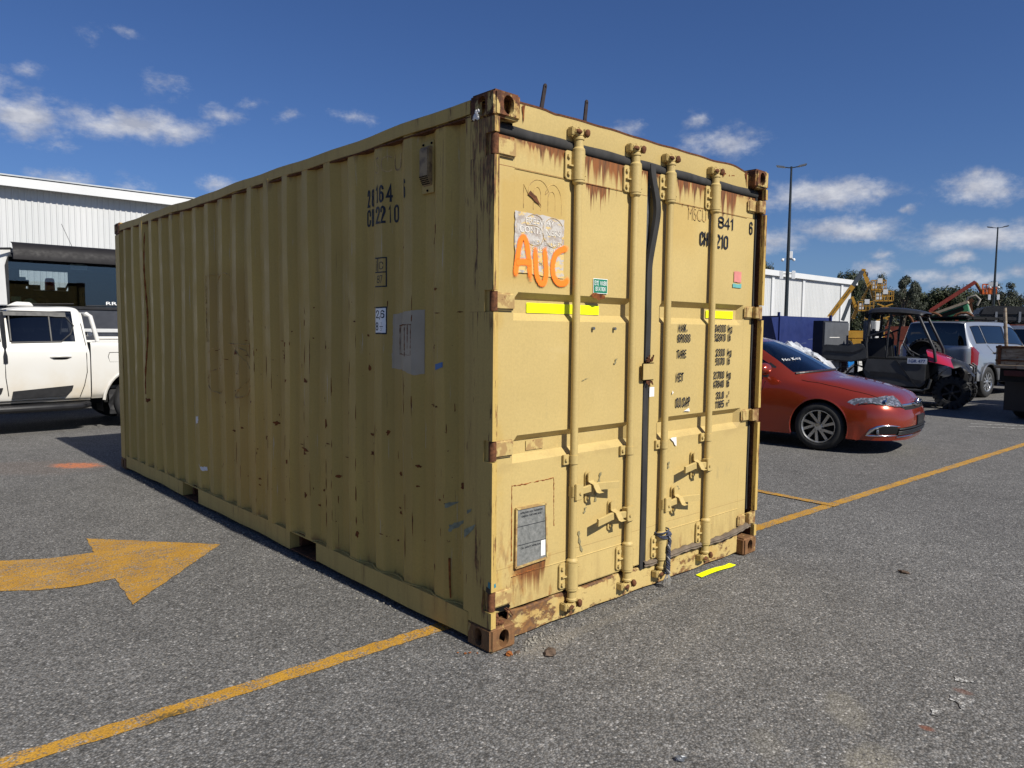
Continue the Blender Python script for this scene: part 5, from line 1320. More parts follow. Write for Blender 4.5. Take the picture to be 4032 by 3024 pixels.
def wheel(par, x, y, s, Rw, wd, rr_, spokes=5, twist=0.0, rim_m=None, lugs=0, face=0.0, double=True):
    """wheel whose outer face looks towards s (+1 / -1) along Y of the vehicle"""
    y0 = y - s * wd
    m = MB(); m.lathe([(0.0, y - s * 0.055), (rr_ * 0.55, y - s * 0.055), (rr_ * 0.97, y - s * 0.10), (rr_ * 0.97, y0)], 'Y', (x, 0, Rw), 28)
    w_ = m.build('wheel', M['black_matt'], par, smooth=40)
    sw = Rw - 0.018 if not lugs else Rw - 0.03
    prof = [(rr_ * 0.97, y0), (rr_ * 1.12, y0 - s * 0.004), (sw * 0.93, y0 + s * 0.002), (sw, y0 + s * 0.02), (Rw if not lugs else sw + 0.004, y0 + s * wd * 0.3), (Rw if not lugs else sw + 0.004, y0 + s * wd * 0.7), (sw, y - s * 0.02), (sw * 0.93, y - s * 0.002), (rr_ * 1.14, y + s * 0.004), (rr_ * 1.02, y - s * 0.004), (rr_ * 0.97, y - s * 0.02)]
    tm = MB().lathe(prof, 'Y', (x, 0, Rw), 48)
    for k in range(lugs):
        for row, o in ((-0.5, 0), (0.5, 0.5), (0.05, 0.25)):
            a = 2 * math.pi * (k + o) / lugs
            Mx = Matrix.Translation((x, y - s * wd / 2 + row * wd * 0.66, Rw)) @ Matrix.Rotation(a, 4, 'Y')
            hw = wd * (0.19 if abs(row) > 0.2 else 0.16)
            tm.box(-0.032 * (Rw / 0.33), 0.032 * (Rw / 0.33), -hw, hw, sw - 0.012, Rw, Mx)
            if row == 0.5 * s: tm.box(-0.028, 0.028, s * hw * 0.75 - 0.012, s * hw * 0.75 + 0.014, sw - 0.06, sw - 0.005, Mx)
    tm.build('tyre', M['tyre'], w_, smooth=40)
    rm = MB()
    rm.lathe([(rr_ * 0.97, y - s * 0.012), (rr_ * 0.99, y - s * 0.002), (rr_ * 0.95, y - s * 0.004), (rr_ * 0.91, y - s * 0.02), (rr_ * 0.92, y - s * 0.06)], 'Y', (x, 0, Rw), 36)
    rm.lathe([(0.0, y - s * (0.012 - face)), (rr_ * 0.14, y - s * (0.012 - face)), (rr_ * 0.24, y - s * (0.018 - face)), (rr_ * 0.30, y - s * 0.035)], 'Y', (x, 0, Rw), 24)
    for k in range(spokes):
        for off in ((-0.16, 0.16) if double else (0,)):
            a0 = 2 * math.pi * k / spokes + off * 0.8 + 0.3; a1 = 2 * math.pi * k / spokes + off * 1.9 + twist + 0.3
            hw0, hw1 = rr_ * 0.075, rr_ * (0.085 if double else 0.12)
            c0 = Vector((math.cos(a0), 0, math.sin(a0))) * rr_ * 0.24; c1 = Vector((math.cos(a1), 0, math.sin(a1))) * rr_ * 0.94
            d = (c1 - c0).normalized(); n = Vector((-d.z, 0, d.x))
            vs = []
            for yy in (y - s * (0.020 - face), y - s * 0.045):
                for p in (c0 - n * hw0, c1 - n * hw1, c1 + n * hw1, c0 + n * hw0): vs.append(p + Vector((x, yy, Rw)))
            rm.add(vs, [(0, 1, 2, 3), (7, 6, 5, 4), (0, 4, 5, 1), (1, 5, 6, 2), (2, 6, 7, 3), (3, 7, 4, 0)])
    rm.build('rim', rim_m or M['alu'], w_, smooth=35)
    nm = MB()
    for k in range(5):
        a = 2 * math.pi * (k + 0.5) / 5 + 0.3; nm.cyl((x + math.cos(a) * rr_ * 0.27, y - s * 0.03, Rw + math.sin(a) * rr_ * 0.27), (x + math.cos(a) * rr_ * 0.27, y - s * 0.010, Rw + math.sin(a) * rr_ * 0.27), rr_ * 0.045, 8)
    nm.build('wheel_nuts', M['black'], w_)
    return w_
def arch_liner(m, x, z, r, y0, y1):
    n = 20
    P = [[(x + r * math.cos(math.pi * 1.15 * k / n - 0.23), yy, z + r * math.sin(math.pi * 1.15 * k / n - 0.23)) for k in range(n + 1)] for yy in (y0, y1)]
    m.grid(P)
    m.poly([(x, y0, z)] + P[0]) if abs(y0) < abs(y1) else m.poly([(x, y1, z)] + P[1])
def arch_lip(S_arch, r, y_fn, par, m, rad=0.012, z_min=0.2, name='arch_lip'):
    mb = MB()
    for (ax, az_) in S_arch:
        for s in (1, -1):
            pts = []
            for k in range(31):
                a = R(-25 + 230 * k / 30); X, Z = ax + r * math.cos(a), az_ + r * math.sin(a)
                if Z < z_min: continue
                pts.append((X, s * y_fn(X, Z), Z))
            mb.tube(pts, rad, 6)
    return mb.build_each(name, m, par, smooth=50)

# ------------------------------------------------------------------ red hatchback
M['red_paint'] = car_paint('orange red metallic paint', (0.29, 0.030, 0.008), 0.5, 0.24)
car = thing('red_hatchback', 'orange red hatchback parked beside the container with its nose towards the yellow line', 'car', (7.952, 1.815, 0), R(-82.5))
net = [
 [(.96,0,.19),(.945,.35,.19),(.875,.58,.19),(.76,.72,.19),(.66,.80,.19),(.56,.84,.19),(.50,.855,.19),(.46,.86,.18)],
 [(1.01,0,.40),(.995,.35,.40),(.925,.60,.39),(.80,.75,.38),(.69,.83,.38),(.57,.865,.37),(.48,.875,.34),(.44,.872,.19)],
 [(.975,0,.585),(.955,.35,.585),(.88,.60,.585),(.76,.76,.585),(.62,.84,.57),(.47,.875,.51),(.42,.885,.39),(.40,.88,.19)],
 [(.845,0,.755),(.82,.35,.75),(.74,.58,.735),(.62,.73,.71),(.42,.815,.69),(.30,.87,.58),(.28,.89,.42),(.28,.885,.19)],
 [(.62,0,.835),(.58,.35,.83),(.48,.60,.812),(.32,.745,.785),(.15,.825,.74),(.05,.885,.62),(.05,.895,.42),(.05,.885,.19)],
 [(.25,0,.915),(.22,.35,.91),(.12,.63,.89),(0,.755,.855),(-.12,.835,.79),(-.2,.885,.64),(-.2,.89,.42),(-.2,.88,.19)],
 [(-.06,0,.975),(-.10,.35,.97),(-.22,.62,.955),(-.36,.75,.925),(-.45,.84,.85),(-.5,.885,.66),(-.5,.885,.42),(-.5,.87,.19)],
 [(-.52,0,1.215),(-.55,.35,1.205),(-.63,.56,1.185),(-.74,.66,1.145),(-.85,.825,.89),(-.9,.885,.67),(-.9,.885,.42),(-.9,.87,.19)],
 [(-.98,0,1.405),(-1.0,.32,1.40),(-1.05,.50,1.385),(-1.13,.585,1.35),(-1.25,.82,.91),(-1.3,.885,.68),(-1.3,.885,.42),(-1.3,.87,.19)],
 [(-1.5,0,1.475),(-1.5,.32,1.468),(-1.52,.50,1.45),(-1.56,.58,1.41),(-1.65,.82,.92),(-1.7,.885,.69),(-1.7,.885,.42),(-1.7,.87,.19)],
 [(-2.2,0,1.45),(-2.2,.32,1.445),(-2.2,.49,1.425),(-2.2,.565,1.385),(-2.2,.82,.94),(-2.2,.885,.70),(-2.2,.89,.42),(-2.2,.87,.19)],
 [(-2.85,0,1.36),(-2.84,.32,1.355),(-2.82,.46,1.335),(-2.80,.54,1.30),(-2.75,.80,.98),(-2.7,.875,.72),(-2.65,.89,.42),(-2.65,.87,.19)],
 [(-3.2,0,1.0),(-3.18,.35,1.0),(-3.12,.58,.99),(-3.08,.68,.97),(-3.05,.78,.92),(-3.0,.85,.70),(-3.0,.87,.42),(-3.0,.86,.21)],
 [(-3.40,0,.62),(-3.38,.35,.62),(-3.32,.60,.62),(-3.25,.74,.61),(-3.18,.80,.60),(-3.15,.84,.52),(-3.15,.85,.40),(-3.15,.84,.23)],
 [(-3.36,0,.25),(-3.34,.35,.25),(-3.28,.60,.25),(-3.22,.72,.25),(-3.18,.78,.25),(-3.16,.82,.25),(-3.16,.83,.25),(-3.16,.83,.23)]]
reg = [('windscreen', lambda u, v, s: 6.22 < u < 7.95 and v < 2.62),
       ('side_window', lambda u, v, s: 6.95 < u < 11.0 and 3.13 < v < 3.90 and not (8.75 < u < 8.95)),
       ('rear_window', lambda u, v, s: 11.15 < u < 11.9 and v < 2.7),
       ('headlight', lambda u, v, s: 2.12 + 0.20 * (v - 1.62) < u < 3.02 + 0.07 * (v - 1.6) - 0.02 * (v - 1.6) ** 2 and 1.62 < v < 4.5),
       ('grille', lambda u, v, s: 1.92 < u < 2.32 and v < 1.62 + (u - 2.0)),
       ('lower_grille', lambda u, v, s: 0.32 < u < 0.86 and v < 2.35),
       ('fog_recess', lambda u, v, s: 0.40 < u < min(1.0, 1.0 - 0.5 * (v - 3.8)) and 2.35 <= v < 4.9)]
parts, S = shell(net, 12, 12, reg, arches=((0, .315, .365), (-2.60, .315, .365)))
body = parts['body'].build('body', M['red_paint'], car, smooth=30, merge=0.0008)
parts['windscreen'].build('windscreen', M['glass'], car, smooth=60, merge=0.0008)
parts['side_window'].build_each('side_window', M['glass_dark'], car, weld=0.0008, smooth=60)
parts['rear_window'].build('rear_window', M['glass_dark'], car, smooth=60, merge=0.0008)
nt = mat('headlight optics'); c = nt.mix(nt.noise(28, 3).step(0.45, 0.6), (0.16, 0.165, 0.17), (0.42, 0.43, 0.45)); M['optic'] = setb(nt, c, 0.12, 0.6, 0.6, nt.bump(nt.noise(14, 2), 0.4, 0.01), 1.0)
for s in (1, -1):
    h = MB(); src = parts['headlight']
    for f in src.f:
        q_ = [src.v[i] for i in f]
        if sum(p[1] for p in q_) * s > 0: h.add(q_, [(0, 1, 2, 3)])
    hl = h.build('headlight', M['optic'], car, smooth=60, merge=0.0008)
    m = MB(); c0 = S(2.62, 2.7, s)
    m.lathe([(0.0, 0.0), (0.03, 0.0), (0.05, 0.012), (0.052, 0.0)], 'X', tuple(c0 + Vector((0.012, 0, 0))), 16); m.build('lamp_projector', M['chrome'], hl, smooth=40)
    m = MB(); m.tube([S(2.12 + 0.20 * (v - 1.62), v, s) + Vector((0.003, s * .003, 0)) for v in [1.7 + 2.6 * k / 14 for k in range(15)]], 0.008, 6); m.build('lamp_trim', M['black'], hl)
parts['grille'].build('grille', M['black_matt'], car, merge=0.0008)
lg = parts['lower_grille'].build('lower_grille', M['black_matt'], car, merge=0.0008)
parts['fog_recess'].build_each('fog_lamp_recess', M['black_matt'], car, weld=0.0008)
m = MB()
for u in (0.42, 0.53, 0.64, 0.75): 
    m.tube([S(u, v, s) + Vector((0.010, 0, 0)) for s, v in [(-1, 2.3 - 0.23 * k) for k in range(10)] + [(1, 0.23 * k) for k in range(1, 11)]], 0.009, 5)
m.build('grille_slat', M['black'], lg)
m = MB()
m.tube([S(2.30 - 0.08 * max(0, 1 - v), v, s) + Vector((0.010, 0, 0)) for s, v in [(-1, 1.7 - 0.17 * k) for k in range(10)] + [(1, 0.17 * k) for k in range(11)]], [0.020] * 21, 6)
for s in (1, -1):
    m.tube([S(0.92, 2.2, s), S(1.0, 2.8, s), S(1.02, 3.5, s), S(0.95, 4.0, s), S(0.68, 4.6, s), S(0.40, 4.95, s), S(0.36, 4.4, s), S(0.36, 3.6, s), S(0.34, 2.8, s), S(0.34, 2.2, s)], [0.004, 0.010, 0.014, 0.020, 0.024, 0.016, 0.012, 0.010, 0.008, 0.004], 8)
m.tube([S(0.30, v, s) + Vector((0.008, 0, 0)) for s, v in [(-1, 2.3 - 0.23 * k) for k in range(10)] + [(1, 0.23 * k) for k in range(1, 11)]], 0.007, 5)
m.build('chrome_trim', M['chrome'], car, smooth=60)
for s in (1, -1): MB().lathe([(0, 0), (0.035, 0), (0.04, -0.02)], 'X', tuple(S(0.62, 3.9, s) + Vector((0.008, 0, 0))), 14).build('fog_lamp', M['optic'], car)
# maker's oval badge
def ring3(c, a, b, n=26): return [(c[0], c[1] + a * math.cos(2 * math.pi * k / n), c[2] + b * math.sin(2 * math.pi * k / n)) for k in range(n + 1)]
m = MB(); c0 = (.972, 0, .640); m.tube(ring3(c0, .066, .048), 0.007, 6, False); m.tube(ring3((c0[0] + .002, 0, c0[2] + .016), .040, .020), 0.005, 5, False); m.tube(ring3((c0[0] + .002, 0, c0[2] + .004), .017, .042), 0.005, 5, False)
m.prism([(a * .066, b * .048) for a, b in [(math.cos(2 * math.pi * k / 20), math.sin(2 * math.pi * k / 20)) for k in range(20)]], 0.950, 0.964, 'X', Matrix.Translation((0.004, 0, .640)))
m.build('badge', M['chrome'], car, smooth=50)
pl = MB().box(.985, 1.018, -.20, .20, .36, .49).build('number_plate_holder', M['black'], car, bevel=0.008)
m = MB()
for yy in (-.12, 0.0, .12): m.box(1.018, 1.0195, yy - .012, yy + .012, .40, .406)
m.build('plate_mark', M['steel'], pl)
m = MB(); m.box(-3.1, .42, -.78, .78, .20, .30)
for ax in (0, -2.6):
    for s in (1, -1): arch_liner(m, ax, .315, .385, s * .52, s * .86)
m.build('underbody', M['black_matt'], car)
arch_lip(((0, .315), (-2.6, .315)), .365, lambda X, Z: .878, car, M['red_paint'], 0.010, 0.2)
for ax in (0, -2.6):
    for s in (1, -1): wheel(car, ax, s * .885, s, .315, .205, .215, 5, 0.28)
# door joints, mirror, handles, wipers, seats, dash
m = MB()
for s in (1, -1):
    m.tube([S(6.7, 4.1, s), S(6.7, 4.6, s), S(6.75, 5.2, s), S(6.8, 6.2, s), S(6.85, 6.75, s)], 0.004, 4)
    m.tube([S(8.85, 4.0, s), S(8.9, 5.2, s), S(8.9, 6.75, s)], 0.004, 4)
    m.tube([S(3.0 + 0.25 * k, 2.75 + 0.025 * k, s) + Vector((0, 0, .001)) for k in range(12)], 0.004, 4)
    m.tube([S(6.85 + 0.2 * k, 6.8, s) for k in range(18)], 0.004, 4)
m.build('panel_gaps', M['dark'], car)
m = MB()
for s in (1, -1): m.tube([S(6.95 + 0.25 * k, 3.92, s) + Vector((0, s * .004, 0)) for k in range(17)], 0.010, 5)
m.tube([S(6.2, v, s) + Vector((.0, 0, .004)) for s, v in [(-1, 2.6 - 0.26 * k) for k in range(11)] + [(1, 0.26 * k) for k in range(1, 11)]], 0.018, 6)
m.build('window_seal', M['black'], car)
m = MB(); m.poly([S(6.72, 3.15, -1), S(6.95, 3.15, -1), S(7.0, 3.5, -1), S(7.0, 3.9, -1), S(6.68, 3.9, -1)]); m.poly([S(6.72, 3.15, 1), S(6.95, 3.15, 1), S(7.0, 3.5, 1), S(7.0, 3.9, 1), S(6.68, 3.9, 1)])
m.v = [(x_, y_ * 1.004, z_) for x_, y_, z_ in m.v]
m.build_each('mirror_base', M['black'], car)
for s in (1, -1):
    m = MB(); m.sphere((-.68, s * 1.0, 1.035), 0.115, 14, 10, (0.8, 1.2, 0.72)); mi = m.build('door_mirror', M['red_paint'], car, smooth=60)
    MB().box(-.74, -.67, s * .99 - .10, s * .99 + .10, .955, .985).build('mirror_skirt', M['black'], mi, bevel=0.012)
    MB().bar((-.74, s * .83, .95), (-.69, s * .93, .985), 0.05, 0.03).build('mirror_arm', M['black'], mi)
    MB().tube([(-1.9, s * .892, .80), (-1.84, s * .915, .81), (-1.72, s * .915, .81), (-1.66, s * .892, .80)], 0.014, 8).build('door_handle', M['red_paint'], car, smooth=60)
m = MB()
for a, b in (((-.16, -.35, .985), (-.34, .35, 1.10)), ((-.16, .25, .985), (-.20, .62, 1.02))): m.tube([a, b], 0.008, 5)
m.build('wiper', M['black'], car)
m = MB(); m.box(-.78, -.30, -.68, .68, .75, .95); m.build('dashboard', M['dash'], car, bevel=0.05)
for yy in (.36, -.36):
    m = MB(); m.box(-1.6, -1.15, yy - .24, yy + .24, .40, .60); m.bar((-1.6, yy, .55), (-1.78, yy, 1.16), .46, .12, (0, 1, 0)); m.box(-1.86, -1.76, yy - .13, yy + .13, 1.16, 1.34)
    m.build('seat', M['seat'], car, bevel=0.05)
m = MB(); P = [(-.86 - 0.06 * math.sin(2 * math.pi * k / 24), -.36 + .18 * math.cos(2 * math.pi * k / 24), .93 + .17 * math.sin(2 * math.pi * k / 24)) for k in range(25)]; m.tube(P, .015, 8, False); m.build('steering_wheel', M['black'], car, smooth=60)
me = text_mesh('No Key', .30, .055, -0.012)
p0 = S(6.75, 2.35, -1)
a_, b_ = (S(6.75, 1.3, -1) - p0).normalized(), (S(7.3, 2.3, -1) - p0); b_ = (b_ - a_ * b_.dot(a_)).normalized(); n_ = a_.cross(b_)
for v in me.vertices: v.co = p0 + a_ * v.co.x + b_ * v.co.y + n_ * 0.018
obj('windscreen_writing', me, M['white'], car)
# crumpled clear plastic beyond the windscreen
nt = mat('clear plastic sheet'); nt.b.inputs['Base Color'].default_value = (0.75, 0.78, 0.80, 1); nt.b.inputs['Roughness'].default_value = 0.12; nt.b.inputs['Alpha'].default_value = 0.42; M['plastic'] = nt.m
rn = random.Random(12); P = []
for i in range(12):
    P.append([car.matrix_basis @ Vector((-.95 + i * .058 + rn.uniform(-.02, .02), .50 + j * .055, 1.36 - i * .030 - j * .008 + rn.uniform(0, .10) * (1 if 0 < i < 11 else 0))) for j in range(9)])
ps = MB().grid(P).build('plastic_sheet', M['plastic'], None); tag(ps, 'crumpled clear plastic sheet lying over the far edge of the red car windscreen', 'plastic sheet')

# ------------------------------------------------------------------ white dual cab ute
nt = mat('dusty white paint'); x, y, z = nt.xyz()
du = nt.noise(2.2, 5, 0.6).lin(0.35, 0.7)
c = nt.mix((du * z.step(1.15, 0.30)).min(1.0) * 0.8, (0.585, 0.575, 0.54), (0.47, 0.385, 0.25))
M['ute_white'] = setb(nt, c, 0.35, 0, 0.45, None, 0.5)
ute = thing('white_ute', 'dusty white dual cab ute with black side trim past the far container end', 'ute', (1.06, 10.40, 0), 0.0)
# local: x towards the tail, rear axle at x = 0, near side at y = -0.91
def sec(x, roof, edge_y, belt_y=.86, mid=.915, ztop=None, low=.44):
    zb = 1.26
    return [(x, 0, roof), (x, .35, roof - .005), (x, edge_y - .10, roof - .02), (x, edge_y, roof - .075), (x, belt_y, zb), (x, mid, 1.10), (x, mid + .005, .80), (x, mid - .01, .52), (x, mid - .06, low)]
def low(x, top, mid=.915, lowz=.44, e=.78): return [(x, 0, top), (x, .35, top), (x, e - .12, top - .01), (x, e, top - .03), (x, .87, top - .09), (x, mid, top - .22), (x, mid + .005, .78), (x, mid - .01, .52), (x, mid - .06, lowz)]
net = [[(-3.98, 0, .50), (-3.97, .35, .50), (-3.92, .55, .50), (-3.85, .68, .50), (-3.78, .76, .50), (-3.7, .82, .50), (-3.66, .84, .49), (-3.62, .86, .47), (-3.60, .84, .45)],
       [(-3.97, 0, .95), (-3.95, .35, .95), (-3.88, .58, .95), (-3.78, .72, .93), (-3.66, .82, .88), (-3.58, .88, .78), (-3.55, .90, .65), (-3.53, .90, .52), (-3.52, .85, .45)],
       low(-3.5, 1.12), low(-2.9, 1.17), low(-2.36, 1.20),
       sec(-1.90, 1.50, .62), sec(-1.45, 1.76, .60), sec(-.95, 1.80, .61), sec(-.52, 1.805, .61), sec(-.05 - .40, 1.80, .61), sec(-.38 + .1, 1.79, .60), sec(-.62 + .62 - .55 + .10 + .1, 1.77, .60)]
net = net[:9]
net += [sec(-1.02 + .0 + .12, 1.80, .61)][:0]
net += [sec(-.80 + .12, 1.80, .61), sec(-.60, 1.74, .62)]
net.sort(key=lambda r: r[0][0])
net[-1] = [(-.585, 0, 1.73), (-.585, .35, 1.725), (-.585, .52, 1.71), (-.585, .62, 1.66), (-.575, .86, 1.25), (-.56, .915, 1.10), (-.56, .92, .80), (-.56, .905, .52), (-.56, .855, .44)]
n_ = len(net)
ureg = [('side_window', lambda u, v, s: 3.12 < v < 3.93 and (net[0][0][0] < 0) and W_u(u) and True)]
def xu(u):
    i = min(int(u), n_ - 2); f = u - i
    return net[i][4][0] * (1 - f) + net[i + 1][4][0] * f
def W_u(u):
    X = xu(u); return (-1.50 < X < -.74) or (-2.20 < X < -1.60)
ureg = [('side_window', lambda u, v, s: 3.02 < v < 3.93 and W_u(u)),
        ('windscreen', lambda u, v, s: 4.1 < u < 5.9 and v < 2.6)]
parts, S = shell(net, 14, 12, ureg, arches=((-3.085, .38, .46),))
parts['body'].build('cab_body', M['ute_white'], ute, smooth=30, merge=0.0008)
parts['side_window'].build_each('side_window', M['glass_dark'], ute, weld=0.0008, smooth=60)
parts['windscreen'].build('windscreen', M['glass'], ute, smooth=60, merge=0.0008)
yb = -.918
# dark window surround, weather shield, joints
def side_pt(x_, z_, off=0.006):
    """point on the near cab side above the belt"""
    t_ = max(0, min(1, (z_ - 1.26) / (1.725 - 1.26)))
    return (x_, -(.86 + (.605 - .86) * t_) - off if z_ > 1.26 else -(.86 + (1.26 - z_) * .34) - off if z_ > 1.10 else -.918 - off, z_)
m = MB()
m.tube([side_pt(-1.50, 1.30), side_pt(-1.49, 1.715), side_pt(-.92, 1.71), side_pt(-.80, 1.64), side_pt(-.72, 1.52), side_pt(-.77, 1.40), side_pt(-.90, 1.29), side_pt(-1.50, 1.28)], 0.014, 6)
m.tube([side_pt(-1.02, 1.29), side_pt(-1.01, 1.71)], 0.014, 6)
m.tube([side_pt(-1.58, 1.0), side_pt(-1.58, 1.28), side_pt(-1.57, 1.69)], 0.030, 6)
m.build('window_frame', M['black'], ute)
m = MB().grid([[side_pt(-2.2 + 1.40 * k / 12, 1.715, 0.004) for k in range(13)], [side_pt(-2.2 + 1.40 * k / 12, 1.71, 0.030) for k in range(13)], [side_pt(-2.2 + 1.40 * k / 12, 1.655 - 0.01 * (k > 10), 0.028) for k in range(13)]])
m.build('weather_shield', M['black'], ute)
m = MB()
m.tube([(-1.585, yb - .001, 1.12), (-1.585, yb - .004, .80), (-1.56, yb + .002, .55)], 0.005, 4)
m.tube([side_pt(-.62, 1.55, .002), side_pt(-.60, 1.26, .002), (-.60, yb - .001, 1.1), (-.60, yb - .004, .85), (-.64, yb - .004, .66), (-.70, yb, .50)], 0.005, 4)
m.tube([(-2.7, yb + .004, .475), (-.72, yb + .004, .475)], 0.005, 4)
m.build('panel_gaps', M['dark'], ute)
for x_ in (-.92, -1.98):
    m = MB(); m.tube([(x_ - .13, yb + .002, 1.075), (x_ - .09, yb - .030, 1.082), (x_ + .06, yb - .030, 1.084), (x_ + .12, yb + .002, 1.078)], 0.017, 8); dh = m.build('door_handle', M['ute_white'], ute, smooth=60)
    MB().prism([(x_ + a * .11, 1.065 + b * .030) for a, b in [(math.cos(2 * math.pi * k / 16), math.sin(2 * math.pi * k / 16)) for k in range(16)]], yb - .004, yb + .01, 'Y').build('handle_recess', M['black'], dh)
for a, b in ((-1.53, -.78), (-2.65, -1.62)):
    MB().prism([(a, .50), (b - .10, .515), (b - .02, .60), (b, .665), (a + .02, .61)], yb - .018, yb + .02, 'Y').build('door_trim', M['black'], ute, bevel=0.005)
m = MB(); m.tube([(-2.75, -.86, .34), (-2.6, -.99, .365), (-.72, -.99, .365), (-.58, -.86, .38)], 0.052, 10); m.box(-2.7, -.62, -1.0, -.80, .375, .415); m.build('side_step', M['black'], ute, smooth=40, bevel=0.012)
m = MB(); m.prism([(-1.42, 1.80), (-1.30, 1.865), (-1.12, 1.86), (-1.08, 1.80)], -.04, .04, 'Y'); m.build('roof_fin', M['ute_white'], ute, bevel=0.01)
m = MB(); m.box(-3.6, 1.1, -.75, .75, .38, .50); arch_liner(m, -3.085, .38, .48, -.5, -.88); m.box(-3.4, -.56, -.84, .84, .42, .50); m.build('underbody', M['black_matt'], ute)
m = MB(); m.box(-2.3, -.7, -.62, .62, .5, .95); m.box(-1.05, -.80, -.60, .60, .95, 1.45); m.box(-1.95, -1.75, -.6, -.1, .95, 1.5).box(-1.95, -1.75, .1, .6, .95, 1.5); m.build('seat', M['seat'], ute, bevel=0.06)
# tub with flared wheel arch
def tub_sec(x, e=0.0): return [(x, .62, .60), (x, .66, 1.22), (x, .70, 1.275), (x, .86, 1.28), (x, .905, 1.255), (x, .918 + e, 1.08), (x, .922 + e, .80), (x, .91 + e, .56), (x, .86, .46)]
tn = [tub_sec(-.545), tub_sec(-.45), tub_sec(-.1, .006), tub_sec(.3, .006), tub_sec(.8), tub_sec(1.12)]
parts, S2 = shell(tn, 16, 8, [], arches=((.14, .38, .53),))
parts['body'].build_each('tub_side', M['ute_white'], ute, weld=0.0008, smooth=30)
m = MB(); m.box(-.545, 1.12, -.62, .62, .58, .62).box(-.545, -.51, -.70, .70, .60, 1.27).box(1.09, 1.13, -.86, .86, .60, 1.27); m.build('tub_floor', M['ute_white'], ute)
m = MB(); arch_liner(m, .14, .38, .545, -.5, -.90); arch_liner(m, .14, .38, .545, .5, .90); m.build('arch_liner', M['black_matt'], ute)
arch_lip(((.14, .38),), .535, lambda X, Z: .922, ute, M['ute_white'], 0.022, 0.42)
m = MB(); m.tube([(-.30, yb - .003, 1.13), (-.32, yb - .004, 1.07), (-.30, yb - .004, .99), (-.10, yb - .006, .99), (-.07, yb - .006, 1.07), (-.10, yb - .004, 1.13), (-.30, yb - .003, 1.13)], 0.004, 4); m.build('fuel_flap', M['dark'], ute)
m = MB()
for s in (1, -1): m.tube([(-.56, s * .72, 1.70), (-.50, s * .74, 1.66), (-.42, s * .78, 1.29)], 0.032, 10)
m.tube([(-.54, -.72, 1.69), (-.54, .72, 1.69)], 0.032, 10); m.tube([(-.44, -.78, 1.34), (.9, -.78, 1.34)], 0.026, 10)
m.tube([(-.48, -.6, 1.40), (-.48, .6, 1.40)], 0.035, 10)
m.build('sports_bar', M['ute_white'], ute, smooth=50)
for ax in (.14, -3.085):
    for s in (1, -1): wheel(ute, ax, s * .90, s, .38, .24, .225, 6, 0.0, M['alu'], 0, 0, True)
m = MB(); rn = random.Random(5); P = []
for i in range(7): P.append([(-.30 + i * .05 + rn.uniform(-.01, .01), -.80 - rn.uniform(0, .02), .20 + j * .075 + rn.uniform(-.01, .01)) for j in range(6)])
m.grid(P); m.build('mud_flap', M['black'], ute)

# ------------------------------------------------------------------ truck that faces us behind the ute
M['truck_white'] = simple('white truck paint', (0.52, 0.52, 0.51), 0.4, 0, 0.4, 0.04, 2, coat=0.4)
M['visor'] = simple('dark smoked visor', (0.011, 0.010, 0.011), 0.6, 0, 0.25)
M['truck_grey'] = simple('dark grey truck front', (0.040, 0.043, 0.052), 0.4)
tr = thing('flat_nosed_truck', 'white cab truck with dark sun visor facing us behind the white ute', 'truck', (0.98, 12.2, 0), 0.0)
# local: x to our right, front plane at y = 0, cab x -1.22..1.22
m = MB()
for s in (-1, 1):
    m.prism([(s * 1.22, .0), (s * 1.06, -.02), (s * 1.05, .06), (s * 1.22, .12)][::s], 1.84, 2.66, 'Z')
    m.box(*sorted((s * 1.22, s * 1.16)), .12, 1.9, .75, 1.90); m.box(*sorted((s * 1.22, s * 1.16)), 1.05, 1.9, 1.90, 2.75); m.box(*sorted((s * 1.22, s * 1.16)), .12, 1.05, 2.55, 2.75)
m.box(-1.22, 1.22, .0, 1.9, 2.66, 2.80); m.box(-1.18, 1.18, 1.84, 1.9, .75, 2.20).box(-1.18, 1.18, 1.84, 1.9, 2.56, 2.70).box(-1.18, -.62, 1.84, 1.9, 2.20, 2.56).box(.22, 1.18, 1.84, 1.9, 2.20, 2.56)
m.build('cab', M['truck_white'], tr, bevel=0.02)
m = MB(); m.prism([(-1.22, 1.84), (-1.07, 1.84), (-1.09, 2.50), (-1.05, 2.64), (-.98, 2.72), (-.98, 2.80), (-1.10, 2.78), (-1.20, 2.68)], -.06, -.022, 'Y'); m.build('corner_fairing', M['truck_white'], tr, bevel=0.015)
m = MB(); m.box(-1.15, 1.15, .06, 1.82, 2.58, 2.655).box(-1.15, -1.10, .5, 1.82, 1.0, 2.58).box(1.10, 1.15, .5, 1.82, 1.0, 2.58).box(-1.15, -.60, 1.80, 1.838, 1.0, 2.6).box(.20, 1.15, 1.80, 1.838, 1.0, 2.6).box(-.60, .20, 1.80, 1.838, 1.0, 2.19); m.build('cab_lining', simple('navy cab lining', (0.012, 0.016, 0.030), 0.9), tr)
m = MB(); m.box(-1.20, 1.20, -.03, .10, .65, 1.82); m.build('front_panel', M['truck_grey'], tr, bevel=0.03)
m = MB(); m.box(-1.0, 1.0, -.05, -.03, 1.40, 1.47).box(-1.16, 1.16, -.10, -.03, 1.10, 1.19); m.build('front_bar', M['truck_white'], tr, bevel=0.008)
MB().box(-1.055, 1.055, .012, .02, 1.83, 2.655).build('windscreen', M['glass'], tr)
m = MB()
for a, b in (((-1.06, -.004, 1.83), (-1.06, -.008, 2.66)), ((1.06, -.004, 1.83), (1.06, -.004, 2.66)), ((-1.06, -.004, 1.835), (1.06, -.004, 1.835))): m.bar(a, b, .07, .05)
m.build('windscreen_seal', M['black'], tr)
P = []
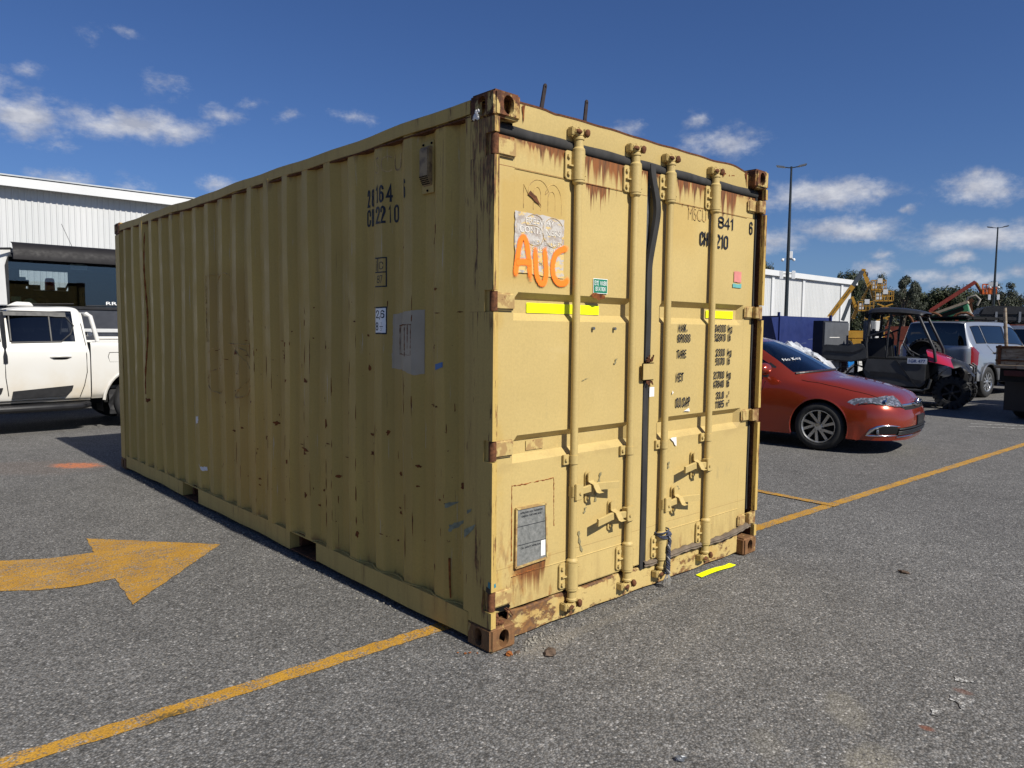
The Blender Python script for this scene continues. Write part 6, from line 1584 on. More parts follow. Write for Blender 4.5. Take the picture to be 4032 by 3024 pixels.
for k in range(21):
    x_ = -1.0 + 2.16 * k / 20; b_ = .06 * (1 - (2 * k / 20 - 1) ** 2)
    P.append([(x_, -.05, 2.90), (x_, -.20 - b_, 2.86), (x_, -.29 - b_, 2.72), (x_, -.29 - b_, 2.60), (x_, -.26 - b_, 2.605), (x_, -.05, 2.72)])
MB().grid(P).build('sun_visor', M['visor'], tr, smooth=50)
m = MB(); m.tube([(-1.24, -.02, 2.62), (-1.30, -.16, 2.72), (-1.18, -.20, 2.76), (-1.0, -.14, 2.78)], 0.02, 8); m.tube([(-1.23, 0, 2.5), (-1.36, -.12, 2.58), (-1.34, -.10, 2.10)], .018, 8); m.box(-1.46, -1.26, -.14, -.05, 2.05, 2.5); m.build('mirror', M['black'], tr, bevel=0.015)
m = MB(); m.tube([(-.1, -.2, 2.80), (-.28, -.2, 3.25)], 0.004, 5); m.build('aerial', M['black'], tr)
m = MB(); m.box(-1.05, 1.05, .08, .50, 1.60, 1.86); m.build('dashboard', M['dash'], tr, bevel=0.04)
for xx in (-.62, .62):
    m = MB(); m.box(xx - .26, xx + .26, 1.0, 1.5, 1.2, 1.5); m.bar((xx, 1.5, 1.45), (xx, 1.62, 2.2), .50, .14, (0, 1, 0)); m.box(xx - .14, xx + .14, 1.58, 1.70, 2.2, 2.42); m.build('seat', M['seat'], tr, bevel=0.05)
m = MB(); m.tube([(-.62 + .23 * math.cos(2 * math.pi * k / 24), .52 + .10 * math.sin(2 * math.pi * k / 24), 1.93 + .12 * math.sin(2 * math.pi * k / 24)) for k in range(25)], .018, 8, False); m.cyl((-.62, .52, 1.93), (-.62, .35, 1.7), .03, 8); m.build('steering_wheel', M['black'], tr, smooth=50)
m = MB(); m.box(-.12, .14, .03, .05, 2.50, 2.60); m.build('sun_blind', M['paper'], tr)
m = MB(); m.box(-1.0, -.86, .06, .07, 1.92, 2.0); m.poly([(-.85, .06, 1.90), (-.80, .06, 1.96), (-.72, .06, 1.98), (-.66, .06, 1.94), (-.62, .06, 1.90), (-.74, .06, 1.88)]); m.build('cab_paper', simple('yellow green paper', (0.40, 0.46, 0.20), 0.7), tr)
o = text_on_front('RR', .42, .60, 1.90, 1.955, .008, M['white'], tr, 0.01)
m = MB(); m.tube([(-.9, -.02, 1.87), (-.1, -.02, 1.90)], .01, 5); m.tube([(.1, -.02, 1.87), (.9, -.02, 1.90)], .01, 5); m.build('wiper', M['black'], tr)
m = MB(); m.box(-1.15, 1.15, 2.2, 2.3, 1.0, 2.20); m.box(-1.15, 1.15, 2.2, 7.5, .95, 1.12); m.build('tray', M['truck_grey'], tr)
m = MB(); m.lathe([(0, .26), (.07, .25), (.085, .20), (.09, .02), (.09, 0)], 'Z', (-.03, 2.25, 2.20), 14); m.build('beacon', simple('orange red beacon', (0.50, 0.05, 0.02), 0.2, 0, 0.5), tr, smooth=50)
m = MB(); m.box(-.40, -.20, 2.2, 2.3, 2.20, 2.31).box(.10, .22, 2.2, 2.3, 2.20, 2.28); m.tube([(.22, 2.25, 2.20), (.28, 2.25, 2.33), (.33, 2.25, 2.43)], .02, 6); m.build('rack_fitting', M['black'], tr)
m = MB(); m.box(-.5, .5, .3, 7.3, .6, .95); m.build('chassis', M['black_matt'], tr)
for ax, sc in ((.95, 1), (5.6, 1)):
    for s in (1, -1):
        m = MB(); m.lathe([(.28, s * 1.16 - s * .26), (.44, s * 1.16 - s * .26), (.48, s * 1.16 - s * .2), (.48, s * 1.16 - s * .06), (.44, s * 1.16), (.28, s * 1.15), (0, s * 1.10)], 'X', (0, ax, .48), 28); m.build('wheel', M['tyre'], tr, smooth=40)

# ------------------------------------------------------------------ side by side utility vehicle
M['utv_grey'] = simple('dull charcoal plastic', (0.040, 0.041, 0.042), 0.55, 0, 0.4, 0.2, 6)
M['utv_red'] = car_paint('cherry red plastic', (0.36, 0.012, 0.035), 0.1, 0.25)
utv = thing('utility_buggy', 'black side by side buggy with red bonnet and knobbly tyres parked behind the red hatchback', 'utility vehicle', (15.02, 2.41, 0), R(-80))
# local: x forward with the front axle at x = 0, y left, the near side is y = -0.70
for ax in (0, -1.86):
    for s in (1, -1): wheel(utv, ax, s * .72, s, .335, .24, .185, 6, 0.0, M['black'], 20, 0, False)
m = MB()
for s in (1, -1):
    m.prism([(-2.48, .95), (-2.51, 1.24), (-2.43, 1.27), (-1.98, 1.25), (-1.80, 1.30), (-1.68, 1.31), (-1.60, 1.22), (-1.57, .98), (-1.9, .90), (-2.25, .93)], *sorted((s * .74, s * .67)), 'Y')
m.box(-2.49, -2.45, -.67, .67, .95, 1.24).box(-2.45, -1.60, -.67, .67, .92, .98)
bed = m.build('cargo_bed', M['utv_grey'], utv, bevel=0.018)
m = MB()
for s in (1, -1):
    m.bar((-2.42, s * .745, 1.12), (-1.85, s * .745, 1.10), .012, .03); m.bar((-1.85, s * .745, 1.10), (-1.66, s * .745, 1.19), .012, .03)
m.build('bed_rib', M['black'], bed)
m = MB()
m.prism([(-1.55, .40), (-.48, .40), (-.40, .52), (-.42, .92), (-.48, 1.0), (-1.62, 1.02), (-1.68, .70)], -.73, .73, 'Y')
m.build('body_tub', M['black_matt'], utv, bevel=0.03)
for s in (1, -1):
    m = MB(); m.prism([(-1.52, .44), (-.55, .42), (-.46, .50), (-.46, .90), (-.60, .97), (-1.58, .98), (-1.64, .72)], *sorted((s * .735, s * .775)), 'Y'); dr_ = m.build('door', M['utv_grey'], utv, bevel=0.012)
    m = MB(); m.prism([(-1.48, .62), (-1.0, .60), (-.70, .52), (-.52, .50), (-.52, .56), (-.72, .60), (-.98, .70), (-1.5, .72)], *sorted((s * .776, s * .785)), 'Y'); m.bar((-1.02, s * .78, .98), (-.62, s * .78, .44), .02, .02); m.build('door_crease', M['black'], dr_)
    m = MB(); m.tube([(-1.52, s * .76, .36), (-.5, s * .78, .36), (-.40, s * .78, .42), (-.36, s * .78, .60)], .028, 8); m.build('side_rail', M['utv_grey'], utv, smooth=50)
    # front wheel guard
    P = []
    for k in range(13):
        a = R(35 + 150 * k / 12); P.append([(.46 * math.cos(a) * 1.02, s * yy, .335 + .50 * math.sin(a) + (.06 if k < 4 else 0)) for yy in (.42, .66, .80, .81)])
    m = MB().grid(P); m.build('front_guard', M['black'], utv, smooth=50)
    P = []
    for k in range(13):
        a = R(10 + 160 * k / 12); P.append([(-1.86 + .48 * math.cos(a), s * yy, .335 + .50 * math.sin(a)) for yy in (.46, .66, .78, .79)])
    MB().grid(P).build('rear_guard', M['black'], utv, smooth=50)
# bonnet
net = [[(-.54, 0, 1.20), (-.53, .3, 1.19), (-.50, .50, 1.16), (-.46, .62, 1.08), (-.42, .70, .96)], [(-.36, 0, 1.14), (-.35, .3, 1.13), (-.32, .5, 1.10), (-.28, .63, 1.02), (-.24, .71, .92)], [(-.18, 0, 1.07), (-.18, .28, 1.06), (-.16, .46, 1.02), (-.12, .60, .95), (-.06, .69, .87)], [(-.08, 0, 1.02), (-.08, .25, 1.01), (-.06, .40, .97), (-.02, .54, .91), (.02, .64, .83)]]
parts, S = shell(net, 6, 6, []); parts['body'].build('bonnet', M['utv_red'], utv, smooth=40, merge=0.001)
net = [[(-.10, 0, 1.015), (-.10, .25, 1.005), (-.08, .40, .965), (-.04, .53, .905), (.0, .63, .825)], [(.06, 0, .97), (.06, .25, .96), (.05, .40, .93), (.05, .50, .87), (.04, .58, .79)], [(.19, 0, .90), (.18, .22, .89), (.16, .36, .86), (.13, .46, .80), (.09, .52, .73)], [(.28, 0, .78), (.27, .20, .77), (.24, .33, .75), (.18, .42, .70), (.12, .46, .64)], [(.27, 0, .55), (.26, .2, .55), (.22, .30, .54), (.16, .36, .52), (.10, .40, .50)]]
parts, S = shell(net, 6, 6, []); parts['body'].build('nose', M['black'], utv, smooth=40, merge=0.001)
m = MB()
for s in (1, -1): m.sphere(tuple(S(1.9, 2.9, s)), .07, 10, 6, (.6, .9, .5))
m.build_each('headlight', M['optic'], utv, smooth=60)
m = MB()
for zz in (.52, .72): m.tube([(.20, -.34, zz), (.33, -.24, zz), (.35, 0, zz), (.33, .24, zz), (.20, .34, zz)], .022, 8)
for yy in (-.26, .26): m.tube([(.33, yy, .52), (.33, yy, .86), (.25, yy, .92)], .020, 8)
m.build('bull_bar', M['black'], utv, smooth=50)
# roll cage and roof
m = MB()
for s in (1, -1):
    m.tube([(-1.56, s * .70, .60), (-1.62, s * .70, 1.30), (-1.58, s * .62, 1.92), (-1.50, s * .58, 1.99), (-.76, s * .58, 1.95), (-.66, s * .60, 1.90), (-.34, s * .68, 1.20), (-.30, s * .68, .95)], .030, 8)
    m.tube([(-1.24, s * .64, .6), (-1.22, s * .62, 1.4), (-1.18, s * .58, 1.96)], .022, 8)
    m.tube([(-1.60, s * .69, 1.45), (-1.20, s * .62, 1.62), (-1.15, s * .60, 1.90)], .020, 8)
for xx, zz in ((-1.52, 1.98), (-.74, 1.94), (-1.62, 1.35), (-1.2, 1.95)): m.tube([(xx, -.6, zz), (xx, .6, zz)], .026, 8)
m.build('roll_cage', M['black'], utv, smooth=50)
net = [[(-1.64, 0, 2.04), (-1.64, .4, 2.03), (-1.62, .58, 2.0), (-1.62, .66, 1.93)], [(-1.48, 0, 2.09), (-1.48, .4, 2.08), (-1.48, .6, 2.05), (-1.48, .70, 1.97)], [(-1.05, 0, 2.08), (-1.05, .4, 2.07), (-1.05, .6, 2.04), (-1.05, .68, 1.97)], [(-.64, 0, 2.01), (-.64, .4, 2.0), (-.66, .56, 1.98), (-.68, .64, 1.93)], [(-.54, 0, 1.95), (-.54, .4, 1.95), (-.57, .54, 1.93), (-.60, .62, 1.90)]]
parts, S = shell(net, 5, 5, []); rf_ = parts['body'].build('roof', M['black'], utv, smooth=40, merge=0.001)
m = MB(); m.box(-1.69, -1.61, -.60, -.18, 1.84, 2.02).box(-1.69, -1.61, .18, .60, 1.84, 2.02); m.build_each('rear_speaker_pod', M['black_matt'], rf_, bevel=0.02)
m = MB()
for yy in (-.36, .36): 
    m.box(-1.5, -1.0, yy - .28, yy + .28, .70, .88); m.bar((-1.48, yy, .86), (-1.54, yy, 1.42), .52, .10, (0, 1, 0)); m.box(-1.60, -1.50, yy - .14, yy + .14, 1.42, 1.62)
m.build('seat', M['seat'], utv, bevel=0.04)
m = MB(); P = [(-.86 - .10 * math.sin(2 * math.pi * k / 20), -.34 + .17 * math.cos(2 * math.pi * k / 20), 1.18 + .14 * math.sin(2 * math.pi * k / 20)) for k in range(21)]; m.tube(P, .016, 6, False); m.cyl((-.86, -.34, 1.18), (-.5, -.34, .98), .02, 8); m.build('steering_wheel', M['black'], utv, smooth=50)
m = MB(); m.box(-.60, -.42, -.66, .66, .86, 1.10); m.build('dashboard', M['dash'], utv, bevel=0.04)
pl = MB().box(-.80, -.44, -.800, -.790, .905, 1.02).build('number_plate', simple('white number plate', (0.42, 0.45, 0.52), 0.5), utv)
text_on_front('1GR 477', -.77, -.47, .93, .995, -.8015, simple('blue plate letters', (0.03, 0.05, 0.16), 0.5), pl, 0.02)
m = MB()
for s in (1, -1):
    for ax in (0, -1.86):
        m.tube([(ax, s * .60, .335), (ax, s * .25, .42)], .03, 6); m.tube([(ax + .1, s * .55, .30), (ax, s * .22, .34)], .02, 6); m.tube([(ax + .02, s * .52, .36), (ax - .02, s * .36, .95)], .035, 8)
m.box(-2.3, .15, -.26, .26, .30, .50); m.build('chassis', M['black_matt'], utv)
m = MB(); m.box(-2.45, -2.2, -.3, .3, .62, .90); m.build('muffler', M['steel'], utv, bevel=0.04)

# ------------------------------------------------------------------ silver four wheel drive
M['silver'] = car_paint('silver metallic paint', (0.30, 0.32, 0.345), 0.5, 0.30)
M['grey_paint'] = car_paint('grey lower paint', (0.105, 0.11, 0.12), 0.4, 0.35)
suv = thing('silver_wagon', 'silver four wheel drive wagon with spare wheel on its back door, seen from behind', 'car', (18.29, 3.51, 0), R(-8))
sv = lambda pts: pts
net = [
 [(-.80, 0, .42), (-.80, .4, .42), (-.78, .66, .42), (-.72, .80, .42), (-.66, .88, .42), (-.60, .92, .42), (-.56, .93, .42), (-.54, .92, .40)],
 [(-.93, 0, .52), (-.93, .4, .52), (-.91, .70, .52), (-.84, .84, .52), (-.74, .91, .52), (-.64, .935, .52), (-.58, .94, .50), (-.54, .92, .41)],
 [(-.93, 0, .74), (-.93, .4, .74), (-.91, .70, .74), (-.84, .84, .74), (-.74, .91, .74), (-.62, .935, .73), (-.56, .94, .60), (-.52, .92, .42)],
 [(-.90, 0, .79), (-.90, .4, .79), (-.88, .70, .79), (-.82, .82, .79), (-.70, .885, .79), (-.56, .92, .78), (-.52, .935, .62), (-.50, .92, .42)],
 [(-.885, 0, 1.15), (-.885, .4, 1.15), (-.87, .70, 1.15), (-.81, .81, 1.15), (-.70, .87, 1.15), (-.50, .91, .98), (-.44, .93, .72), (-.42, .92, .42)],
 [(-.87, 0, 1.25), (-.865, .4, 1.25), (-.85, .68, 1.25), (-.79, .785, 1.25), (-.68, .845, 1.22), (-.40, .905, 1.0), (-.34, .93, .74), (-.3, .92, .42)],
 [(-.80, 0, 1.74), (-.795, .4, 1.735), (-.78, .60, 1.72), (-.70, .68, 1.68), (-.50, .80, 1.26), (-.2, .90, 1.0), (-.1, .93, .74), (-.1, .92, .42)],
 [(-.70, 0, 1.83), (-.69, .4, 1.825), (-.67, .58, 1.81), (-.56, .675, 1.74), (-.36, .80, 1.27), (0, .90, 1.0), (.1, .93, .74), (.1, .92, .42)],
 [(-.2, 0, 1.855), (-.2, .4, 1.85), (-.2, .58, 1.835), (-.2, .68, 1.76), (.05, .81, 1.27), (.4, .90, 1.0), (.5, .93, .74), (.5, .92, .42)],
 [(.6, 0, 1.86), (.6, .4, 1.855), (.6, .58, 1.84), (.6, .68, 1.765), (.75, .815, 1.26), (.9, .90, .99), (1.0, .93, .74), (1.0, .92, .42)],
 [(1.4, 0, 1.84), (1.4, .4, 1.835), (1.4, .58, 1.82), (1.4, .67, 1.75), (1.45, .815, 1.25), (1.5, .90, .98), (1.5, .93, .74), (1.5, .92, .42)],
 [(1.95, 0, 1.74), (1.94, .4, 1.735), (1.92, .56, 1.72), (1.88, .66, 1.66), (1.95, .815, 1.23), (2.0, .90, .97), (2.0, .93, .74), (2.0, .92, .42)],
 [(2.70, 0, 1.22), (2.68, .4, 1.22), (2.6, .62, 1.205), (2.5, .74, 1.18), (2.45, .82, 1.14), (2.4, .90, .95), (2.4, .93, .74), (2.4, .92, .42)],
 [(3.5, 0, 1.10), (3.48, .4, 1.10), (3.44, .62, 1.08), (3.38, .76, 1.05), (3.3, .84, .98), (3.2, .91, .86), (3.2, .93, .7), (3.2, .92, .42)],
 [(3.80, 0, .95), (3.78, .4, .95), (3.72, .62, .94), (3.62, .76, .92), (3.52, .85, .88), (3.42, .91, .8), (3.4, .93, .66), (3.4, .92, .42)],
 [(3.85, 0, .45), (3.83, .4, .45), (3.76, .62, .45), (3.66, .76, .45), (3.56, .85, .45), (3.46, .9, .45), (3.44, .91, .44), (3.44, .9, .42)]]
reg = [('rear_window', lambda u, v, s: 4.95 < u < 6.3 and v < 2.55),
       ('side_window', lambda u, v, s: 6.7 < u < 11.45 and 3.14 < v < 3.93 and not (8.02 < u < 8.12) and not (9.55 < u < 9.72)),
       ('windscreen', lambda u, v, s: 11.1 < u < 11.95 and v < 2.6),
       ('tail_light', lambda u, v, s: 2.95 < u < 4.9 and 3.15 < v < 4.75),
       ('lower_body', lambda u, v, s: v > 5.55 + (0.3 if u < 5 else 0) and u > 2.5)]
parts, S = shell(net, 10, 10, reg, arches=((0, .38, .45), (2.78, .38, .45)))
parts['body'].build('body', M['silver'], suv, smooth=32, merge=0.001)
for k, mm in (('rear_window', 'glass_dark'), ('side_window', 'glass_dark'), ('windscreen', 'glass'), ('tail_light', 'red_lamp'), ('lower_body', 'grey_paint')):
    if k in ('tail_light', 'side_window', 'lower_body'):
        for s in (1, -1):
            h = MB(); src = parts[k]
            for f in src.f:
                q_ = [src.v[i] for i in f]
                if sum(p[1] for p in q_) * s > 0: h.add(q_, [(0, 1, 2, 3)])
            h.build(k, M[mm], suv, smooth=60, merge=0.001)
    else: parts[k].build(k, M[mm], suv, smooth=60, merge=0.001)
for s in (1, -1):
    m = MB(); m.poly([S(4.35, 3.25, s) + Vector((-.004, s * .004, 0)), S(4.35, 4.0, s) + Vector((-.004, s * .004, 0)), S(4.75, 4.0, s) + Vector((-.004, s * .004, 0)), S(4.75, 3.25, s) + Vector((-.004, s * .004, 0))]); m.build('reverse_lamp', M['optic'], suv)
m = MB(); m.box(-.7, 3.4, -.86, .86, .36, .50)
for ax in (0, 2.78):
    for s in (1, -1): arch_liner(m, ax, .38, .46, s * .5, s * .92)
m.build('underbody', M['black_matt'], suv)
arch_lip(((0, .38), (2.78, .38)), .455, lambda X, Z: .928, suv, M['grey_paint'], 0.035, 0.40, 'flared_arch')
for ax in (0, 2.78):
    for s in (1, -1): wheel(suv, ax, s * .905, s, .38, .25, .23, 5, 0.0, M['alu'], 0)
m = MB(); m.lathe([(.0, -.02), (.20, -.01), (.23, .05), (.30, .05), (.365, .02), (.375, -.05), (.375, -.15), (.33, -.20)], 'X', (-.96, .12, 1.02), 40)
for k in range(26):
    a = 2 * math.pi * k / 26
    Mx = Matrix.Translation((-.96, .12, 1.02)) @ Matrix.Rotation(a, 4, 'X'); m.box(-.17, -.03, -.028, .028, .365, .388, Mx)
m.v = [(2 * -.96 - x_, y_, z_) if False else (x_, y_, z_) for x_, y_, z_ in m.v]
m.build('spare_wheel', M['tyre'], suv, smooth=40)
m = MB()
for s in (1, -1):
    m.tube([(-.55, s * .60, 1.865), (-.45, s * .62, 1.90), (1.3, s * .62, 1.90), (1.4, s * .60, 1.865)], .02, 6)
for xx in (-.35, .35, 1.05): m.bar((xx, -.66, 1.91), (xx, .66, 1.91), .06, .035)
m.box(-.60, 1.35, -.60, .60, 1.925, 1.955)
m.build('roof_rack', M['black_matt'], suv)
for xx, s in ((.35, -1), (1.25, -1), (.35, 1), (1.25, 1)): MB().tube([(xx - .1, s * .875, 1.08), (xx - .06, s * .915, 1.085), (xx + .06, s * .915, 1.085), (xx + .1, s * .875, 1.08)], .016, 8).build('door_handle', M['black'], suv, smooth=50)
m = MB()
for s in (1, -1):
    m.tube([S(8.07, 4.0, s), S(8.05, 4.6, s), S(8.0, 5.2, s)], .005, 4); m.tube([S(9.64, 4.0, s), S(9.64, 5.2, s), S(9.7, 6.7, s)], .005, 4)
m.tube([S(2.98, v, s) for s, v in [(-1, 4.6 - .46 * k) for k in range(11)] + [(1, .46 * k) for k in range(1, 11)]], .008, 4)
m.build('panel_gaps', M['dark'], suv)
m = MB()
for s in (1, -1):
    for u0, u1 in ((6.7, 8.02), (8.12, 9.55), (9.72, 11.45)): m.tube([S(u0 + (u1 - u0) * k / 10, 3.13, s) for k in range(11)] + [S(u1, 3.93, s)] + [S(u1 - (u1 - u0) * k / 10, 3.94, s) for k in range(11)] + [S(u0, 3.13, s)], .010, 4)
m.build_each('window_seal', M['black'], suv)
for s in (1, -1): MB().sphere((2.05, s * 1.0, 1.25), .12, 10, 7, (.6, 1, .8)).build('door_mirror', M['black'], suv, smooth=60)

# ------------------------------------------------------------------ weathered tray truck on the right edge
nt = mat('weathered tray boards'); c = nt.mix(nt.noise((3, 3, 22), 6, 0.65).step(0.35, 0.68), (0.16, 0.115, 0.075), (0.34, 0.29, 0.22)); c = nt.mix(nt.noise(9, 6, 0.7).step(0.56, 0.66), c, (0.13, 0.06, 0.03)); M['tray'] = setb(nt, c, 0.75, 0, 0.2)
ft = thing('tray_truck', 'tray truck with weathered timber tail board cut off by the right picture edge', 'truck', (12.78, .25, 0), R(-8))
M['tray_lamp'] = simple('dusty dark red lens', (0.055, 0.008, 0.008), 0.4)
# local: x forward, rear of tray x = 0, y from -1.0 to 0.95
m = MB(); m.box(0, .035, -1.02, .96, .99, 1.32); m.build('tail_board', M['tray'], ft, bevel=0.006)
for s, yy in ((1, .93), (-1, -1.02)): MB().box(.04, 3.4, yy, yy + .035, .99, 1.32).build('side_board', M['tray'], ft, bevel=0.006)
m = MB(); m.box(.0, 3.4, -1.04, .98, .93, .985); m.build('tray_floor', M['tray'], ft)
m = MB()
for yy in (-.98, -.35, .3, .9): m.box(-.015, 0.0, yy - .025, yy + .025, 1.0, 1.34)
m.box(-.02, .0, -1.02, .96, 1.285, 1.325).box(-.02, 0, -1.02, .96, 1.06, 1.085)
m.build_each('board_strap', M['rust'], ft)
m = MB(); m.tube([(3.4, .9, .95), (3.4, .9, 2.3), (3.4, .8, 2.4), (3.4, -.86, 2.4), (3.4, -.96, 2.3), (3.4, -.96, .95)], .035, 8); m.tube([(.25, .9, 1.32), (.25, .96, 2.0)], .03, 8)
hb = m.build('head_board', M['tray'], ft, smooth=50)
m = MB()
for k in range(26): m.bar((3.4, -.92 + k * .07, 1.3), (3.4, -.92 + k * .07, 2.38), .008, .008)
for k in range(15): m.bar((3.4, -.94, 1.35 + k * .07), (3.4, .88, 1.35 + k * .07), .008, .008)
m.build('mesh', M['white'], hb)
for yy in (.62, -.70):
    pl = MB().box(-.01, .03, yy - .20, yy + .20, .80, .90).build('tail_lamp', M['tray_lamp'], ft, bevel=0.01)
MB().box(-.02, -.012, .15, .42, .72, .77).build('reflector', M['white'], ft)
m = MB(); m.box(.0, 4.4, -.45, .45, .62, .93).box(.05, .10, -.95, .9, .70, .93); m.build('chassis', M['black_matt'], ft)
for ax in (.95, 4.2):
    for s in (1, -1):
        m = MB(); m.lathe([(.25, s * .92 - s * .28), (.36, s * .92 - s * .28), (.40, s * .92 - s * .24), (.40, s * .92 - s * .04), (.36, s * .92), (.25, s * .91), (0, s * .86)], 'Y', (ax, 0, .40), 28); m.build('wheel', M['tyre'], ft, smooth=40)
for yy in (.45, -.95): MB().box(.40, .42, yy, yy + .5, .16, .72).build('mud_flap', M['black'], ft)
m = MB(); m.prism([(3.55, .62), (5.3, .62), (5.35, 1.2), (5.0, 1.3), (4.7, 1.9), (3.6, 1.95)], -.9, .85, 'Y'); m.build('cab', M['truck_white'], ft, bevel=0.06)

# ------------------------------------------------------------------ white van with rack and roof box behind
vn = thing('white_wagon', 'white wagon parked in front of the silver wagon, carrying a black roof box', 'car', (23.2, 3.0, 0), R(-8))
m = MB(); m.prism([(0.0, .45), (4.3, .45), (4.4, .95), (3.2, 1.15), (2.4, 1.76), (.25, 1.80), (.04, 1.15)], -.90, .90, 'Y'); m.build('body', M['truck_white'], vn, bevel=0.10)
m = MB(); m.prism([(.035, 1.18), (.16, 1.68), (.14, 1.69), (.012, 1.18)], -.72, .72, 'Y'); m.build('rear_window', M['glass_dark'], vn)
for s in (1, -1):
    m = MB(); m.prism([(.30, 1.18), (2.7, 1.18), (2.3, 1.66), (.42, 1.68)], *sorted((s * .905, s * .885)), 'Y'); m.build('side_window', M['glass_dark'], vn)
    m = MB(); m.box(.02, .06, *sorted((s * .74, s * .88)), .75, 1.12); m.build('tail_light', M['red_lamp'], vn)
    for ax in (.85, 3.45): 
        m = MB(); m.lathe([(.22, s * .90 - s * .22), (.34, s * .90 - s * .2), (.35, s * .90 - s * .1), (.34, s * .905), (.2, s * .90), (0, s * .88)], 'Y', (ax, 0, .35), 24); m.build('wheel', M['tyre'], vn, smooth=40)
m = MB()
for xx in (.35, 1.0, 1.7): m.bar((xx, -.85, 1.88), (xx, .85, 1.88), .06, .04)
for s in (1, -1): m.bar((.2, s * .8, 1.87), (1.9, s * .8, 1.87), .04, .05); m.bar((.4, s * .8, 1.78), (.4, s * .8, 1.88), .04, .04)
m.build('roof_rack', M['black_matt'], vn)
rb = thing('roof_box', 'black plastic roof box strapped on the rack of the white wagon', 'roof box', (23.9, 3.55, 1.905), R(-62))
m = MB(); m.prism([(-.95, .16), (-.90, .03), (.86, .0), (1.0, .10), (1.02, .17)], -.42, .42, 'Y'); m.build('base', M['black'], rb, bevel=0.03)
m = MB(); m.prism([(-.96, .18), (1.03, .18), (.95, .34), (.70, .44), (-.55, .48), (-.88, .42)], -.43, .43, 'Y'); m.build('lid', M['black'], rb, bevel=0.05)
m = MB()
for xx in (-.5, .1): m.box(xx - .03, xx + .03, -.445, .445, -.02, .30)
m.build('strap', M['steel'], rb)
MB().box(.72, .95, -.435, -.43, .27, .31).build('sticker', M['white'], rb)

# ------------------------------------------------------------------ steel cabinets behind the red car
M['navy'] = simple('navy blue steel', (0.016, 0.026, 0.105), 0.5, 0, 0.4, 0.15, 3)
bin_ = thing('blue_steel_bin', 'navy blue steel bin with diagonal brace standing behind the red hatchback', 'skip bin', (14.68, 6.24, 0), 0.0)
m = MB(); m.box(0, 2.9, 0, 1.9, .10, 1.93); m.build('body', M['navy'], bin_, bevel=0.015)
m = MB()
m.bar((.03, -.03, 1.93), (.03, -.03, .1), .06, .06); m.bar((2.86, -.03, 2.0), (2.86, -.03, .1), .06, .06); m.bar((.0, -.04, 1.15), (1.1, -.04, .18), .08, .10); m.bar((.03, -.01, 2.02), (.03, -.01, 1.8), .05, .05)
m.prism([(.02, 1.90), (.02, 1.15), (-.35, 1.88)], -.02, .02, 'Y')
for yy in (.6, 1.2): m.bar((-.03, yy, 1.9), (-.03, yy, .1), .06, .05)
m.build_each('frame', M['navy'], bin_)
MB().box(-.006, -.001, 1.0, 1.16, 1.48, 1.58).build('sticker', M['paper'], bin_)
m = MB()
for k in range(4): m.bar((1.3 + .35 * k, -.002, 1.25 + .1 * (k % 2)), (1.55 + .35 * k, -.002, 1.26 + .1 * (k % 2)), .004, .01)
m.build_each('scratch', simple('pale scratch', (0.10, 0.12, 0.2), 0.6), bin_)
M['gun'] = simple('gunmetal paint', (0.085, 0.09, 0.098), 0.5, 0, 0.4, 0.1, 3)
cb = thing('grey_steel_cabinet', 'charcoal steel cabinet with dull grey door beside the navy bin', 'cabinet', (16.60, 5.95, 0), 0.0)
MB().box(0, 1.5, .02, 1.0, .05, 1.84).build('body', simple('charcoal side', (0.022, 0.024, 0.03), 0.5), cb, bevel=0.01)
dd = MB().box(.02, 1.48, -.012, .02, .10, 1.80).build('door', M['gun'], cb, bevel=0.008)
m = MB(); m.box(.3, .9, -.018, -.012, 1.40, 1.415).box(1.34, 1.42, -.03, -.012, 1.0, 1.2); m.build('handle', M['paper'], dd)
eb = thing('switch_box', 'small grey electrical box with white cover on a post beside the cabinet', 'electrical box', (17.95, 5.35, 0), 0.0)
MB().box(0, .36, 0, .16, 1.12, 1.86).build('box', M['gun'], eb, bevel=0.01)
MB().box(.34, .72, -.03, .15, 1.14, 1.86).build('cover', M['truck_white'], eb, bevel=0.02)
m = MB(); m.box(.55, .63, -.06, -.03, 1.50, 1.58); m.build('switch', M['black'], eb)
m = MB(); m.box(.1, .22, .03, .13, 0, 1.12).box(.36, .42, .03, .13, 0, 1.14); m.build_each('post', M['steel'], eb)
m = MB(); m.tube([(-.1, -.02, 1.82), (-.22, -.08, 1.72), (-.24, -.08, 1.45), (-.18, -.05, 1.38)], .06, 8); m.build('hose', M['black'], eb, smooth=50)
# white and blue workshop machine
mc = thing('workshop_machine', 'white machine with bright blue side plates half hidden behind the black buggy', 'machine', (21.1, 6.6, 0), R(-20))
M['bluep'] = simple('bright blue paint', (0.01, 0.14, 0.42), 0.4)
m = MB(); m.prism([(-.75, 0), (.85, 0), (.85, .55), (.45, 1.05), (.30, 1.05), (.28, 1.55), (.12, 1.55), (.10, 1.10), (-.25, 1.15), (-.70, .75)], -.3, .3, 'Y'); m.build('body', M['truck_white'], mc, bevel=0.03)
for a in ([(-1.15, .5), (-.55, .85), (-.62, 1.15), (-1.2, .95)], [(.55, .85), (1.1, .5), (1.25, .75), (.75, 1.15)]): MB().prism(a, -.36, -.30, 'Y').build('side_plate', M['bluep'], mc)
m = MB(); m.tube([(.55 + .28 * math.cos(2 * math.pi * k / 16), -.2, 1.35 + .28 * math.sin(2 * math.pi * k / 16)) for k in range(17)], .035, 6, False); m.build('hand_wheel', simple('brown hose', (0.16, 0.10, 0.05), 0.7), mc)
text_on_front('MILLER', .40, .66, .66, .72, -.3015, M['bluep'], mc) if False else None

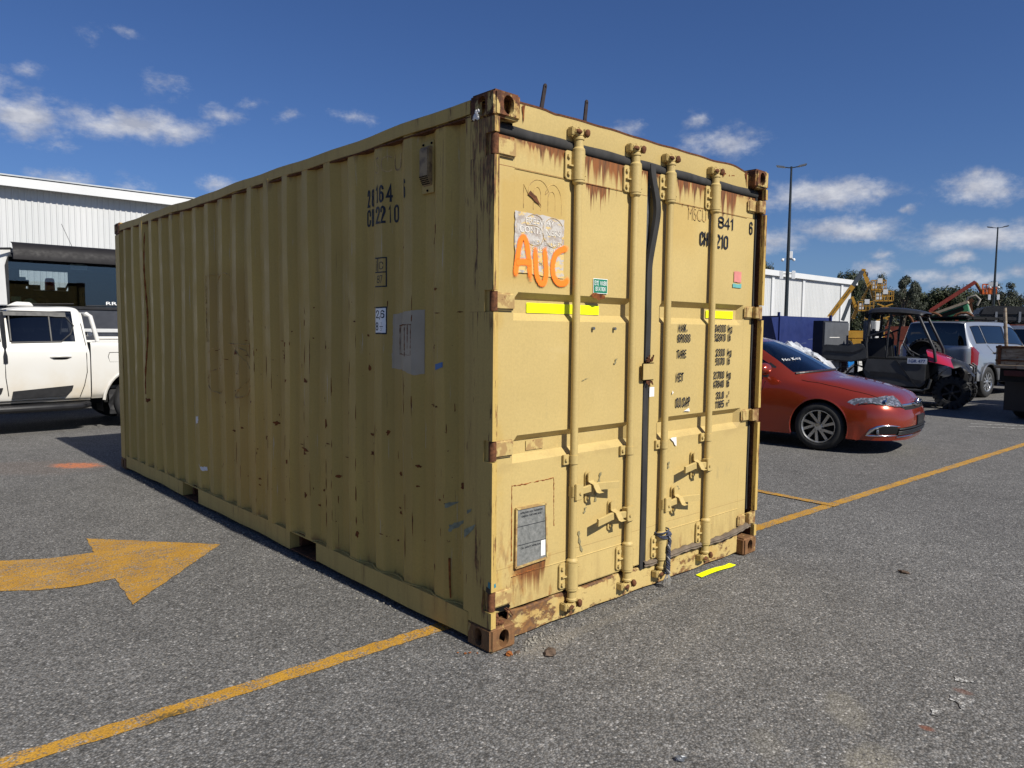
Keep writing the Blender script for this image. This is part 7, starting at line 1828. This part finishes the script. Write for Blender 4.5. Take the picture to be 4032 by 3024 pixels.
# ------------------------------------------------------------------ boom lifts
M['boom_y'] = simple('boom lift yellow', (0.36, 0.19, 0.02), 0.45, 0, 0.4, 0.12, 1.5)
M['boom_g'] = simple('dark boom section', (0.055, 0.065, 0.075), 0.45)
M['boom_r'] = simple('boom lift red', (0.22, 0.035, 0.022), 0.5, 0, 0.4, 0.2, 1.5)
M['boom_o'] = simple('orange basket', (0.62, 0.13, 0.02), 0.5)
def basket(t, c, w_, d_, h_, m_, floor_m=None):
    x, y, z = c; b = MB()
    for k in range(5):
        for yy in (-d_ / 2, d_ / 2): b.bar((x - w_ / 2 + w_ * k / 4, y + yy, z), (x - w_ / 2 + w_ * k / 4, y + yy, z + h_), .05, .05)
    for zz in (h_ * .5, h_):
        for yy in (-d_ / 2, d_ / 2): b.bar((x - w_ / 2, y + yy, z + zz), (x + w_ / 2, y + yy, z + zz), .05, .05)
        for xx in (-w_ / 2, w_ / 2): b.bar((x + xx, y - d_ / 2, z + zz), (x + xx, y + d_ / 2, z + zz), .05, .05)
    o = b.build('basket', m_, t)
    f_ = MB(); f_.box(x - w_ / 2, x + w_ / 2, y - d_ / 2, y + d_ / 2, z - .05, z + (.04 if floor_m is None else .38)); f_.build('basket_floor', floor_m or m_, o)
    g_ = MB(); g_.box(x - .12, x + .25, y - d_ / 2 - .08, y - d_ / 2 + .1, z + .55, z + .95).box(x - w_ * .4, x - w_ * .15, y - d_ / 2, y + .2, z + .1, z + .6); g_.build('control_box', M['truck_white'], o)
    return o
# camera-facing frames: x to the right of the view, y away
def lift_base(t, x, w_, m_):
    b = MB(); b.box(x - w_ / 2, x + w_ / 2, -.9, .9, .45, 1.05); o = b.build('chassis', m_, t, bevel=0.05)
    wl = MB()
    for xx in (x - w_ * .38, x + w_ * .38):
        for yy in (-1.0, 1.0): wl.lathe([(.2, yy - .15), (.45, yy - .15), (.48, yy), (.45, yy + .15), (.2, yy + .15), (0, yy + .1)], 'Y', (xx, 0, .48), 18)
    wl.build('wheels', M['tyre'], o)
    tb = MB(); tb.box(x - w_ * .42, x + w_ * .30, -.8, .8, 1.05, 1.75); tb.build('turntable', m_, o, bevel=0.08)
Bx, Bz = lambda px: (px - 3255) / 48.6, lambda py: 1.52 + (1311 - py) / 44.7
def lift(label, dx, cat='boom lift'):
    a = R(-62); t = thing('boom_lift', label, cat, (61.74 + dx * math.cos(a), 26.01 + dx * math.sin(a), 0), a, 'boom lifts parked in the yard')
    return t, (lambda px, py, y=0: Vector(((px - 3255) / 48.6 - dx, y, 1.52 + (1311 - py) / 44.7)))
bl, B = lift('tall yellow boom lift with dark inner boom raised in front of the white shed end', 0)
lift_base(bl, .3, 3.4, M['boom_y'])
m = MB(); m.bar(B(3260, 1253), B(3349, 1128), .34, .40); m.bar(B(3258, 1262), B(3262, 1285), .3, .4); bm_ = m.build('outer_boom', M['boom_y'], bl, bevel=0.02)
for t_, s0, s1, hh in (('HT23 RTJ PRO', .10, .42, .15), ('Haulotte', .60, .88, .17)):
    a_ = B(3349, 1128) - B(3260, 1253); L_ = a_.length; a_.normalize(); n2 = Vector((-a_.z, 0, a_.x)); p0 = B(3260, 1253) + a_ * L_ * s0 - n2 * .07 + Vector((0, -.176, 0))
    me = text_mesh(t_, L_ * (s1 - s0), hh, 0.01)
    for v in me.vertices: v.co = p0 + a_ * v.co.x + n2 * v.co.y
    obj('lettering', me, M['ink'], bm_)
m = MB(); m.bar(B(3345, 1134), B(3383, 1072), .30, .34); m.build('inner_boom', M['boom_g'], bl, bevel=0.02)
m = MB(); m.bar(B(3384, 1069), B(3410, 1135), .20, .22); m.bar(B(3392, 1070, .1), B(3418, 1128, .1), .08, .08); m.bar(B(3379, 1068), B(3394, 1070), .2, .24); m.build('jib', M['boom_y'], bl)
m = MB(); m.tube([B(3392, 1072), B(3403, 1078), B(3403, 1088), B(3398, 1094)], .05, 6); m.build('hose', M['black'], bl)
m = MB(); m.bar(B(3410, 1132), B(3384, 1182), .16, .16); m.bar(B(3406, 1140, .2), B(3394, 1184, .2), .1, .1); m.bar(B(3414, 1130), B(3426, 1176), .16, .16); m.build('jib_link', M['boom_y'], bl)
m = MB(); m.bar(B(3290, 1232), B(3283, 1256), .10, .10); m.box(*sorted((B(3242, 0).x, B(3260, 0).x)), -.3, .3, B(0, 1262).z, B(0, 1247).z); m.build('cylinder', M['white'], bl)
basket(bl, tuple(B(3445, 1144)), 1.1, .9, .80, M['boom_y'])
b2, B = lift('shorter yellow boom lift whose jib hangs below the taller yellow one', 2.6)
lift_base(b2, 0, 3.0, M['boom_y'])
m = MB(); m.bar(B(3314, 1262), B(3342, 1180), .26, .28); m.build('outer_boom', M['boom_g'], b2, bevel=0.02)
m = MB(); m.bar(B(3347, 1170), B(3368, 1220), .22, .22); m.bar(B(3342, 1176, .1), B(3362, 1224, .1), .1, .1); m.build('jib', M['boom_y'], b2)
m = MB(); m.bar(B(3366, 1222), B(3354, 1254), .28, .28); m.bar(B(3412, 1230), B(3404, 1256), .26, .26); m.build('scissor_arm', M['boom_y'], b2)
basket(b2, tuple(B(3400, 1223)), 1.2, .9, .76, M['boom_y'])
b3, B = lift('low yellow work platform parked right of the tall yellow boom lift', 4.7, 'work platform')
lift_base(b3, 0, 2.6, M['boom_y'])
m = MB()
for py in (1262, 1240, 1218): m.bar(B(3442, py, -.4), B(3500, py - 20, -.4), .1, .1); m.bar(B(3442, py - 20, -.4), B(3500, py, -.4), .1, .1)
m.build('scissor_arm', M['boom_y'], b3)
basket(b3, tuple(B(3467, 1186)), 1.4, 1.0, .80, M['boom_y'])
b4 = thing('boom_lift', 'red boom lift with orange basket reaching up beside the farther lamp post', 'boom lift', (69.34, 20.08, 0), R(-72), 'boom lifts parked in the yard')
B = lambda px, py, y=0: Vector(((px - 3665) / 52.0, y, 1.52 + (1317 - py) / 45.6))
lift_base(b4, -.4, 3.2, M['boom_r'])
m = MB(); m.bar(B(3660, 1222), B(3829, 1110), .30, .32); m.bar(B(3660, 1218), B(3664, 1270), .3, .3); m.build('outer_boom', M['boom_r'], b4, bevel=0.02)
m = MB(); m.bar(B(3826, 1110), B(3856, 1157), .20, .20); m.build('jib', M['boom_r'], b4)
m = MB(); m.bar(B(3834, 1114, -.12), B(3858, 1152, -.12), .09, .09); m.build('jib_link', M['boom_y'], b4)
basket(b4, tuple(B(3883, 1157)), 1.0, .9, .80, M['boom_o'], M['boom_o'])

# ------------------------------------------------------------------ farm machinery row
M['machine_red'] = simple('rusty red machine paint', (0.17, 0.040, 0.022), 0.7, 0, 0.3, 0.3, 3)
M['machine_green'] = simple('seeder green', (0.045, 0.19, 0.08), 0.5, 0, 0.4, 0.1, 3)
M['wood'] = simple('bleached timber', (0.33, 0.27, 0.19), 0.8)
fm = thing('hay_rake', 'red farm implement with curved tines standing behind the black buggy', 'farm machine', (27.6, 7.0, 0), R(-75), 'old farm machines in a row')
m = MB(); m.bar((-1.6, 0, .9), (2.2, 0, 1.0), .16, .16); m.bar((-1.4, .5, 1.35), (1.8, .5, 1.3), .14, .14); m.bar((-1.0, 0, .4), (-.4, .2, 2.0), .1, .1); m.bar((.3, 0, .4), (.9, .2, 2.1), .1, .1)
for k in range(7): m.bar((-1.5 + .5 * k, -.1, .2), (-1.3 + .5 * k, .4, 1.5), .07, .07)
m.box(-1.4, -.6, -.4, .4, 1.1, 1.8).box(.2, 1.6, -.3, .5, .5, 1.2); m.build('frame', M['machine_red'], fm)
m = MB()
for cx in (-.9, 0.1, 1.1): m.tube([(cx + .45 * math.cos(R(200 - 20 * k)), -.3, 1.75 + .55 * math.sin(R(200 - 20 * k))) for k in range(11)], .05, 6)
m.build('tine', M['rust'], fm)
for i, (x, y, a, lab) in enumerate(((28.2, 6.45, 22, 'green seed box tipped on its edge among the old farm machines'), (28.8, 5.95, 0, 'pale topped green seed box lying level beside the tipped one'))):
    sb = thing('seed_box', lab, 'seed box', (x, y, 2.15 if i == 0 else 1.95), R(-78), 'green seed boxes')
    Mx = Matrix.Rotation(R(-a), 4, 'Y')
    m = MB(); m.prism([(-.62, 0), (.62, 0), (.66, .26), (-.66, .26)], -.3, .3, 'Y', Mx); m.build('bin', M['machine_green'], sb, bevel=0.01)
    m = MB(); m.box(-.70, .70, -.34, .34, .262, .36, Mx); m.build('lid', M['wood'] if i == 0 else M['white'], sb, bevel=0.01)
    if i == 0: 
        m = MB(); m.box(-.5, .5, -.312, -.302, .07, .22, Mx); m.build('opening', M['dark'], sb)
tb = thing('implement_trolley', 'dark steel implement rack that carries the green seed boxes', 'farm machine', (28.6, 6.3, 0), R(-78), 'old farm machines in a row')
m = MB()
for zz in (1.0, 1.72): m.bar((-1.6, 0, zz), (2.4, 0, zz), .14, .3)
for xx in (-1.4, -.2, 1.0, 2.2): m.bar((xx, 0, 0), (xx, .1, 1.9), .12, .12); m.bar((xx, .5, 0), (xx + .3, .3, 1.9), .1, .1)
m.box(-1.5, 2.2, -.2, .5, 1.74, 1.93); m.build('frame', M['machine_red'], tb)
ag = thing('grain_auger', 'rusty curved spout auger leaning up behind the silver wagon', 'farm machine', (33.5, 7.5, 0), R(-78), 'old farm machines in a row')
m = MB(); m.bar((-2.2, 0, 1.4), (.3, 0, 3.0), .16, .16); m.bar((-1.8, .1, 1.2), (.5, .1, 2.0), .1, .1); m.bar((-1.0, 0, 0), (-.8, 0, 2.3), .1, .1); m.bar((.7, 0, 0), (.2, 0, 2.9), .1, .1); m.bar((-.4, 0, 2.5), (1.4, 0, 1.7), .09, .09); m.build('frame', M['rust'], ag)
m = MB(); m.tube([(.1, 0, 2.2), (.0, 0, 2.7), (.12, 0, 3.1), (.38, 0, 3.18), (.55, 0, 3.0), (.45, 0, 2.75)], .05, 8); m.tube([(.05, 0, 2.9), (.2, 0, 2.4), (.55, 0, 2.0), (.9, 0, 1.8)], [.08, .12, .22, .1], 8); m.build('spout', simple('galvanised spout', (0.20, 0.185, 0.15), 0.6), ag, smooth=50)
hd = thing('header_trailer', 'long dark red implement behind the roof box at the right edge', 'farm machine', (36.0, 3.0, 0), R(-80), 'old farm machines in a row')
m = MB(); m.bar((-3.5, 0, 1.75), (4.5, 0, 1.95), .35, .35); m.bar((-3, .6, 1.3), (4, .6, 1.4), .3, .3)
for k in range(9): m.bar((-3 + .85 * k, 0, .0), (-2.8 + .85 * k, .2, 2.2), .1, .12)
m.tube([(1.4 + .8 * math.cos(R(10 * k)), 0, 1.7 + .8 * math.sin(R(10 * k))) for k in range(19)], .06, 6); m.build('frame', M['machine_red'], hd)
cr_ = thing('pallet_crate', 'stack of dull red crates behind the seats of the black buggy', 'crate', (21.6, 5.2, 0), R(-70))
m = MB()
for k in range(4): m.box(-.7, .7, -.5, .5, .05 + .42 * k, .43 + .42 * k)
m.build_each('crate', M['machine_red'], cr_, bevel=0.02)

# ------------------------------------------------------------------ trees beyond the yard
def leaf_mat(name, a, b):
    nt = mat(name); c = nt.mix(nt.noise(0.9, 3).lin(0.3, 0.7), a, b); return setb(nt, c, 0.6, 0, 0.3)
LM = [leaf_mat('dark gum leaves', (0.018, 0.025, 0.011), (0.050, 0.062, 0.024)), leaf_mat('olive leaves', (0.026, 0.032, 0.014), (0.066, 0.070, 0.030)), leaf_mat('bluish gum leaves', (0.024, 0.030, 0.020), (0.060, 0.068, 0.042))]
M['bark'] = simple('grey bark', (0.13, 0.105, 0.08), 0.9, 0, 0.2, 0.25, 3)
def tree_mesh(seed, h, r, blobs, leaf, n, sparse=0.0, low=0.25):
    rn = random.Random(seed); cs = []
    for k in range(blobs):
        a = rn.uniform(0, 2 * math.pi); q_ = r * math.sqrt(rn.random()) * 0.75; z_ = h * (low + (1 - low) * rn.random() ** 0.8) * (1 - 0.28 * (q_ / r) ** 2)
        cs.append((Vector((q_ * math.cos(a), q_ * math.sin(a), z_)), rn.uniform(0.55, 1.0) * r * (0.42 - 0.22 * sparse)))
    cm = MB()
    for k in range(n):
        c, br = rn.choice(cs)
        d = Vector((rn.gauss(0, 1), rn.gauss(0, 1), rn.gauss(0, 0.75))).normalized() * br * rn.uniform(0.55, 1.08)
        p = c + d
        if p.z < 0.2: continue
        nrm = (d.normalized() + Vector((rn.uniform(-.8, .8), rn.uniform(-.8, .8), rn.uniform(-.3, .9)))).normalized()
        t1 = nrm.cross(Vector((rn.uniform(-1, 1), rn.uniform(-1, 1), rn.uniform(-1, 1)))).normalized(); t2 = nrm.cross(t1)
        s = leaf * rn.uniform(0.55, 1.25)
        cm.add([p + t1 * s, p + t2 * s * .55, p - t1 * s, p - t2 * s * .55], [(0, 1, 2, 3)])
    tm = MB(); tm.tube([(0, 0, 0), (rn.uniform(-.2, .2), rn.uniform(-.2, .2), h * .35), (rn.uniform(-.4, .4), rn.uniform(-.4, .4), h * .7)], [h * .03, h * .022, h * .012], 8)
    for c, br in cs[:12]:
        z0 = h * rn.uniform(.25, .5); tm.tube([(0, 0, z0), tuple(c * .6 + Vector((0, 0, z0 * .4))), tuple(c)], [h * .012, h * .008, h * .004], 5)
    return cm.mesh('crown', recalc=False), tm.mesh('trunk', smooth=50)
KINDS = [tree_mesh(1, 10, 4.4, 34, .17, 13000, .25, .15), tree_mesh(2, 9, 4.6, 36, .18, 13000, .25, .10), tree_mesh(3, 11, 3.8, 30, .16, 6500, 0.85, .42), tree_mesh(4, 8, 4.4, 32, .18, 11000, .25, .08), tree_mesh(5, 12, 4.8, 34, .17, 9000, 0.6, .30)]
TL = {0: 'dense dark gum tree in the tree line beyond the yard', 1: 'dense dark gum tree in the tree line beyond the yard', 3: 'dense dark gum tree in the tree line beyond the yard'}
def cam_dir(px):      # horizontal direction of a column of the photograph
    d = _f + _r * ((px - 2016) / 2872.66); return Vector((d.x, d.y)).normalized()
def tree(px, D, top_px, kind, leafm, label, wide=1.0):
    d = cam_dir(px); depth = D / math.sqrt(1 + ((px - 2016) / 2872.66) ** 2)
    z = 1.52 + (1299 + (px - 2016) * .00985 - top_px) * depth / 2872.66
    hh = (10, 9, 11, 8, 12)[kind]; s = z / hh
    t = thing('gum_tree', label, 'tree', (-2.19 + d.x * D, -2.5 + d.y * D, 0), (px * 7.3) % 6.28, 'gum trees beyond the yard')
    t.scale = (s * wide, s * wide, s)
    me = KINDS[kind][0]
    me2 = me if not me.materials or me.materials[0] == leafm else me.copy()
    if me2 is not me: me2.materials.clear()
    obj('crown', me2, leafm, t); obj('trunk', KINDS[kind][1], M['bark'], t)
tree(3000, 112, 1022, 0, LM[1], 'olive green tree top showing over the white shed roof beside the container', .36)
tree(3318, 96, 1062, 0, LM[0], 'broad dark gum tree rising behind the tall yellow boom lift', .50)
tree(3390, 104, 1098, 1, LM[0], 'dark gum tree between the yellow boom and the sparse gum', .6)
tree(3450, 92, 1092, 4, LM[2], 'sparse gum tree with gaps of sky above the yellow baskets', .7)
tree(3545, 88, 1088, 2, LM[2], 'tall wispy gum tree with small tufts against the sky', .8)
tree(3585, 98, 1112, 2, LM[2], 'second wispy gum tree leaning right of the tallest tufts', .8)
for px, D, tp, k, lm in ((3430, 120, 1150, 3, 1), (3490, 118, 1160, 3, 1), (3600, 122, 1172, 1, 1), (3655, 100, 1136, 0, 0), (3690, 112, 1160, 1, 1), (3730, 98, 1146, 3, 0), (3775, 108, 1166, 1, 1), (3815, 96, 1158, 0, 0), (3850, 110, 1165, 3, 1), (3990, 112, 1180, 3, 1), (4050, 104, 1178, 1, 1), (4120, 108, 1160, 0, 0), (4200, 112, 1150, 1, 1)):
    tree(px, D, tp, k, LM[lm], 'dense dark gum tree in the tree line beyond the yard', .95 if px > 3420 else .7)
tree(3935, 94, 1122, 4, LM[2], 'tall gum tree spreading beside the farther lamp post', 1.05)
tree(3880, 96, 1150, 0, LM[0], 'dark gum tree directly behind the orange basket', 1.1)
# undergrowth at the foot of the trees
rn = random.Random(31); m = MB()
a, b = Vector((92, 30)), Vector((112, 2))
for k in range(30000):
    t_ = rn.random(); p = a.lerp(b, t_); h_ = 3.6 * rn.random() ** .7 * (0.75 + .25 * math.sin(t_ * 40))
    p = Vector((p.x + rn.uniform(-3, 3), p.y + rn.uniform(-3, 3), h_))
    t1 = Vector((rn.uniform(-1, 1), rn.uniform(-1, 1), rn.uniform(-1, 1))).normalized(); t2 = t1.cross(Vector((rn.uniform(-1, 1), rn.uniform(-1, 1), 1))).normalized(); s = rn.uniform(.12, .30)
    m.add([p + t1 * s, p + t2 * s * .6, p - t1 * s, p - t2 * s * .6], [(0, 1, 2, 3)])
m.build('undergrowth', LM[1], kind='stuff', recalc=False, label='dark scrub along the foot of the tree line')

# ------------------------------------------------------------------ small things on the ground and on the doors
st = MB(); P = []
for k in range(9):
    t_ = k / 8; a = Vector((1.690, -.008, .006)).lerp(Vector((2.024, -.041, .006)), t_); b = Vector((1.681, -.056, .006)).lerp(Vector((2.033, -.086, .006)), t_); zz = .018 * math.sin(t_ * 3.1) * .6 + (.012 * (t_ - .85) / .15 if t_ > .85 else 0)
    P.append([a + Vector((0, 0, zz)), b + Vector((0, 0, zz * .8)), b + Vector((0, 0, zz * .8 - .0015)), a + Vector((0, 0, zz - .0015)), a + Vector((0, 0, zz))])
o = st.grid(P).build('fallen_tape', M['hi_vis'], None); tag(o, 'fluorescent yellow strip lying on the asphalt below the right container door', 'tape strip')
rp = thing('frayed_rope', 'frayed blue and grey rope knotted round the foot of the third lock rod', 'rope', (1.372, .0, .09))
rn = random.Random(17)
cols = [simple('blue rope strand', (0.060, 0.066, 0.095), 0.9, 0, 0.1, 0.4, 90), simple('grey rope strand', (0.28, 0.27, 0.25), 0.95, 0, 0.1, 0.4, 90), simple('dark rope strand', (0.06, 0.06, 0.07), 0.95, 0, 0.1, 0.3, 90)]
path = dense1([Vector(p) for p in ((.012, -.012, .235), (.018, -.016, .19), (.006, -.018, .15), (.012, -.014, .10), (.006, -.016, .05), (.002, -.018, .0))], 8)
for si in range(5):
    m = MB(); pts = []
    for i, p in enumerate(path):
        a = i * .55 + si * 2 * math.pi / 5; rad = .007 + .007 * (i / len(path)) ** 2
        pts.append(p + Vector((rad * math.cos(a) + rn.uniform(-.003, .003), rad * math.sin(a), 0)))
    m.tube(pts, .0052, 6); m.build('strand', cols[(si * 2) % 3], rp, smooth=60)
m = MB()
for k in range(3): m.tube([(.040 * math.cos(2 * math.pi * j / 16), .028 + .040 * math.sin(2 * math.pi * j / 16), .222 + .012 * k + .012 * math.sin(2 * math.pi * j / 16 + k)) for j in range(17)], .005, 6, False)
m.sphere((.014, -.014, .232), .018, 8, 6, (1, .8, 1.1), .2, rn); m.build('knot', cols[0], rp, smooth=60)
m = MB()
for k in range(26):
    a = rn.uniform(0, 6.28); m.tube([(.002, -.018, .012), (.002 + .02 * math.cos(a), -.018 + .014 * math.sin(a), -.02 - rn.uniform(0, .02)), (.002 + .03 * math.cos(a), -.018 + .02 * math.sin(a), -.035 - rn.uniform(0, .035))], .0018, 4)
m.build('frayed_end', cols[1], rp)
def rock(name, label, cat, c, r, sc, m_, seed, group=None):
    o = MB().sphere((0, 0, 0), r, 9, 6, sc, .28, random.Random(seed)).build(name, m_, None); o.location = c; o.rotation_euler = (0, 0, seed * 1.3); tag(o, label, cat, group); return o
M['stone_b'] = simple('brown stone', (0.10, 0.07, 0.05), 0.9, 0, 0.2, 0.3, 40); M['stone_w'] = simple('pale gravel', (0.24, 0.225, 0.19), 0.9, 0, 0.2, 0.2, 40)
rock('rust_flake', 'flat brown rust flake lying on the asphalt in front of the left door', 'rust flake', (.219, -.174, .008), .034, (1.35, .8, .30), M['stone_b'], 3)
rock('rust_flake', 'small orange rust lump beside the foot of the near corner casting', 'rust flake', (.060, -.063, .010), .017, (1, .9, .9), M['rust_orange'], 4)
rock('rust_flake', 'thin dark rust flake just right of the orange rust lump', 'rust flake', (.105, -.072, .005), .016, (1.3, .8, .35), M['stone_b'], 5)
rock('dead_leaf', 'small dark curled leaf alone on the asphalt right of the container', 'leaf', (2.741, -.859, .008), .03, (1.2, .5, .3), M['stone_b'], 6)
rock('stone', 'dark loose stone near the bottom edge of the picture', 'stone', (-.05, -1.086, .008), .016, (1.2, .9, .7), M['steel'], 7)
for k in range(4): rock('rust_crumb', 'crumbs of red rust beside the left face of the near corner casting', 'rust crumb', (-.04 - .022 * k, .05 + .018 * k + .01 * (k % 2), .004), .0045 + .0015 * (k % 3), (1.2, .9, .5), M['rust_orange'], 30 + k, 'rust crumbs by the casting')
rn = random.Random(77); m = MB()
for k in range(520):
    q_ = rn.random()
    if q_ < .3: p = (rn.gauss(.27, .09), rn.gauss(-.03, .05))
    elif q_ < .75: p = (-abs(rn.gauss(0, .05)) - .015, rn.uniform(.7, 5.6))
    else: p = (rn.uniform(.2, 2.3), -abs(rn.gauss(0, .07)) + .01)
    m.sphere((p[0], p[1], .003), rn.choice([.002, .0025, .003, .004, .005, .0075]), 5, 4, (1, .9, .7), .3, rn)
m.build('gravel', M['stone_w'], kind='stuff', label='loose pale gravel crumbs along the foot of the container')
m = MB()
for k in range(120): m.sphere((rn.uniform(-1.8, 3.2), rn.uniform(-1.6, 2.2), .003), rn.choice([.003, .004, .006]), 5, 4, (1, .9, .7), .3, rn)
m.build('gravel', M['stone_w'], kind='stuff', label='scattered pale grit on the open asphalt')
